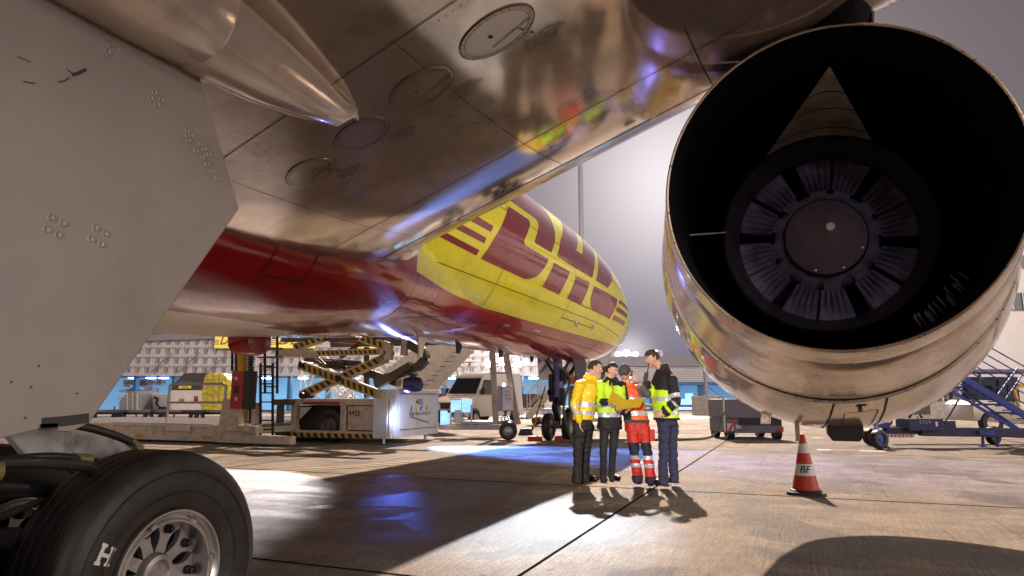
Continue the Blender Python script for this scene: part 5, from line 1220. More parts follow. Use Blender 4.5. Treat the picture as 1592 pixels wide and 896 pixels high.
for (px, py) in ((524, 588), (594, 548), (467, 567), (468, 615)): c = Lp(px, py, 15.80); k.tube([c, c+Vector((0, 0.5, 0))], 0.085, 16)
build('pivot_pins', k, 'dark_steel', ld, smooth=True)
k = MB(); rnd = random.Random(3)
k.tube([Lp(475, 560, 16.6), Lp(560, 566, 16.6)], 0.09, 12); k.tube([Lp(500, 566, 16.4), Lp(535, 568, 16.4)], 0.12, 12); k.bar(Lp(530, 556, 16.8), Lp(565, 530, 16.8), 0.10); k.bar(Lp(560, 575, 16.8), Lp(620, 595, 16.8), 0.30, 0.22); k.bar(Lp(570, 540, 17.5), Lp(570, 616, 17.5), 0.12); k.bar(Lp(585, 600, 16.5), Lp(640, 568, 16.5), 0.2, 0.2)
build('hydraulics', k, 'loader_dark', ld, smooth=True)
k = MB()
for i in range(9):
    P_ = [Lp(490+4*i, 556+rnd.random()*8, 16.2), Lp(500+6*i, 570+rnd.random()*12, 16.0+0.1*i), Lp(520+7*i, 560+rnd.random()*16, 16.2), Lp(545+5*i, 575+rnd.random()*8, 16.3)]
    dn = []
    for j in range(3): dn += [P_[j].lerp(P_[j+1], q_/5) for q_ in range(5)]
    dn.append(P_[-1]); 
    for _ in range(3): dn = [dn[0]]+[(dn[j-1]+dn[j]+dn[j+1])/3 for j in range(1, len(dn)-1)]+[dn[-1]]
    k.tube(dn, 0.015, 6)
build('hydraulic_hoses', k, 'hose_black', ld, smooth=True)
mc = Vector((-10.6, 16.6, 1.62)); mc = Lp(642, 598, 16.3); k = MB(); k.lathe([(-0.26, 0.08), (-0.24, 0.17), (-0.1, 0.205), (0.1, 0.205), (0.24, 0.17), (0.26, 0.08)], mc, (1, 0.3, 0), 24); k.tube([mc, mc+Vector((0, 0, 0.26))], 0.09, 14); k.tube([mc+Vector((0, 0, 0.24)), mc+Vector((0, 0, 0.29))], 0.14, 14); build('air_filter', k, 'chassis_navy', ld, smooth=True)
k = MB(); k.box(Lp(512, 521, 15.9)+Vector((0, 0, -0.2)), Lp(563, 516, 16.9)+Vector((0, 0, 0.1))); build('platform_bumper', k, 'box_red', ld)
k = MB()
for y in (15.9, 18.2): k.bar(Lp(440, 528, 15.9)*1+Vector((0, y-15.9, 0)), Lp(655, 522, 15.9)+Vector((0, y-15.9, 0)), 0.14, 0.16)
build('platform_edge', k, 'loader_dark', ld)
# rear platform: low roller deck, lift mast, ladders
k = MB(); xa = -22.5; xb = -13.05
k.box((xa, 14.3, 0.06), (xb, 14.42, 0.50)); k.box((xa, 18.2, 0.06), (xb, 18.32, 0.50)); k.box((xa, 14.42, 0.30), (xb, 18.2, 0.46)); k.box((xb-1.1, 14.22, 0.05), (xb+1.2, 14.42, 0.26))
dk = build('roller_deck_frame', k, 'loader_cream', ld, bevel=0.01)
k = MB()
for i in range(60): k.tube([(xa+0.2+i*0.155, 14.5, 0.50), (xa+0.2+i*0.155, 18.1, 0.50)], 0.035, 6)
build('deck_rollers', k, 'steel', dk)
k = MB(); k.box((-18.3, 14.27, 0.42), (-14.6, 14.45, 0.53)); k.box((-16.2, 14.24, 0.30), (-15.3, 14.30, 0.50)); build('deck_edge', k, 'alu_and_sheen', dk, bevel=0.02)
for x in (-17.4, -14.9, -13.6): k = MB(); k.box((x, 14.293, 0.12), (x+0.35, 14.3, 0.2)); build('reflector', k, 'hazard_yellow', dk)
k = MB()
for px in (262, 351):
    pass
hA_ = [Lp(259, 657, 14.35), Lp(264, 600, 14.35), Lp(268, 597, 14.35), Lp(347, 597, 14.35), Lp(351, 601, 14.35), Lp(349, 640, 14.35)]
k.tube(hA_, 0.035, 10); k.tube([Lp(262, 626, 14.35), Lp(348, 626, 14.35)], 0.03, 8); build('guard_rail', k, 'steel', dk, smooth=True)
k = MB(); k.prism([Lp(336, 688, 14.25), Lp(346, 621, 14.25), Lp(366, 621, 14.25), Lp(372, 664, 14.25), Lp(374, 688, 14.25)], (0, 0.2, 0)); k.bar(Lp(350, 664, 14.2), Lp(400, 668, 14.2), 0.1, 0.16); k.box(Lp(388, 688, 14.5), Lp(405, 626, 14.7)); build('mast_bracket', k, 'loader_cream', ld, bevel=0.01)
k = MB(); p, q_ = Lp(357, 636, 14.15), Lp(379, 577, 14.15); k.box(p, (q_.x, 14.4, q_.z)); rb = build('control_box', k, 'box_red', ld, bevel=0.01)
k = MB(); k.box((q_.x, 14.16, p.z), (q_.x+0.22, 14.42, q_.z)); build('box_side', k, 'plastic_black', rb)
k = MB(); k.box(Lp(364, 612, 14.145), Lp(370, 600, 14.13)); build('box_grille', k, 'plastic_black', rb)
for dy in (588, 620): k = MB(); k.box(Lp(365, dy+3, 14.146), Lp(369, dy-2, 14.14)); build('warning_label', k, 'cone_white', rb)
k = MB()
for px in (361, 367): k.bar(Lp(px, 577, 14.3), Lp(px, 520, 14.3), 0.05)
k.bar(Lp(359, 545, 14.3), Lp(369, 545, 14.3), 0.04); build('mast_posts', k, 'plastic_black', ld)
k = MB(); k.tube([Lp(375, 690, 15.0), Lp(376, 520, 15.0)], 0.13, 16); build('mast_column', k, 'hazard_yellow', ld, smooth=True)
k = MB(); k.tube([Lp(385, 690, 15.1), Lp(385, 525, 15.1)], 0.05, 10); build('mast_rod', k, 'steel', ld, smooth=True)
k = MB()
for i in range(34): c = Lp(390, 532+3.9*i, 14.9); k.obox(c, (0.075, 0, 0), (0, 0.05, 0), (0, 0, 0.022)); 
k.bar(Lp(390, 530, 14.95), Lp(390, 662, 14.95), 0.07); build('cable_chain', k, 'plastic_black', ld)
def ladder(px0, px1, py0, py1, y, n):
    k = MB(); a0, a1 = Lp(px0, py0, y), Lp(px0, py1, y); b0, b1 = Lp(px1, py0, y), Lp(px1, py1, y)
    k.bar(a0, a1, 0.05); k.bar(b0, b1, 0.05)
    for i in range(n): u = (i+0.3)/n; k.bar(a0.lerp(a1, u), b0.lerp(b1, u), 0.035)
    return build('ladder', k, 'dark_steel', ld)
ladder(405, 424, 565, 678, 14.6, 8); ladder(412, 431, 522, 612, 15.1, 6)
k = MB(); k.box(Lp(400, 545, 14.9), Lp(440, 541, 15.0)); k.box(Lp(400, 557, 14.9), Lp(440, 554, 15.0)); k.box(Lp(424, 630, 15.5), Lp(458, 621, 15.7)); k.box(Lp(432, 690, 15.4), Lp(438, 630, 15.6)); build('catwalk_frame', k, 'loader_dark', ld)
# ------------------------------------------------------------------ step ramp with cream treads behind the loader
rp = thing('passenger_stairs', (-10.5, 24, 0), 'cream covered step ramp leaning up to the jet behind the loader', 'boarding stairs')
a = AY(640, 622, 24); b_ = AY(727, 528, 24)
dn = (b_-a).normalized(); nn = Vector((-dn.z, 0, dn.x))
k = MB(); k.prism([a-nn*0.5, b_-nn*0.5, b_+nn*0.15, a+nn*0.15], (0, 0.06, 0)); build('stringer', k, 'stairs_white', rp)
k = MB(); k.prism([AY(600, 590, 25.3), AY(600, 575, 25.3), AY(660, 530, 25.3), AY(726, 530, 25.3), AY(640, 625, 25.3)], (0, 0.06, 0)); build('side_panel', k, 'stairs_white', rp)
k = MB(); n = 13
for i in range(n):
    c = a.lerp(b_, (i+0.5)/n); k.box((c.x-0.16, 24.06, c.z-0.02), (c.x+0.16, 25.3, c.z+0.02))
build('treads', k, 'tread_cream', rp)
k = MB()
for i in range(n): c = a.lerp(b_, (i+0.5)/n); k.box((c.x-0.16, 24.0, c.z-0.05), (c.x+0.14, 24.03, c.z-0.025))
build('tread_edges', k, 'seam_black', rp)
k = MB(); k.bar(AY(640, 690, 24.5), AY(700, 560, 24.5), 0.08); k.bar(AY(660, 675, 24.5), AY(660, 600, 24.5), 0.08); build('support_frame', k, 'steel', rp)
# ------------------------------------------------------------------ work light trailer with maker's name on its beam
tr = thing('equipment_trailer', (-11, 22.3, 0), 'low grey trailer lettered BLUMENBECKER with tall twin posts and control cabinet', 'trailer')
TP0 = AD(683, 665, 21.6); TP1 = AD(800, 665, 20.6)
def TQ(px, py, dd=0): 
    u = (px-683)/(800-683); return AD(px, py, 21.6-1.0*u+dd)
k = MB(); k.bar(TQ(683, 664.5), TQ(786, 664.5), 0.10, 0.15); k.bar(TQ(683, 664.5, 1.2), TQ(800, 664.5, 1.2), 0.10, 0.15); k.bar(TQ(729, 656, 0.5), TQ(772, 657, 0.5), 1.1, 0.08); build('trailer_frame', k, 'steel', tr)
p0 = TQ(734, 664.8, -0.06); dx = (TQ(786, 664.5)-TQ(683, 664.5)).normalized()
build('maker_name', text_mesh('BLUMENBECKER', 0.15, lambda u, v, w_: p0+dx*u+Z*v, True, width=0.86), 'mark_black', tr, fixn=False)
wc = AD(790, 666, 20.3); wc.z = 0.265
k = MB(); axw = VF; k.lathe([(-0.09, 0.14), (-0.10, 0.17), (-0.09, 0.25), (-0.05, 0.265), (0.05, 0.265), (0.09, 0.25)], wc, axw, 32); tw_ = build('tyre', k, 'rubber', tr, smooth=True)
k = MB(); k.lathe([(-0.08, 0.145), (-0.04, 0.12), (-0.06, 0.05), (-0.09, 0.045), (-0.09, 0.0001)], wc, axw, 24); build('rim', k, 'steel', tw_, smooth=True)
for q_ in (1.6,): 
    c = tw_.copy(); C.objects.link(c); c.parent = tr; c.location = VF*q_
k = MB()
for (a_, c_) in (((771, 657), (765, 545)), ((805, 660), (785, 545))): k.bar(TQ(*a_), TQ(*c_), 0.16, 0.10, (0, 1, 0))
k.bar(TQ(768, 580), TQ(789, 580), 0.05); build('lift_posts', k, 'loader_cream', tr)
k = MB(); c = TQ(786, 620, -0.4); sd_ = VR
k.obox(c, VR*0.23, VF*0.16, Z*0.36); cbx = build('control_cabinet', k, 'cabinet_grey', tr, bevel=0.01)
k = MB(); k.obox(c+VR*0.07-VF*0.166, VR*0.15, VF*0.005, Z*0.33); pn = build('control_panel', k, 'stairs_white', cbx)
k = MB()
for i in range(3):
    for j in range(3): k.obox(c+VR*(0.0+0.06*i)-VF*0.175+Z*(0.2-0.1*j), VR*0.014, VF*0.004, Z*0.014)
build('buttons', k, 'plastic_black', pn)
k = MB(); k.obox(c+VR*0.16-VF*0.175-Z*0.02, VR*0.014, VF*0.004, Z*0.014); build('stop_button', k, 'box_red', pn)
k = MB(); k.lathe([(0, 0.045), (0.07, 0.04), (0.09, 0.02), (0.095, 0.0001)], c+Z*0.36-VR*0.05, Z, 14); build('beacon', k, 'lamp_warm', cbx, smooth=True)
k = MB()
for i in range(3): k.tube([c-Z*0.36+VR*(0.05*i-0.05), c-Z*0.6+VR*(0.1-0.12*i)-VF*0.05, c-Z*0.78+VR*(0.1*i-0.1)], 0.022, 8)
build('control_cables', k, 'hose_black', cbx, smooth=True)
k = MB()
for px in (709, 726): c = TQ(px, 631, 0.1); k.obox(c, VR*0.15, VF*0.10, Z*0.20)
lb = build('lit_box', k, 'cyan_glow', tr, bevel=0.01)
k = MB(); c = TQ(718, 621.5, 0.1); k.obox(c, VR*0.36, VF*0.14, Z*0.015); c = TQ(712, 648, 0.0); k.lathe([(-0.12, 0.15), (0.12, 0.15)], c, VF, 20); k.obox(c, VR*0.10, VF*0.1, Z*0.2); k.obox(TQ(733, 645), VR*0.03, VF*0.03, Z*0.3); k.obox(TQ(701, 645), VR*0.03, VF*0.03, Z*0.3); build('pump_unit', k, 'steel', tr)
k = MB(); k.obox(TQ(690, 650, 0.2), VR*0.10, VF*0.1, Z*0.22); k.obox(TQ(697, 650, 0.1), VR*0.05, VF*0.1, Z*0.15); build('side_unit', k, 'cyan_glow', tr)
# striped hand pole and chocks by the nose wheel
k = MB(); a, b_ = G(826, 676)+Z*0.05, AD(846, 607, 20.5); k.tube([a, b_], 0.03, 8); tp = build('tow_head_lever', k, 'hazard_yellow', None, smooth=True, loc=(a.x, a.y, 0)); tag(tp, 'yellow and black striped lever leaning beside the nose gear', 'lever')
k = MB()
for i in range(5): k.tube([a.lerp(b_, 0.1+0.18*i), a.lerp(b_, 0.17+0.18*i)], 0.032, 8)
k.tube([b_, b_+(b_-a).normalized()*0.2], 0.02, 6); build('stripe', k, 'hazard_black', tp)
for i, (px, d_, lab) in enumerate(((832, 0, 'dark red wheel chock at the nose wheel nearer the trailer'), (874, 0.15, 'dark red wheel chock at the nose wheel nearer the man in yellow'))):
    c = G(px, 686); k = MB(); k.prism([c+VR*a_+Z*z_ for a_, z_ in ((-0.22, 0), (0.22, 0), (0.20, 0.14), (-0.20, 0.14))], VF*0.16); ck = build('wheel_chock', k, 'box_red', None, bevel=0.02, loc=(c.x, c.y, 0)); tag(ck, lab, 'wheel chock', 'chocks at the nose gear')
k = MB(); c = G(755, 678); 
c = G(772, 677); k.prism([c+VR*a_+Z*z_ for a_, z_ in ((0.7, 0), (1.2, 0), (1.15, 0.22), (0.8, 0.22))], VF*0.3); ck = build('wheel_chock', k, 'chassis_navy', None, bevel=0.02, loc=(c.x, c.y, 0)); tag(ck, 'dark navy block on the ground between trailer wheel and nose wheels', 'wheel chock')
# ------------------------------------------------------------------ white van
def van(base, s_=1.0):
    t_ = thing('van', base, 'white panel van parked behind the trailer posts, windscreen towards the camera', 'van')
    o = Vector(base); fw = (-VF*0.84-VR*0.54).normalized(); sd_ = Vector((-fw.y, fw.x, 0))      # front towards camera, turned right
    def V(x, y, z): return o+fw*x+sd_*y+Z*z
    k = MB(); prof = [(-2.6, 0.35), (2.15, 0.35), (2.42, 0.45), (2.48, 0.75), (2.40, 1.02), (2.15, 1.18), (1.45, 1.32), (0.78, 2.15), (0.5, 2.36), (0.1, 2.42), (-2.6, 2.42)]
    ws = {0.35: 0.9, 0.45: 0.9, 0.75: 0.93, 1.02: 0.92, 1.18: 0.90, 1.32: 0.90, 2.15: 0.76, 2.36: 0.70, 2.42: 0.68}
    L_ = [V(x, ws[z], z) for x, z in prof]; Rr_ = [V(x, -ws[z], z) for x, z in prof]
    n = len(prof); k.add(L_+Rr_, [tuple(range(n))[::-1], tuple(range(n, 2*n))]+[(i, (i+1) % n, (i+1) % n+n, i+n) for i in range(n)])
    bd = build('body', k, 'white_paint', t_, bevel=0.05, smooth=True)
    def quad(pts, name, m, par, off=0.012):
        k = MB(); P_ = [V(*p) for p in pts]; nn_ = (P_[1]-P_[0]).cross(P_[2]-P_[0]).normalized(); cc = sum(P_, Vector())/len(P_)
        if nn_.dot(cc-V(0, 0, 1.2)) < 0: nn_ = -nn_
        k.prism([p+nn_*off*0.3 for p in P_], nn_*off); return build(name, k, m, par)
    ws_ = quad([(1.40, 0.80, 1.38), (1.40, -0.80, 1.38), (0.83, -0.70, 2.10), (0.83, 0.70, 2.10)], 'windscreen', 'van_glass', bd)
    for s2 in (-1, 1): quad([(1.20, s2*0.905, 1.36), (0.25, s2*0.905, 1.36), (0.25, s2*0.78, 2.02), (0.75, s2*0.785, 2.02)], 'side_window', 'van_glass', bd, 0.02)
    quad([(2.47, 0.38, 0.98), (2.47, -0.38, 0.98), (2.50, -0.34, 0.72), (2.50, 0.34, 0.72)], 'grille', 'plastic_black', bd, 0.02)
    quad([(2.50, 0.92, 0.66), (2.50, -0.92, 0.66), (2.44, -0.88, 0.36), (2.44, 0.88, 0.36)], 'bumper', 'plastic_black', bd, 0.06)
    for s2 in (-1, 1):
        quad([(2.44, s2*0.46, 0.98), (2.30, s2*0.88, 1.14), (2.42, s2*0.90, 0.92), (2.50, s2*0.56, 0.78)], 'headlight', 'headlamp', bd, 0.02)
        k = MB(); k.obox(V(1.15, s2*1.03, 1.50), fw*0.06, sd_*0.08, Z*0.15); build('wing_mirror', k, 'plastic_black', bd, bevel=0.02)
        for xx in (1.65, -1.7):
            c = V(xx, s2*0.90, 0.34); k = MB(); k.lathe([(-0.12, 0.18), (-0.125, 0.28), (-0.08, 0.335), (0.08, 0.335), (0.125, 0.28), (0.12, 0.18)], c, sd_, 28); w_ = build('tyre', k, 'rubber', t_, smooth=True)
            k = MB(); k.lathe([(s2*0.12, 0.19), (s2*0.10, 0.15), (s2*0.12, 0.05), (s2*0.12, 0.0001)], c, sd_, 20); build('rim', k, 'steel', w_, smooth=True)
            k = MB(); k.lathe([(s2*0.045, 0.40), (s2*0.05, 0.36)], V(xx, s2*0.89, 0.36), sd_, 28, a0=0, a1=2*math.pi); build('wheel_arch', k, 'plastic_black', bd)
    quad([(1.9, 0.3, 1.255), (1.9, -0.3, 1.255), (2.05, -0.3, 1.225), (2.05, 0.3, 1.225)], 'bonnet_badge', 'mark_black', bd, 0.006)
    return t_
vb = AD(745, 657, 33.0); vb.z = 0; van(vb)
# ------------------------------------------------------------------ boarding stairs
def airstairs(p_low, run, rise, yaw, label, m='stairs_white', width=1.1, n=14, grp='white mobile stairs standing behind the nose gear'):
    o = Vector((p_low[0], p_low[1], 0)); t_ = thing('mobile_stairs', o, label, 'mobile stairs', grp); f = Vector((math.cos(yaw), math.sin(yaw), 0)); s2 = Vector((-f.y, f.x, 0))
    def V(x, y, z): return o+f*x+s2*y+Z*z
    k = MB()
    for y in (-width/2, width/2): k.bar(V(0, y, 0.35), V(run, y, rise), 0.05, 0.22)
    fr = build('stringer', k, m, t_)
    k = MB()
    for i in range(n): u = (i+0.5)/n; k.obox(V(run*u, 0, 0.4+(rise-0.35)*u), f*0.13, s2*width/2, Z*0.015)
    build('step_treads', k, m, t_)
    k = MB()
    for y in (-width/2, width/2):
        k.bar(V(0, y, 1.35), V(run, y, rise+1.0), 0.04); k.bar(V(0, y, 0.85), V(run, y, rise+0.5), 0.03); k.bar(V(run, y, rise+1.0), V(run+1.3, y, rise+1.0), 0.04); k.bar(V(run, y, rise+0.5), V(run+1.3, y, rise+0.5), 0.03)
        for i in range(6): u = i/5; k.bar(V(run*u, y, 0.35+(rise-0.35)*u), V(run*u, y, 1.35+(rise-0.35)*u), 0.035)
        k.bar(V(run+1.3, y, rise), V(run+1.3, y, rise+1.0), 0.04)
    build('handrail', k, m, t_)
    k = MB(); k.obox(V(run+0.65, 0, rise), f*0.65, s2*width/2, Z*0.05)
    for y in (-width/2, width/2):
        k.bar(V(run+1.2, y, 0.1), V(run+0.1, y, rise), 0.06); k.bar(V(run+0.1, y, 0.1), V(run+1.2, y, rise), 0.06); k.bar(V(0.2, y, 0.25), V(run+1.4, y, 0.25), 0.10, 0.14); k.bar(V(run+1.25, y, 0.2), V(run+1.25, y, rise), 0.07); k.bar(V(run*0.5, y, 0.2), V(run*0.5, y, rise*0.5), 0.05)
    build('support_frame', k, m, t_)
    for x in (0.4, run+1.0):
        for y in (-width/2-0.1, width/2+0.1):
            k = MB(); k.lathe([(-0.06, 0.08), (-0.06, 0.18), (0.06, 0.18), (0.06, 0.08)], V(x, y, 0.19), s2, 20); build('wheel', k, 'rubber', t_, smooth=True)
    return t_
s1 = AD(822, 655, 31); airstairs(s1, 2.4, 3.1, YAW+R(90-150)+0.9, 'white mobile stairs directly behind the nose gear strut')
s2_ = AD(742, 650, 44); airstairs(s2_, 3.2, 3.6, YAW+R(60), 'white mobile stairs rising directly above the van roof')
s3 = AD(640, 650, 40); airstairs(s3, 3.0, 3.4, YAW+R(35), 'white mobile stairs seen beyond the loader folding arm')
s4 = AD(505, 650, 38); airstairs(s4, 3.0, 3.2, YAW+R(20), 'white mobile stairs seen through the loader scissor arms')
s5 = AD(556, 652, 46); airstairs(s5, 3.0, 3.0, YAW+R(160), 'white mobile stairs farther off behind the loader scissor arms')
# baggage carts between
def cart(base, label, m):
    o = Vector((base.x, base.y, 0)); t_ = thing('baggage_cart', o, label, 'baggage cart', 'carts parked beyond the jet'); k = MB()
    k.obox(o+Z*0.5, VR*1.3, VF*0.7, Z*0.06)
    for a_ in (-1.25, 1.25): k.bar(o+VR*a_+Z*0.5, o+VR*a_+Z*1.9, 0.05)
    k.obox(o+Z*1.9, VR*1.3, VF*0.7, Z*0.03); build('cart_frame', k, 'steel', t_)
    k = MB(); k.obox(o+Z*1.0-VR*0.4, VR*0.7, VF*0.5, Z*0.42); build('load', k, m, t_, bevel=0.05)
    for a_ in (-0.9, 0.9):
        k = MB(); k.lathe([(-0.7, 0.2), (0.7, 0.2)], o+VR*a_+Z*0.2, VF, 16); build('wheel', k, 'rubber', t_)
cart(AD(697, 652, 38), 'cart with reddish brown load between the loader and the van', 'paint_red'); cart(AD(838, 650, 42), 'cart with dark load behind the mobile stairs by the nose gear', 'cover_dark')
cart(AD(868, 650, 50), 'cart with pale load farthest off behind the nose gear', 'alu_and_sheen'); cart(AD(660, 650, 48), 'cart with dark load seen between loader front and van', 'cover_dark')
# red ground unit with white lettering behind the nose gear
o = AD(897, 645, 27); o.z = 0
t_ = thing('catering_truck', o, 'red boxy vehicle side with white lettering behind the man in yellow', 'truck')
k = MB(); q4 = [AD(887, 596, 27), AD(908, 596, 27), AD(912, 561, 27), AD(893, 558, 27)]; k.prism(q4, VF*3); bx_ = build('truck_body', k, 'box_red', t_)
k = MB(); k.bar(AD(889, 596, 26.97), AD(896, 560, 26.97), 0.01, 0.07, VF); build('white_stripe', k, 'white_paint', bx_)
pc = AD(902, 580, 26.96); build('lettering', text_mesh('KÖ', 0.42, lambda u, v, w_: pc+VR*u+Z*v, True, shear=0.3), 'white_paint', bx_, fixn=False)
k = MB(); k.box((0, 0, 0), (0, 0, 0)); k = MB(); k.obox(AD(899, 622, 27.6), VR*0.35, VF*0.6, Z*0.55); build('truck_chassis', k, 'cover_dark', t_)
k = MB()
for a_ in (-0.3, 0.3): k.lathe([(-0.1, 0.4), (0.1, 0.4)], o+VR*a_+VF*(0.5+abs(a_))+Z*0.4, VR, 18)
build('wheels', k, 'rubber', t_)
# ------------------------------------------------------------------ ground power unit and its cable
gu = thing('ground_power_unit', (-1.2, 21.0, 0), 'dark grey ground power trailer with warning triangle and cable beside the engine underside', 'power unit')
gb = G(1130, 684); ox = VR
def GV(x, y, z): return Vector((gb.x, gb.y, 0))+VR*x+VF*y+Z*z
k = MB(); k.obox(GV(0.85, 0.9, 0.90), VR*0.85, VF*0.9, Z*0.28); hb_ = build('housing', k, 'gpu_grey', gu, bevel=0.03)
k = MB(); k.obox(GV(0.84, 0.9, 0.40), VR*0.82, VF*0.88, Z*0.21); lo_ = build('lower_housing', k, 'gpu_grey', gu, bevel=0.02)
k = MB(); k.obox(GV(1.0, -0.003, 0.52), VR*0.62, VF*0.01, Z*0.10); build('air_grille', k, 'seam_black', hb_)
k = MB(); k.prism([GV(0.17, 0.006, 0.49), GV(0.33, 0.006, 0.49), GV(0.25, 0.006, 0.63)], -VF*0.015); build('warning_triangle', k, 'lamp_tri' if 'lamp_tri' in MATS else 'cone_red', lo_)
k = MB(); k.obox(GV(0.12, 0.01, 0.36), VR*0.09, VF*0.01, Z*0.11); pl_ = build('warning_board', k, 'cone_white', lo_)
k = MB(); k.prism([GV(0.04, -0.004, 0.26), GV(0.14, -0.004, 0.26), GV(0.20, -0.004, 0.40), GV(0.20, -0.004, 0.46), GV(0.16, -0.004, 0.46)], -VF*0.004); build('red_stripe', k, 'cone_red', pl_)
build('plate_text', text_mesh('80', 0.17, lambda u, v, w_: GV(0.36, -0.001, 0.37)+VR*u+Z*v, True), 'cone_white', lo_, fixn=False)
k = MB(); k.obox(GV(1.62, -0.01, 0.30), VR*0.06, VF*0.01, Z*0.07); build('tail_reflector', k, 'cone_red', lo_)
k = MB(); k.obox(GV(-0.03, 0.05, 0.75), VR*0.02, VF*0.05, Z*0.5); build('corner_rail', k, 'steel', gu)
for x in (0.15, 1.55):
    for y in (0.2, 1.6): k = MB(); k.lathe([(-0.09, 0.08), (-0.10, 0.19), (0.10, 0.19), (0.09, 0.08)], GV(x, y, 0.19), VR, 20); build('wheel', k, 'rubber', gu, smooth=True)
P_ = [GV(0.0, 0.0, 0.78), GV(-0.15, -0.1, 0.72), GV(-0.2, -0.15, 0.45), GV(-0.45, -0.3, 0.12), GV(-0.8, -0.4, 0.04), GV(-2.0, -0.5, 0.03), GV(-3.5, -0.55, 0.03), GV(-4.6, -0.9, 0.03), GV(-5.0, -1.6, 0.03)]
dn = []
for i in range(len(P_)-1): dn += [P_[i].lerp(P_[i+1], j/8) for j in range(8)]
dn.append(P_[-1])
for _ in range(8): dn = [dn[0]]+[(dn[i-1]+dn[i]+dn[i+1])/3 for i in range(1, len(dn)-1)]+[dn[-1]]
k = MB(); k.tube(dn, 0.035, 8); cb_ = build('power_cable', k, 'hose_green', None, smooth=True, loc=(P_[0].x, P_[0].y, 0)); tag(cb_, 'thick dark cable snaking over the ground from the ground power unit', 'cable')
# ------------------------------------------------------------------ blue towable stairs on the right
bs = thing('towable_stairs', (4.0, 20.0, 0), 'blue towable aircraft stairs numbered 4359 behind the engine', 'mobile stairs')
BD = 19.0
def BQ(px, py, dd=0): return AD(px, py, 17.6+dd)
k = MB(); k.bar(BQ(1375, 670), BQ(1556, 671), 0.20, 0.16); k.bar(BQ(1430, 671, -0.1), BQ(1700, 675, -0.1), 0.20, 0.22); k.bar(BQ(1375, 670, 1.3), BQ(1700, 671, 1.3), 0.2, 0.16); bf = build('tow_chassis', k, 'chassis_navy', bs, bevel=0.01)
k = MB(); k.box((0, 0, 0), (0, 0, 0)); k = MB(); c = BQ(1429, 660, -0.05); k.obox(c, VR*0.43, VF*0.3, Z*0.145); bb = build('battery_box', k, 'chassis_navy', bs, bevel=0.01)
build('fleet_number', text_mesh('4359', 0.12, lambda u, v, w_: c+VR*(u-0.03)+Z*(v+0.06)-VF*0.304, True, gap=1.3), 'cabinet_grey', bb, fixn=False)
k = MB(); k.obox(c+VR*0.26-VF*0.303+Z*0.02, VR*0.03, VF*0.002, Z*0.055); build('data_plate', k, 'cone_white', bb)
k = MB(); k.lathe([(0, 0.03), (0.06, 0.025), (0.065, 0.0001)], c-VR*0.02+Z*0.145, Z, 12); build('beacon', k, 'hazard_yellow', bb)
for px, dd, r_ in ((1367, -0.75, 0.235), (1354, 0.6, 0.22), (1545, 0.9, 0.24)):
    wc = BQ(px, 685, dd); wc.z = r_; ax_ = (VF*0.93-VR*0.36).normalized(); k = MB(); k.lathe([(-0.08, r_*0.55), (-0.09, r_*0.8), (-0.07, r_*0.97), (0, r_), (0.07, r_*0.97), (0.09, r_*0.8), (0.08, r_*0.55)], wc, ax_, 32); w_ = build('tyre', k, 'rubber', bs, smooth=True)
    k = MB(); k.lathe([(-0.07, r_*0.56), (-0.04, r_*0.5), (-0.045, r_*0.2), (-0.07, r_*0.18), (-0.07, 0.0001)], wc, ax_, 24); build('rim', k, 'stairs_blue', w_, smooth=True)
k = MB(); k.bar(BQ(1367, 685, -0.7), BQ(1362, 661, 0.0), 0.08); k.bar(BQ(1362, 661), BQ(1380, 661), 0.22, 0.14); k.bar(BQ(1362, 664), BQ(1362, 672, 1.2), 0.1); build('front_axle', k, 'stairs_blue', bs)
k = MB(); k.obox(BQ(1401, 677.5, -0.1), VR*0.32, VF*0.02, Z*0.04); wb_ = build('reflector_board', k, 'cone_white', bs)
k = MB()
for i in range(6): p = BQ(1386+6*i, 677.5, -0.125); k.prism([p+VR*-0.03-Z*0.035, p+VR*0.01-Z*0.035, p+VR*0.04+Z*0.035, p+VR*0.0+Z*0.035], -VF*0.003)
build('red_stripes', k, 'cone_red', wb_)
k = MB(); k.bar(BQ(1470, 655), BQ(1490, 622), 0.04); k.obox(BQ(1475, 662), VR*0.13, VF*0.08, Z*0.12); k.obox(BQ(1462, 668), VR*0.10, VF*0.08, Z*0.14); build('hand_brake', k, 'chassis_navy', bs)
k = MB(); c = BQ(1535, 673, -0.25); k.obox(c, VR*0.2, VF*0.01, Z*0.05); build('blue_marker', k, 'stairs_blue', bs)
for px in (1528, 1551): k = MB(); k.bar(BQ(px, 676), BQ(px, 700 if px > 1540 else 695), 0.05); k.obox(BQ(px, 699 if px > 1540 else 694), VR*0.07, VF*0.05, Z*0.012); build('support_jack', k, 'stairs_blue', bs)
k = MB()
for dd in (0, 1.2):
    k.bar(BQ(1478, 577, dd), BQ(1600, 650, dd), 0.06, 0.17); k.bar(BQ(1455, 594, dd), BQ(1580, 668, dd), 0.05, 0.07); k.bar(BQ(1460, 590, dd), BQ(1500, 610, dd), 0.05)
build('stair_stringer', k, 'stairs_blue', bs)
k = MB()
for i in range(12): u = i/11; k.bar(BQ(1478, 585).lerp(BQ(1600, 658), u), BQ(1478, 585, 1.2).lerp(BQ(1600, 658, 1.2), u), 0.22, 0.03)
build('step_treads', k, 'stairs_blue', bs)
k = MB()
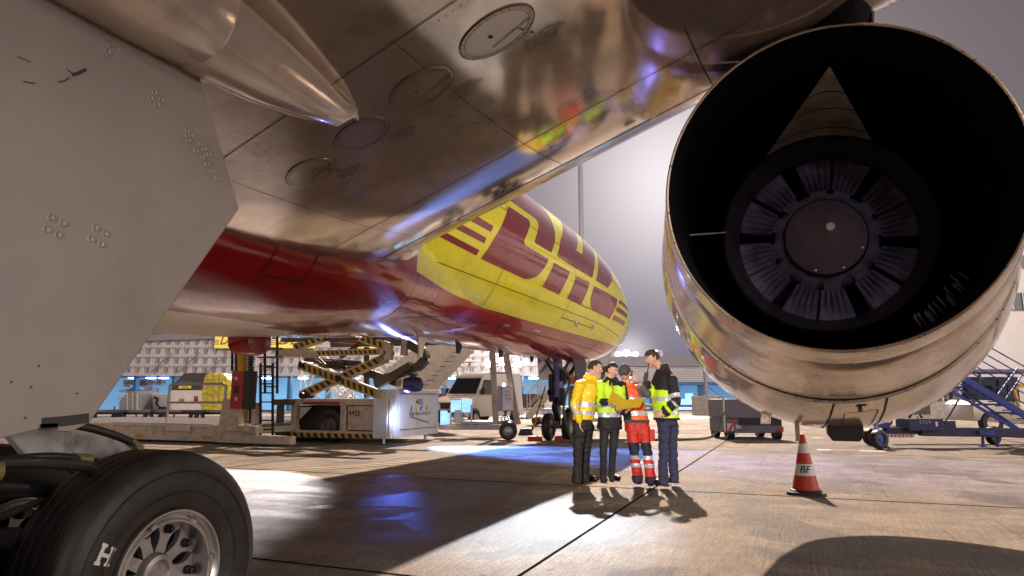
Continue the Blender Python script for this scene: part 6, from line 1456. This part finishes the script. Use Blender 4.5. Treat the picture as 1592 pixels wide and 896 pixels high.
for dd in (0.0, 1.2):
    for (a_, c_) in (((1514, 526), (1610, 580)), ((1508, 537), (1610, 595)), ((1502, 548), (1610, 608)), ((1494, 557), (1610, 622)), ((1486, 566), (1610, 638))): k.bar(BQ(*a_, dd), BQ(*c_, dd), 0.025)
    for (a_, c_) in (((1529, 537), (1498, 582)), ((1516, 542), (1486, 578)), ((1590, 582), (1560, 626)), ((1582, 572), (1548, 618))): k.bar(BQ(*a_, dd), BQ(*c_, dd), 0.028)
build('handrail', k, 'stairs_blue', bs)
k = MB()
for py, x0_, x1_ in ((602, 1470, 1515), (615, 1490, 1535), (629, 1510, 1560), (642, 1535, 1590)): k.bar(BQ(x0_, py, 0.6), BQ(x1_, py, 0.6), 0.04, 0.05)
k.bar(BQ(1500, 610, 0.3), BQ(1585, 668, 0.3), 0.05); build('cross_braces', k, 'stairs_blue', bs)
# ------------------------------------------------------------------ tow tractor behind the blue stairs
tc_ = AD(1560, 650, 23.5); o = Vector((tc_.x, tc_.y, 0)); t_ = thing('airport_vehicle', o, 'pale open-sided service vehicle with dark roof behind the blue stairs', 'service vehicle')
def TV(x, y, z): return o+VR*x+VF*y+Z*z
k = MB(); k.prism([TV(-1.0, 0, 0.45), TV(1.8, 0, 0.45), TV(1.8, 0, 1.0), TV(-0.75, 0, 1.15), TV(-0.98, 0, 1.0)], VF*1.6); bd = build('body', k, 'alu_and_sheen', t_, bevel=0.06, smooth=True)
k = MB(); k.obox(TV(0.5, 0.8, 2.12), VR*1.35, VF*0.85, Z*0.06); build('roof', k, 'gear_navy', t_, bevel=0.02)
k = MB()
for x in (-0.6, 0.4, 1.6): k.bar(TV(x-0.15, 0.05, 1.05), TV(x, 0.05, 2.08), 0.06); k.bar(TV(x-0.15, 1.55, 1.05), TV(x, 1.55, 2.08), 0.06)
build('roof_posts', k, 'plastic_black', t_)
k = MB(); k.obox(TV(0.5, 1.2, 1.5), VR*1.0, VF*0.02, Z*0.45); build('rear_screen', k, 'van_glass', t_)
k = MB(); k.tube([TV(0.5, -0.1, 0.9), TV(0.4, -0.1, 1.45), TV(0.6, -0.1, 1.62), TV(1.4, -0.1, 1.6), TV(1.5, -0.1, 1.2)], 0.06, 10); build('roll_bar', k, 'hazard_yellow', t_, smooth=True)
for x in (-0.4, 1.4): k = MB(); k.lathe([(-0.1, 0.2), (-0.11, 0.35), (-0.05, 0.39), (0.1, 0.39)], TV(x, 0.05, 0.39), VF, 26); build('tyre', k, 'rubber', t_, smooth=True)
# ------------------------------------------------------------------ cargo dollies, containers (far left)
def dolly(px, py, lab, w=1.5):
    b0 = G(px, py); t_ = thing('cargo_dolly', (b0.x, b0.y, 0), lab, 'dolly', 'dollies lined up before the cargo hall'); o = Vector((b0.x, b0.y, 0)); k = MB()
    k.obox(o+Z*0.52, VR*w, VF*0.8, Z*0.06); k.obox(o+Z*0.40, VR*w*0.95, VF*0.05, Z*0.06)
    for a_ in (-1, 1): k.bar(o+VR*a_*w+Z*0.52, o+VR*a_*w+Z*0.75, 0.05)
    build('dolly_deck', k, 'gpu_grey', t_)
    for a_ in (-0.62, 0.62):
        k = MB(); k.lathe([(-0.08, 0.1), (-0.08, 0.24), (0.08, 0.24), (0.08, 0.1)], o+VR*w*a_+Z*0.24-VF*0.6, VF, 18); build('wheel', k, 'rubber', t_)
    return o
dz = [dolly(175, 655, 'bare dolly right beside the gear door edge', 1.2), dolly(215, 655, 'dolly carrying a grey covered container', 1.3), dolly(290, 655, 'dolly under the silver container with a dark top', 1.5), dolly(335, 655, 'dolly under the yellow wrapped container', 1.4)]
BZ = 0.6
def contour(px0, px1, py_top, dist, dz_, m, chf=0.5, name='container_body'): pass
def PD_(px, py, d_): return AD(px, py, d_)
d0 = (dz[2]).dot(VF)
t_ = thing('cargo_container', (dz[2].x, dz[2].y, 0.58), 'silver cargo container with a dark sloping top and small yellow label', 'cargo container')
k = MB(); k.prism([PD_(266, 641, d0-0.7), PD_(313, 641, d0-0.7), PD_(316, 607, d0-0.7), PD_(266, 607, d0-0.7)], VF*1.5); cb = build('container_body', k, 'alu_and_sheen', t_)
k = MB(); k.prism([PD_(265, 607, d0-0.72), PD_(316, 607, d0-0.72), PD_(320, 580, d0-0.72), PD_(287, 580, d0-0.72), PD_(271, 596, d0-0.72)], VF*1.54); tp_ = build('container_top', k, 'cover_dark', t_)
k = MB(); k.prism([PD_(277, 604, d0-0.74), PD_(297, 604, d0-0.74), PD_(298, 600, d0-0.74), PD_(279, 600, d0-0.74)], -VF*0.01); lb2 = build('yellow_label', k, 'yellow_paint', tp_)
pc = PD_(287.5, 602, d0-0.76); build('label_text', text_mesh('DHL', 0.13, lambda u, v, w_: pc+VR*u+Z*v, True, shear=0.3, width=0.34), 'logo_red', lb2, fixn=False)
pc2 = PD_(290, 595.5, d0-0.74); build('door_text', text_mesh('EXPRESS', 0.13, lambda u, v, w_: pc2+VR*u+Z*v, True, width=0.75), 'cabinet_grey', tp_, fixn=False)
k = MB(); k.prism([PD_(301, 627, d0-0.71), PD_(308, 627, d0-0.71), PD_(308, 616, d0-0.71), PD_(302, 616, d0-0.71)], -VF*0.01); build('placard', k, 'box_red', cb)
k = MB(); k.prism([PD_(278, 625, d0-0.71), PD_(286, 625, d0-0.71), PD_(286, 620, d0-0.71), PD_(278, 620, d0-0.71)], -VF*0.01); build('placard', k, 'cabinet_grey', cb)
t_ = thing('cargo_container', (dz[3].x, dz[3].y, 0.58), 'cargo container wrapped in shiny yellow tarpaulin with straps', 'cargo container'); mb = MB()
prof = [(312, 641), (348, 641), (357, 612), (356, 592), (347, 581), (325, 580), (317, 588), (313, 610)]
F1 = [PD_(x, y, d0-0.75) for x, y in prof]; mb.prism(F1, VF*1.6)
me = remesh(mb, 0.04, 3); tpx = finish('tarpaulin', me, ['tarp_yellow'], t_, None, 0.05, 4.5, 3)
k = MB()
for (x0_, y0_, x1_, y1_) in ((318, 590, 354, 590), (316, 600, 356, 600), (322, 628, 322, 584), (331, 628, 331, 584), (340, 628, 340, 584), (314, 612, 356, 614)): k.bar(PD_(x0_, y0_, d0-0.80), PD_(x1_, y1_, d0-0.80), 0.03, 0.03)
build('straps', k, 'paint_yellow', tpx)
o = dz[1]; t_ = thing('cargo_container', (o.x, o.y, 0.58), 'grey fabric sided container next to the gear door edge', 'cargo container'); k = MB()
k.prism([PD_(185, 641, d0-0.6), PD_(214, 641, d0-0.6), PD_(214, 609, d0-0.6), PD_(200, 609, d0-0.6), PD_(185, 625, d0-0.6)], VF*1.4); build('container_body', k, 'cabinet_grey', t_, bevel=0.03)
k = MB()
for px in (198, 206, 213): k.bar(PD_(px, 640, d0-0.62), PD_(px, 611, d0-0.62), 0.04)
build('curtain_straps', k, 'stairs_white', t_)
# small cab loader / tug left
o = PD_(238, 650, d0+1.5); o.z = 0; t_ = thing('belt_loader', (o.x, o.y, 0), 'small grey tug with slatted cab and pale bonnet between two containers', 'tug'); k = MB()
def Q(px, py, dd=0): return PD_(px, py, d0+1.0+dd)
k.prism([Q(213, 640), Q(235, 640), Q(235, 612), Q(221, 612)], VF*1.4); bt = build('cab', k, 'cabinet_grey', t_, bevel=0.03)
k = MB(); k.prism([Q(222, 624, -0.02), Q(230, 624, -0.02), Q(230, 616, -0.02), Q(224, 616, -0.02)], -VF*0.02); build('side_window', k, 'van_glass', bt)
k = MB(); k.prism([Q(236, 637, -0.1), Q(268, 637, -0.1), Q(268, 612, -0.1), Q(236, 612, -0.1)], VF*1.6); bn_ = build('bonnet', k, 'white_paint', t_, bevel=0.08)
k = MB(); k.tube([Q(240, 618, -0.14), Q(245, 620, -0.14), Q(243, 628, -0.14), Q(248, 634, -0.14), Q(262, 635, -0.14)], 0.06, 8); build('air_hose', k, 'plastic_black', bn_)
k = MB()
for px in (220, 262): c = Q(px, 648, 0.1); c.z = 0.3; k.lathe([(-0.1, 0.3), (0.1, 0.3)], c, VF, 20)
build('wheels', k, 'rubber', t_)
# ------------------------------------------------------------------ cargo hall far left
HD = 62.0
def H(px, py, dd=0): return AD(px, py, HD+dd)
hl = thing('cargo_hall', H(260, 637), 'pale panelled cargo hall with a long blue lit opening behind the silver container', 'cargo hall')
zt = H(300, 526).z; z1 = H(300, 584).z; xa_, xb_ = 60, 900
def HX(px, z, dd=0.0): p = AD(px, 617, HD+dd); return Vector((p.x, p.y, z))
k = MB(); k.prism([HX(xa_, z1), HX(xb_, z1), HX(xb_, zt+1.0), HX(xa_, zt-0.3)], VF*2); up_ = build('upper_wall', k, 'hangar_wall', hl)
k = MB(); nP = 56; 
for i in range(nP):
    px = xa_+(xb_-xa_)*i/nP
    for r_ in range(4):
        za = z1+(zt-z1)*(r_/4)+0.25; zb = z1+(zt-z1)*((r_+1)/4)-0.05
        a_, c_ = HX(px, za, -0.22), HX(px, zb, -0.22); s3_ = VR*0.13
        k.prism([a_, c_-s3_, c_+s3_], VF*0.25)
build('wall_ribs', k, 'roof_grey', up_)
k = MB()
for r_ in range(5): z = z1+(zt-z1)*r_/4; k.bar(HX(xa_, z, -0.08), HX(xb_, z, -0.08), 0.12, 0.10)
for i in range(nP*4): px = xa_+(xb_-xa_)*i/nP/4; k.bar(HX(px, z1, -0.02), HX(px, zt, -0.02), 0.03, 0.05, VR)
build('panel_ribs', k, 'shutter', up_)
k = MB()
for px in (232, 275, 320, 410, 470, 530): k.bar(HX(px, z1+0.3, -0.4), HX(px+30, z1+(zt-z1)*0.6, -0.4), 0.10)
build('wall_braces', k, 'roof_grey', up_)
k = MB(); k.prism([HX(xa_, zt-0.6, -0.4), HX(xb_, zt+1.0, -0.4), HX(xb_, zt+1.5, -0.4), HX(xa_, zt, -0.4)], VF*8); build('roof', k, 'roof_grey', hl)
k = MB(); k.prism([HX(xa_, 0, 7), HX(xb_, 0, 7), HX(xb_, z1, 7), HX(xa_, z1, 7)], VF*0.2); build('hall_interior', k, 'hall_blue_glow', hl)
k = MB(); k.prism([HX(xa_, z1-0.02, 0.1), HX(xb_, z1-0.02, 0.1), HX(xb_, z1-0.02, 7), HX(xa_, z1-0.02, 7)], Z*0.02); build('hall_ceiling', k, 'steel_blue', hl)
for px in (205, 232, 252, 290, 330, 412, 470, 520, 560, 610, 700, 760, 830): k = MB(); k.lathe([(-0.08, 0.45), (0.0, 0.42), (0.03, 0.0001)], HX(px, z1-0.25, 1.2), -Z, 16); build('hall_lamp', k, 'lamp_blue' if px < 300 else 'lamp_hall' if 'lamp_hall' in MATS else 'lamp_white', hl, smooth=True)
for px in range(150, 900, 60): k = MB(); k.bar(HX(px, 0, 0.3), HX(px, z1, 0.3), 0.35); build('hall_column', k, 'steel_blue', hl)
k = MB(); rnd = random.Random(5)
for i in range(60):
    px = rnd.uniform(190, 250); z = rnd.choice((0.9, 1.7, 2.4)); k.obox(HX(px, z+rnd.uniform(0, 0.3), 5), VR*rnd.uniform(0.1, 0.4), VF*0.3, Z*rnd.uniform(0.1, 0.3))
st_ = build('shelf_goods', k, 'stairs_white', hl)
# yellow company signs on the hall
for px, w_, lab in ((354, 25, 'yellow sign with red lettering high on the cargo hall beside the red air scoop'), (452, 34, 'yellow sign with red lettering on the cargo hall, seen through the loader ladders'), (575, 30, 'yellow sign with red lettering on the cargo hall, seen through the scissor arms')):
    c = HX(px, H(px, 530).z, -0.5); k = MB(); k.obox(c, VR*w_*HD/1061, VF*0.08, Z*0.72); sg = build('company_sign', k, 'yellow_paint', None, loc=(c.x, c.y, c.z-0.72)); tag(sg, lab, 'sign', 'yellow company signs on the hall')
    build('sign_text', text_mesh('DHL', 1.25, lambda u, v, q_: c+VR*u+Z*v-VF*0.085, True, shear=0.35, width=w_*2*HD/1061*0.72), 'logo_red', sg, fixn=False)
    k = MB()
    for s_ in (-1, 1):
        if s_ > 0: build('sign_stripes', k, 'logo_red', sg); k = MB()
        for j in range(3): k.obox(c+VR*s_*w_*HD/1061*0.90-VF*0.085+Z*(-0.35+0.16*j), VR*0.22, VF*0.004, Z*0.04)
    build('sign_stripes', k, 'logo_red', sg)
# ------------------------------------------------------------------ right warehouse
wd = 66.0
def WH(px, py, dd=0): return AD(px, py, wd+dd)
def WX(px, z, dd=0.0): p = AD(px, 617, wd+dd); return Vector((p.x, p.y, z))
wh = thing('warehouse', WH(1080, 640), 'low warehouse with blue lit loading bay behind the standing group', 'warehouse')
k = MB(); zA, zB_, zC = WH(1080, 594).z, WH(1080, 570).z, WH(1080, 556).z
k.prism([WX(905, zA), WX(1330, zA), WX(1330, zB_), WX(905, zB_)], VF*3); a_ = build('upper_wall', k, 'hangar_wall', wh)
k = MB()
for j in range(9): z = zA+(zB_-zA)*j/9; k.bar(WX(905, z, -0.03), WX(1330, z, -0.03), 0.06, 0.05)
build('wall_slats', k, 'roof_grey', a_)
k = MB(); k.prism([WX(905, zB_, -0.3), WX(1330, zB_, -0.3), WX(1330, zC+0.4, -0.3), WX(905, zC, -0.3)], VF*9); build('roof', k, 'roof_grey', wh)
k = MB(); k.prism([WX(905, 0.0, 5), WX(1330, 0.0, 5), WX(1330, zA, 5), WX(905, zA, 5)], VF*0.2); ib = build('bay_interior', k, 'hall_blue_glow', wh)
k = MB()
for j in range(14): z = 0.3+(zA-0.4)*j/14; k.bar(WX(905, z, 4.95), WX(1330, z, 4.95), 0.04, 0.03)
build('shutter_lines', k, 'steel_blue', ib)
k = MB(); k.bar(WX(905, zA-0.15, 0), WX(1330, zA-0.15, 0), 0.3, 0.35)
for px in (1012, 1087, 1092, 1150, 1210): k.bar(WX(px, 0, 0.2), WX(px, zA, 0.2), 0.28)
for (p, q) in ((1000, 1050), (1060, 1040), (1095, 1140)): k.bar(WX(p, zA-0.2, 1), WX(q, zA-2.2, 1), 0.06)
build('bay_frame', k, 'steel_blue', wh)
k = MB(); rnd = random.Random(9)
for i in range(16): px = rnd.uniform(1052, 1120); k.obox(WX(px, rnd.uniform(0.3, 1.3), 2), VR*rnd.uniform(0.2, 0.8), VF*0.3, Z*rnd.uniform(0.2, 0.5))
build('bay_goods', k, 'cyan_glow', wh)
# dollies parked in front of the warehouse
o = AD(1075, 640, 55); o.z = 0; t_ = thing('flatbed_trailer', (o.x, o.y, 0), 'row of low flat dollies parked before the blue loading bay', 'trailer'); k = MB(); k.obox(o+Z*0.55, VR*5.5, VF*0.8, Z*0.10); build('trailer_bed', k, 'gpu_grey', t_)
for a_ in (-4.5, -2, 1.2, 4): k = MB(); k.lathe([(-0.1, 0.3), (0.1, 0.3)], o+VR*a_+Z*0.3, VF, 16); build('wheel', k, 'rubber', t_)
o = AD(1099, 636, 48); o.z = 0; k = MB(); k.box((o.x-0.9, o.y-0.9, 0), (o.x+0.9, o.y+0.9, 1.3)); lp = thing('lamp_pole', (o.x, o.y, 0), 'grey pole in a concrete foot before the blue loading bay', 'pole'); build('concrete_foot', k, 'block', lp, bevel=0.04)
k = MB(); k.tube([o+Z*1.3, o+Z*9], 0.14, 10); build('pole', k, 'roof_grey', lp)
# ------------------------------------------------------------------ tall light masts
def mast(px, py_top, dist, r0, r1, label, heads=True, m='hangar_wall'):
    o = AD(px, 617, dist); o.z = 0; top = AD(px, py_top, dist).z; t_ = thing('floodlight_mast', (o.x, o.y, 0), label, 'light mast', 'light masts on the apron'); k = MB(); k.tube([o, Vector((o.x, o.y, top))], [r0, r1], 14); mp_ = build('mast_pole', k, m, t_, smooth=True)
    if not heads: 
        k = MB(); k.obox(Vector((o.x, o.y, 0.3)), VR*(r0*1.6), VF*(r0*1.6), Z*0.3); build('mast_foot', k, 'block', t_)
    if heads:
        k = MB(); k.obox(Vector((o.x, o.y, top)), VR*1.6, VF*0.4, Z*0.15); build('lamp_bar', k, 'roof_grey', t_)
        for a_, b2 in ((-1.2, 0), (0.0, 0.3), (1.2, 0), (0.3, -0.9)): k = MB(); k.ball(Vector((o.x, o.y, top+b2))+VR*a_-VF*0.5, 0.42, 12, (1, 1, 0.7)); build('floodlight_head', k, 'lamp_white', t_, smooth=True)
    return o, top
mast(908, 120, 70, 0.30, 0.22, 'tall plain grey mast rising into the fog beyond the nose', False, 'mast_grey')
mast(975, 551, 95, 0.2, 0.15, 'glaring floodlight mast above the head of the man in the cap')
mast(783, 567, 60, 0.15, 0.1, 'floodlight mast shining between the tall trailer posts')
mast(632, 558, 80, 0.2, 0.15, 'floodlight mast shining through the loader folding arm')
mast(452, 528, 78, 0.2, 0.15, 'floodlight mast beside the ladders below the belly')
o, tz = mast(962, 548, 100, 0.12, 0.08, 'thin pole with a small red lamp beside the nose', False)
k = MB(); k.ball(Vector((o.x, o.y, tz))+VR*0.6, 0.28, 10); rl_ = build('warning_lamp', k, 'lamp_red', None, smooth=True, loc=(o.x, o.y, tz)); tag(rl_, 'small red warning lamp on a thin pole at the aircraft nose', 'warning lamp')
o = AD(712, 560, 90); k = MB(); k.ball(o, 0.2, 10); rl_ = build('warning_lamp', k, 'lamp_red', None, smooth=True, loc=o); tag(rl_, 'tiny red warning lamp high above the step ramp', 'warning lamp')
for px, lab in ((1031, 'double arm street lamp behind the man with the radio'), ):
    o = AD(px, 617, 70); o.z = 0; top = AD(px, 546, 70).z; t_ = thing('street_lamp', (o.x, o.y, 0), lab, 'street lamp'); k = MB(); k.tube([o, o+Z*top], 0.12, 8); k.bar(o+Z*top, o+Z*top-VR*1.2, 0.1); build('lamp_post', k, 'hangar_wall', t_); k = MB(); k.obox(o+Z*top-VR*0.9, VR*0.4, VF*0.2, Z*0.08); build('lamp_head', k, 'lamp_warm', t_)
# mid-distance terminal band behind the stairs
tm_ = thing('terminal_building', AD(780, 635, 100), 'long pale terminal roof behind the mobile stairs and van', 'terminal'); k = MB()
def TX(px, z, dd=0.0): p = AD(px, 617, 85+dd); return Vector((p.x, p.y, z))
k.prism([TX(560, 0), TX(1010, 0), TX(1010, 3.6), TX(690, 5.4), TX(560, 5.6)], VF*10); tb_ = build('facade', k, 'shutter', tm_)
k = MB(); k.prism([TX(560, 5.6, -1), TX(690, 5.4, -1), TX(790, 4.2, -1), TX(790, 4.7, -1), TX(690, 5.9, -1), TX(560, 6.1, -1)], VF*12); build('roof_edge', k, 'stairs_white', tm_)
k = MB()
for i in range(24): px = 560+i*18; k.bar(TX(px, 0, -0.2), TX(px, 3.2, -0.2), 0.2)
for z in (1.1, 2.2, 3.2): k.bar(TX(560, z, -0.2), TX(1000, z, -0.2), 0.15)
build('facade_frame', k, 'roof_grey', tb_)
rnd = random.Random(11)
for i in range(16):
    k = MB(); k.ball(TX(575+27*i+rnd.uniform(-8, 8), rnd.choice((1.6, 2.6, 3.1, 4.0)), -0.8), rnd.uniform(0.10, 0.2), 8); build('wall_lamp', k, rnd.choice(('lamp_warm', 'lamp_white', 'lamp_warm')), tm_, smooth=True)
# ------------------------------------------------------------------ office building right
ob = thing('office_building', AD(1560, 635, 42), 'pale concrete building with bands of windows behind the blue stairs', 'office building')
bdist = 40.0
def OX(px, z, dd=0.0): p = AD(px, 617, bdist+dd); return Vector((p.x, p.y, z))
def OZ(py, dd=0.0): return AD(1570, py, bdist+dd).z
k = MB(); corner = 1572
k.prism([OX(1380, 0, 6), OX(corner, 0), OX(corner, 14.0), OX(1380, 14.0, 6)], VF*6+VR*4); k.prism([OX(corner, 0), OX(1900, 0, 2), OX(1900, 14, 2), OX(corner, 14)], VF*12); fc = build('concrete_wall', k, 'concrete_wall', ob)
k = MB()
for (za, zb) in ((OZ(482), OZ(455)), (OZ(416), OZ(396)), (11.5, 13.0)):
    p = OX(1380, 0, 6); c = OX(corner, 0); d_ = (c-p); n_ = Vector((-d_.y, d_.x, 0)).normalized(); n_ = -n_ if n_.dot(VF) > 0 else n_
    k.prism([p+Z*za+n_*0.04, c+Z*za+n_*0.04-d_*0.02, c+Z*zb+n_*0.04-d_*0.02, p+Z*zb+n_*0.04], n_*0.05)
    c2 = OX(corner, 0); p2 = OX(1900, 0, 2); d2 = p2-c2; k.prism([c2+Z*za+d2*0.01-VF*0.03, p2+Z*za-VF*0.03, p2+Z*zb-VF*0.03, c2+Z*zb+d2*0.01-VF*0.03], -VF*0.05)
wn_ = build('window_band', k, 'van_glass', ob)
k = MB()
for (za, zb) in ((OZ(482), OZ(455)), (OZ(416), OZ(396))):
    for i in range(30): c = OX(1380, 0, 6).lerp(OX(corner, 0), i/30)-VF*0.12; k.bar(c+Z*za, c+Z*zb, 0.06)
    for i in range(20): c = OX(corner, 0).lerp(OX(1900, 0, 2), i/20)-VF*0.12; k.bar(c+Z*za, c+Z*zb, 0.06)
build('window_mullions', k, 'shutter', wn_)
k = MB(); 
def FW(px, py): 
    u = (px-1380)/(corner-1380); dd = 6*(1-u); return AD(px, py, bdist+dd-0.12)
k.prism([FW(1528, 578), FW(1556, 578), FW(1556, 522), FW(1528, 530)], -VF*0.05); gt = build('gate', k, 'shutter', ob)
k = MB(); k.prism([FW(1530, 579), FW(1555, 579), FW(1555, 567), FW(1530, 569)], -VF*0.08); build('gate_window', k, 'van_glass', gt)
pc = AD(1545, 563, bdist+0.7); 
# low wall with fence hoops
k = MB(); wl0 = AD(1380, 636, 40); wl1 = AD(1700, 636, 40); wl0.z = wl1.z = 0
k.prism([wl0, wl1, wl1+Z*0.95, wl0+Z*0.95], VF*0.4); lw = build('barrier_wall', k, 'block', None, loc=wl0); tag(lw, 'low concrete barrier wall behind the blue stairs chassis', 'barrier wall')
k = MB()
for i in range(7):
    c = AD(1400+27*i, 624, 40.3); c.z = 0.97; k.prism([c+VR*a_+Z*z_ for a_, z_ in ((-0.42, 0), (0.42, 0), (0.42, 0.55), (0.3, 0.8), (-0.3, 0.8), (-0.42, 0.55))], VF*0.1)
fp_ = build('fence_panels', k, 'cover_dark', None, loc=wl0+Z*0.97); tag(fp_, 'dark arched fence panels standing on the low barrier wall', 'fence')
k = MB(); k.bar(AD(1380, 610, 40.2), AD(1700, 610, 40.2), 0.04); k.bar(AD(1380, 619, 40.2), AD(1700, 619, 40.2), 0.03)
for i in range(30): k.bar(AD(1385+11*i, 628, 40.2), AD(1385+11*i, 610, 40.2), 0.025)
build('fence_rail', k, 'steel', fp_)
o = AD(1395, 648, 30); o.z = 0; t_ = thing('flatbed_dolly', (o.x, o.y, 0), 'small dark dolly parked in front of the barrier wall behind the nacelle', 'dolly'); k = MB(); k.obox(o+Z*0.75, VR*1.1, VF*0.6, Z*0.25); k.obox(o+Z*1.2+VR*0.3, VR*0.5, VF*0.5, Z*0.25); build('dolly_body', k, 'loader_dark', t_)
for a_ in (-0.8, 0.5): k = MB(); k.lathe([(-0.1, 0.28), (0.1, 0.28)], o+VR*a_+Z*0.28-VF*0.5, VF, 16); build('wheel', k, 'rubber', t_)
# far dark verge band
for nm, z_, y0_, y1_, c_ in (('asphalt_lane', 0.003, 40.0, 47.0, 0),):
    k = MB(); a_ = -VR*90+VF*38; k.prism([a_+Z*0.013, a_+VR*220+Z*0.013, a_+VR*220+VF*8+Z*0.013, a_+VF*8+Z*0.013], (0, 0, -0.002)); mat('asphalt', (0.05, 0.045, 0.05), 0.5, var=0.3, scale=2); tag(build(nm, k, 'asphalt'), kind='structure')
# ------------------------------------------------------------------ loader lamps, then added spots for bright ground patches
spot('loader_headlight', (-9.88, 15.86, 1.25), (-6.4, 15.3, 0.0), 16000, (0.10, 0.24, 1.0), 50, 0.8, 0.06)
spot('loader_worklight', (-9.86, 16.4, 1.3), (-6.0, 11.3, 3.3), 900, (0.14, 0.16, 1.0), 36, 0.9, 0.06)
spot('loader_lamp_glow', (-9.6, 15.7, 0.72), (-10.2, 16.3, 0.6), 25, (0.45, 0.6, 1.0), 120, 0.8, 0.04)
spot('loader_floorlight', (-9.88, 16.0, 1.2), (-4.95, 8.0, 0.0), 260, (0.10, 0.18, 1.0), 6.0, 1.0, 0.05)
spot('added_apron_spot', (-20.5, 27, 8.2), (-7.35, 7.35, 0.0), 42000, (0.98, 0.90, 0.92), 7.5, 0.8, 0.12)  # unseen spot added for the pale patch under the belly

spot('added_patch_spot', (-15.9, 53.3, 35.3), (-2.35, 6.7, 0.0), 400000, (0.62, 0.80, 1.0), 2.9, 1.0, 0.25)  # unseen narrow spot added to whiten the ground before the group
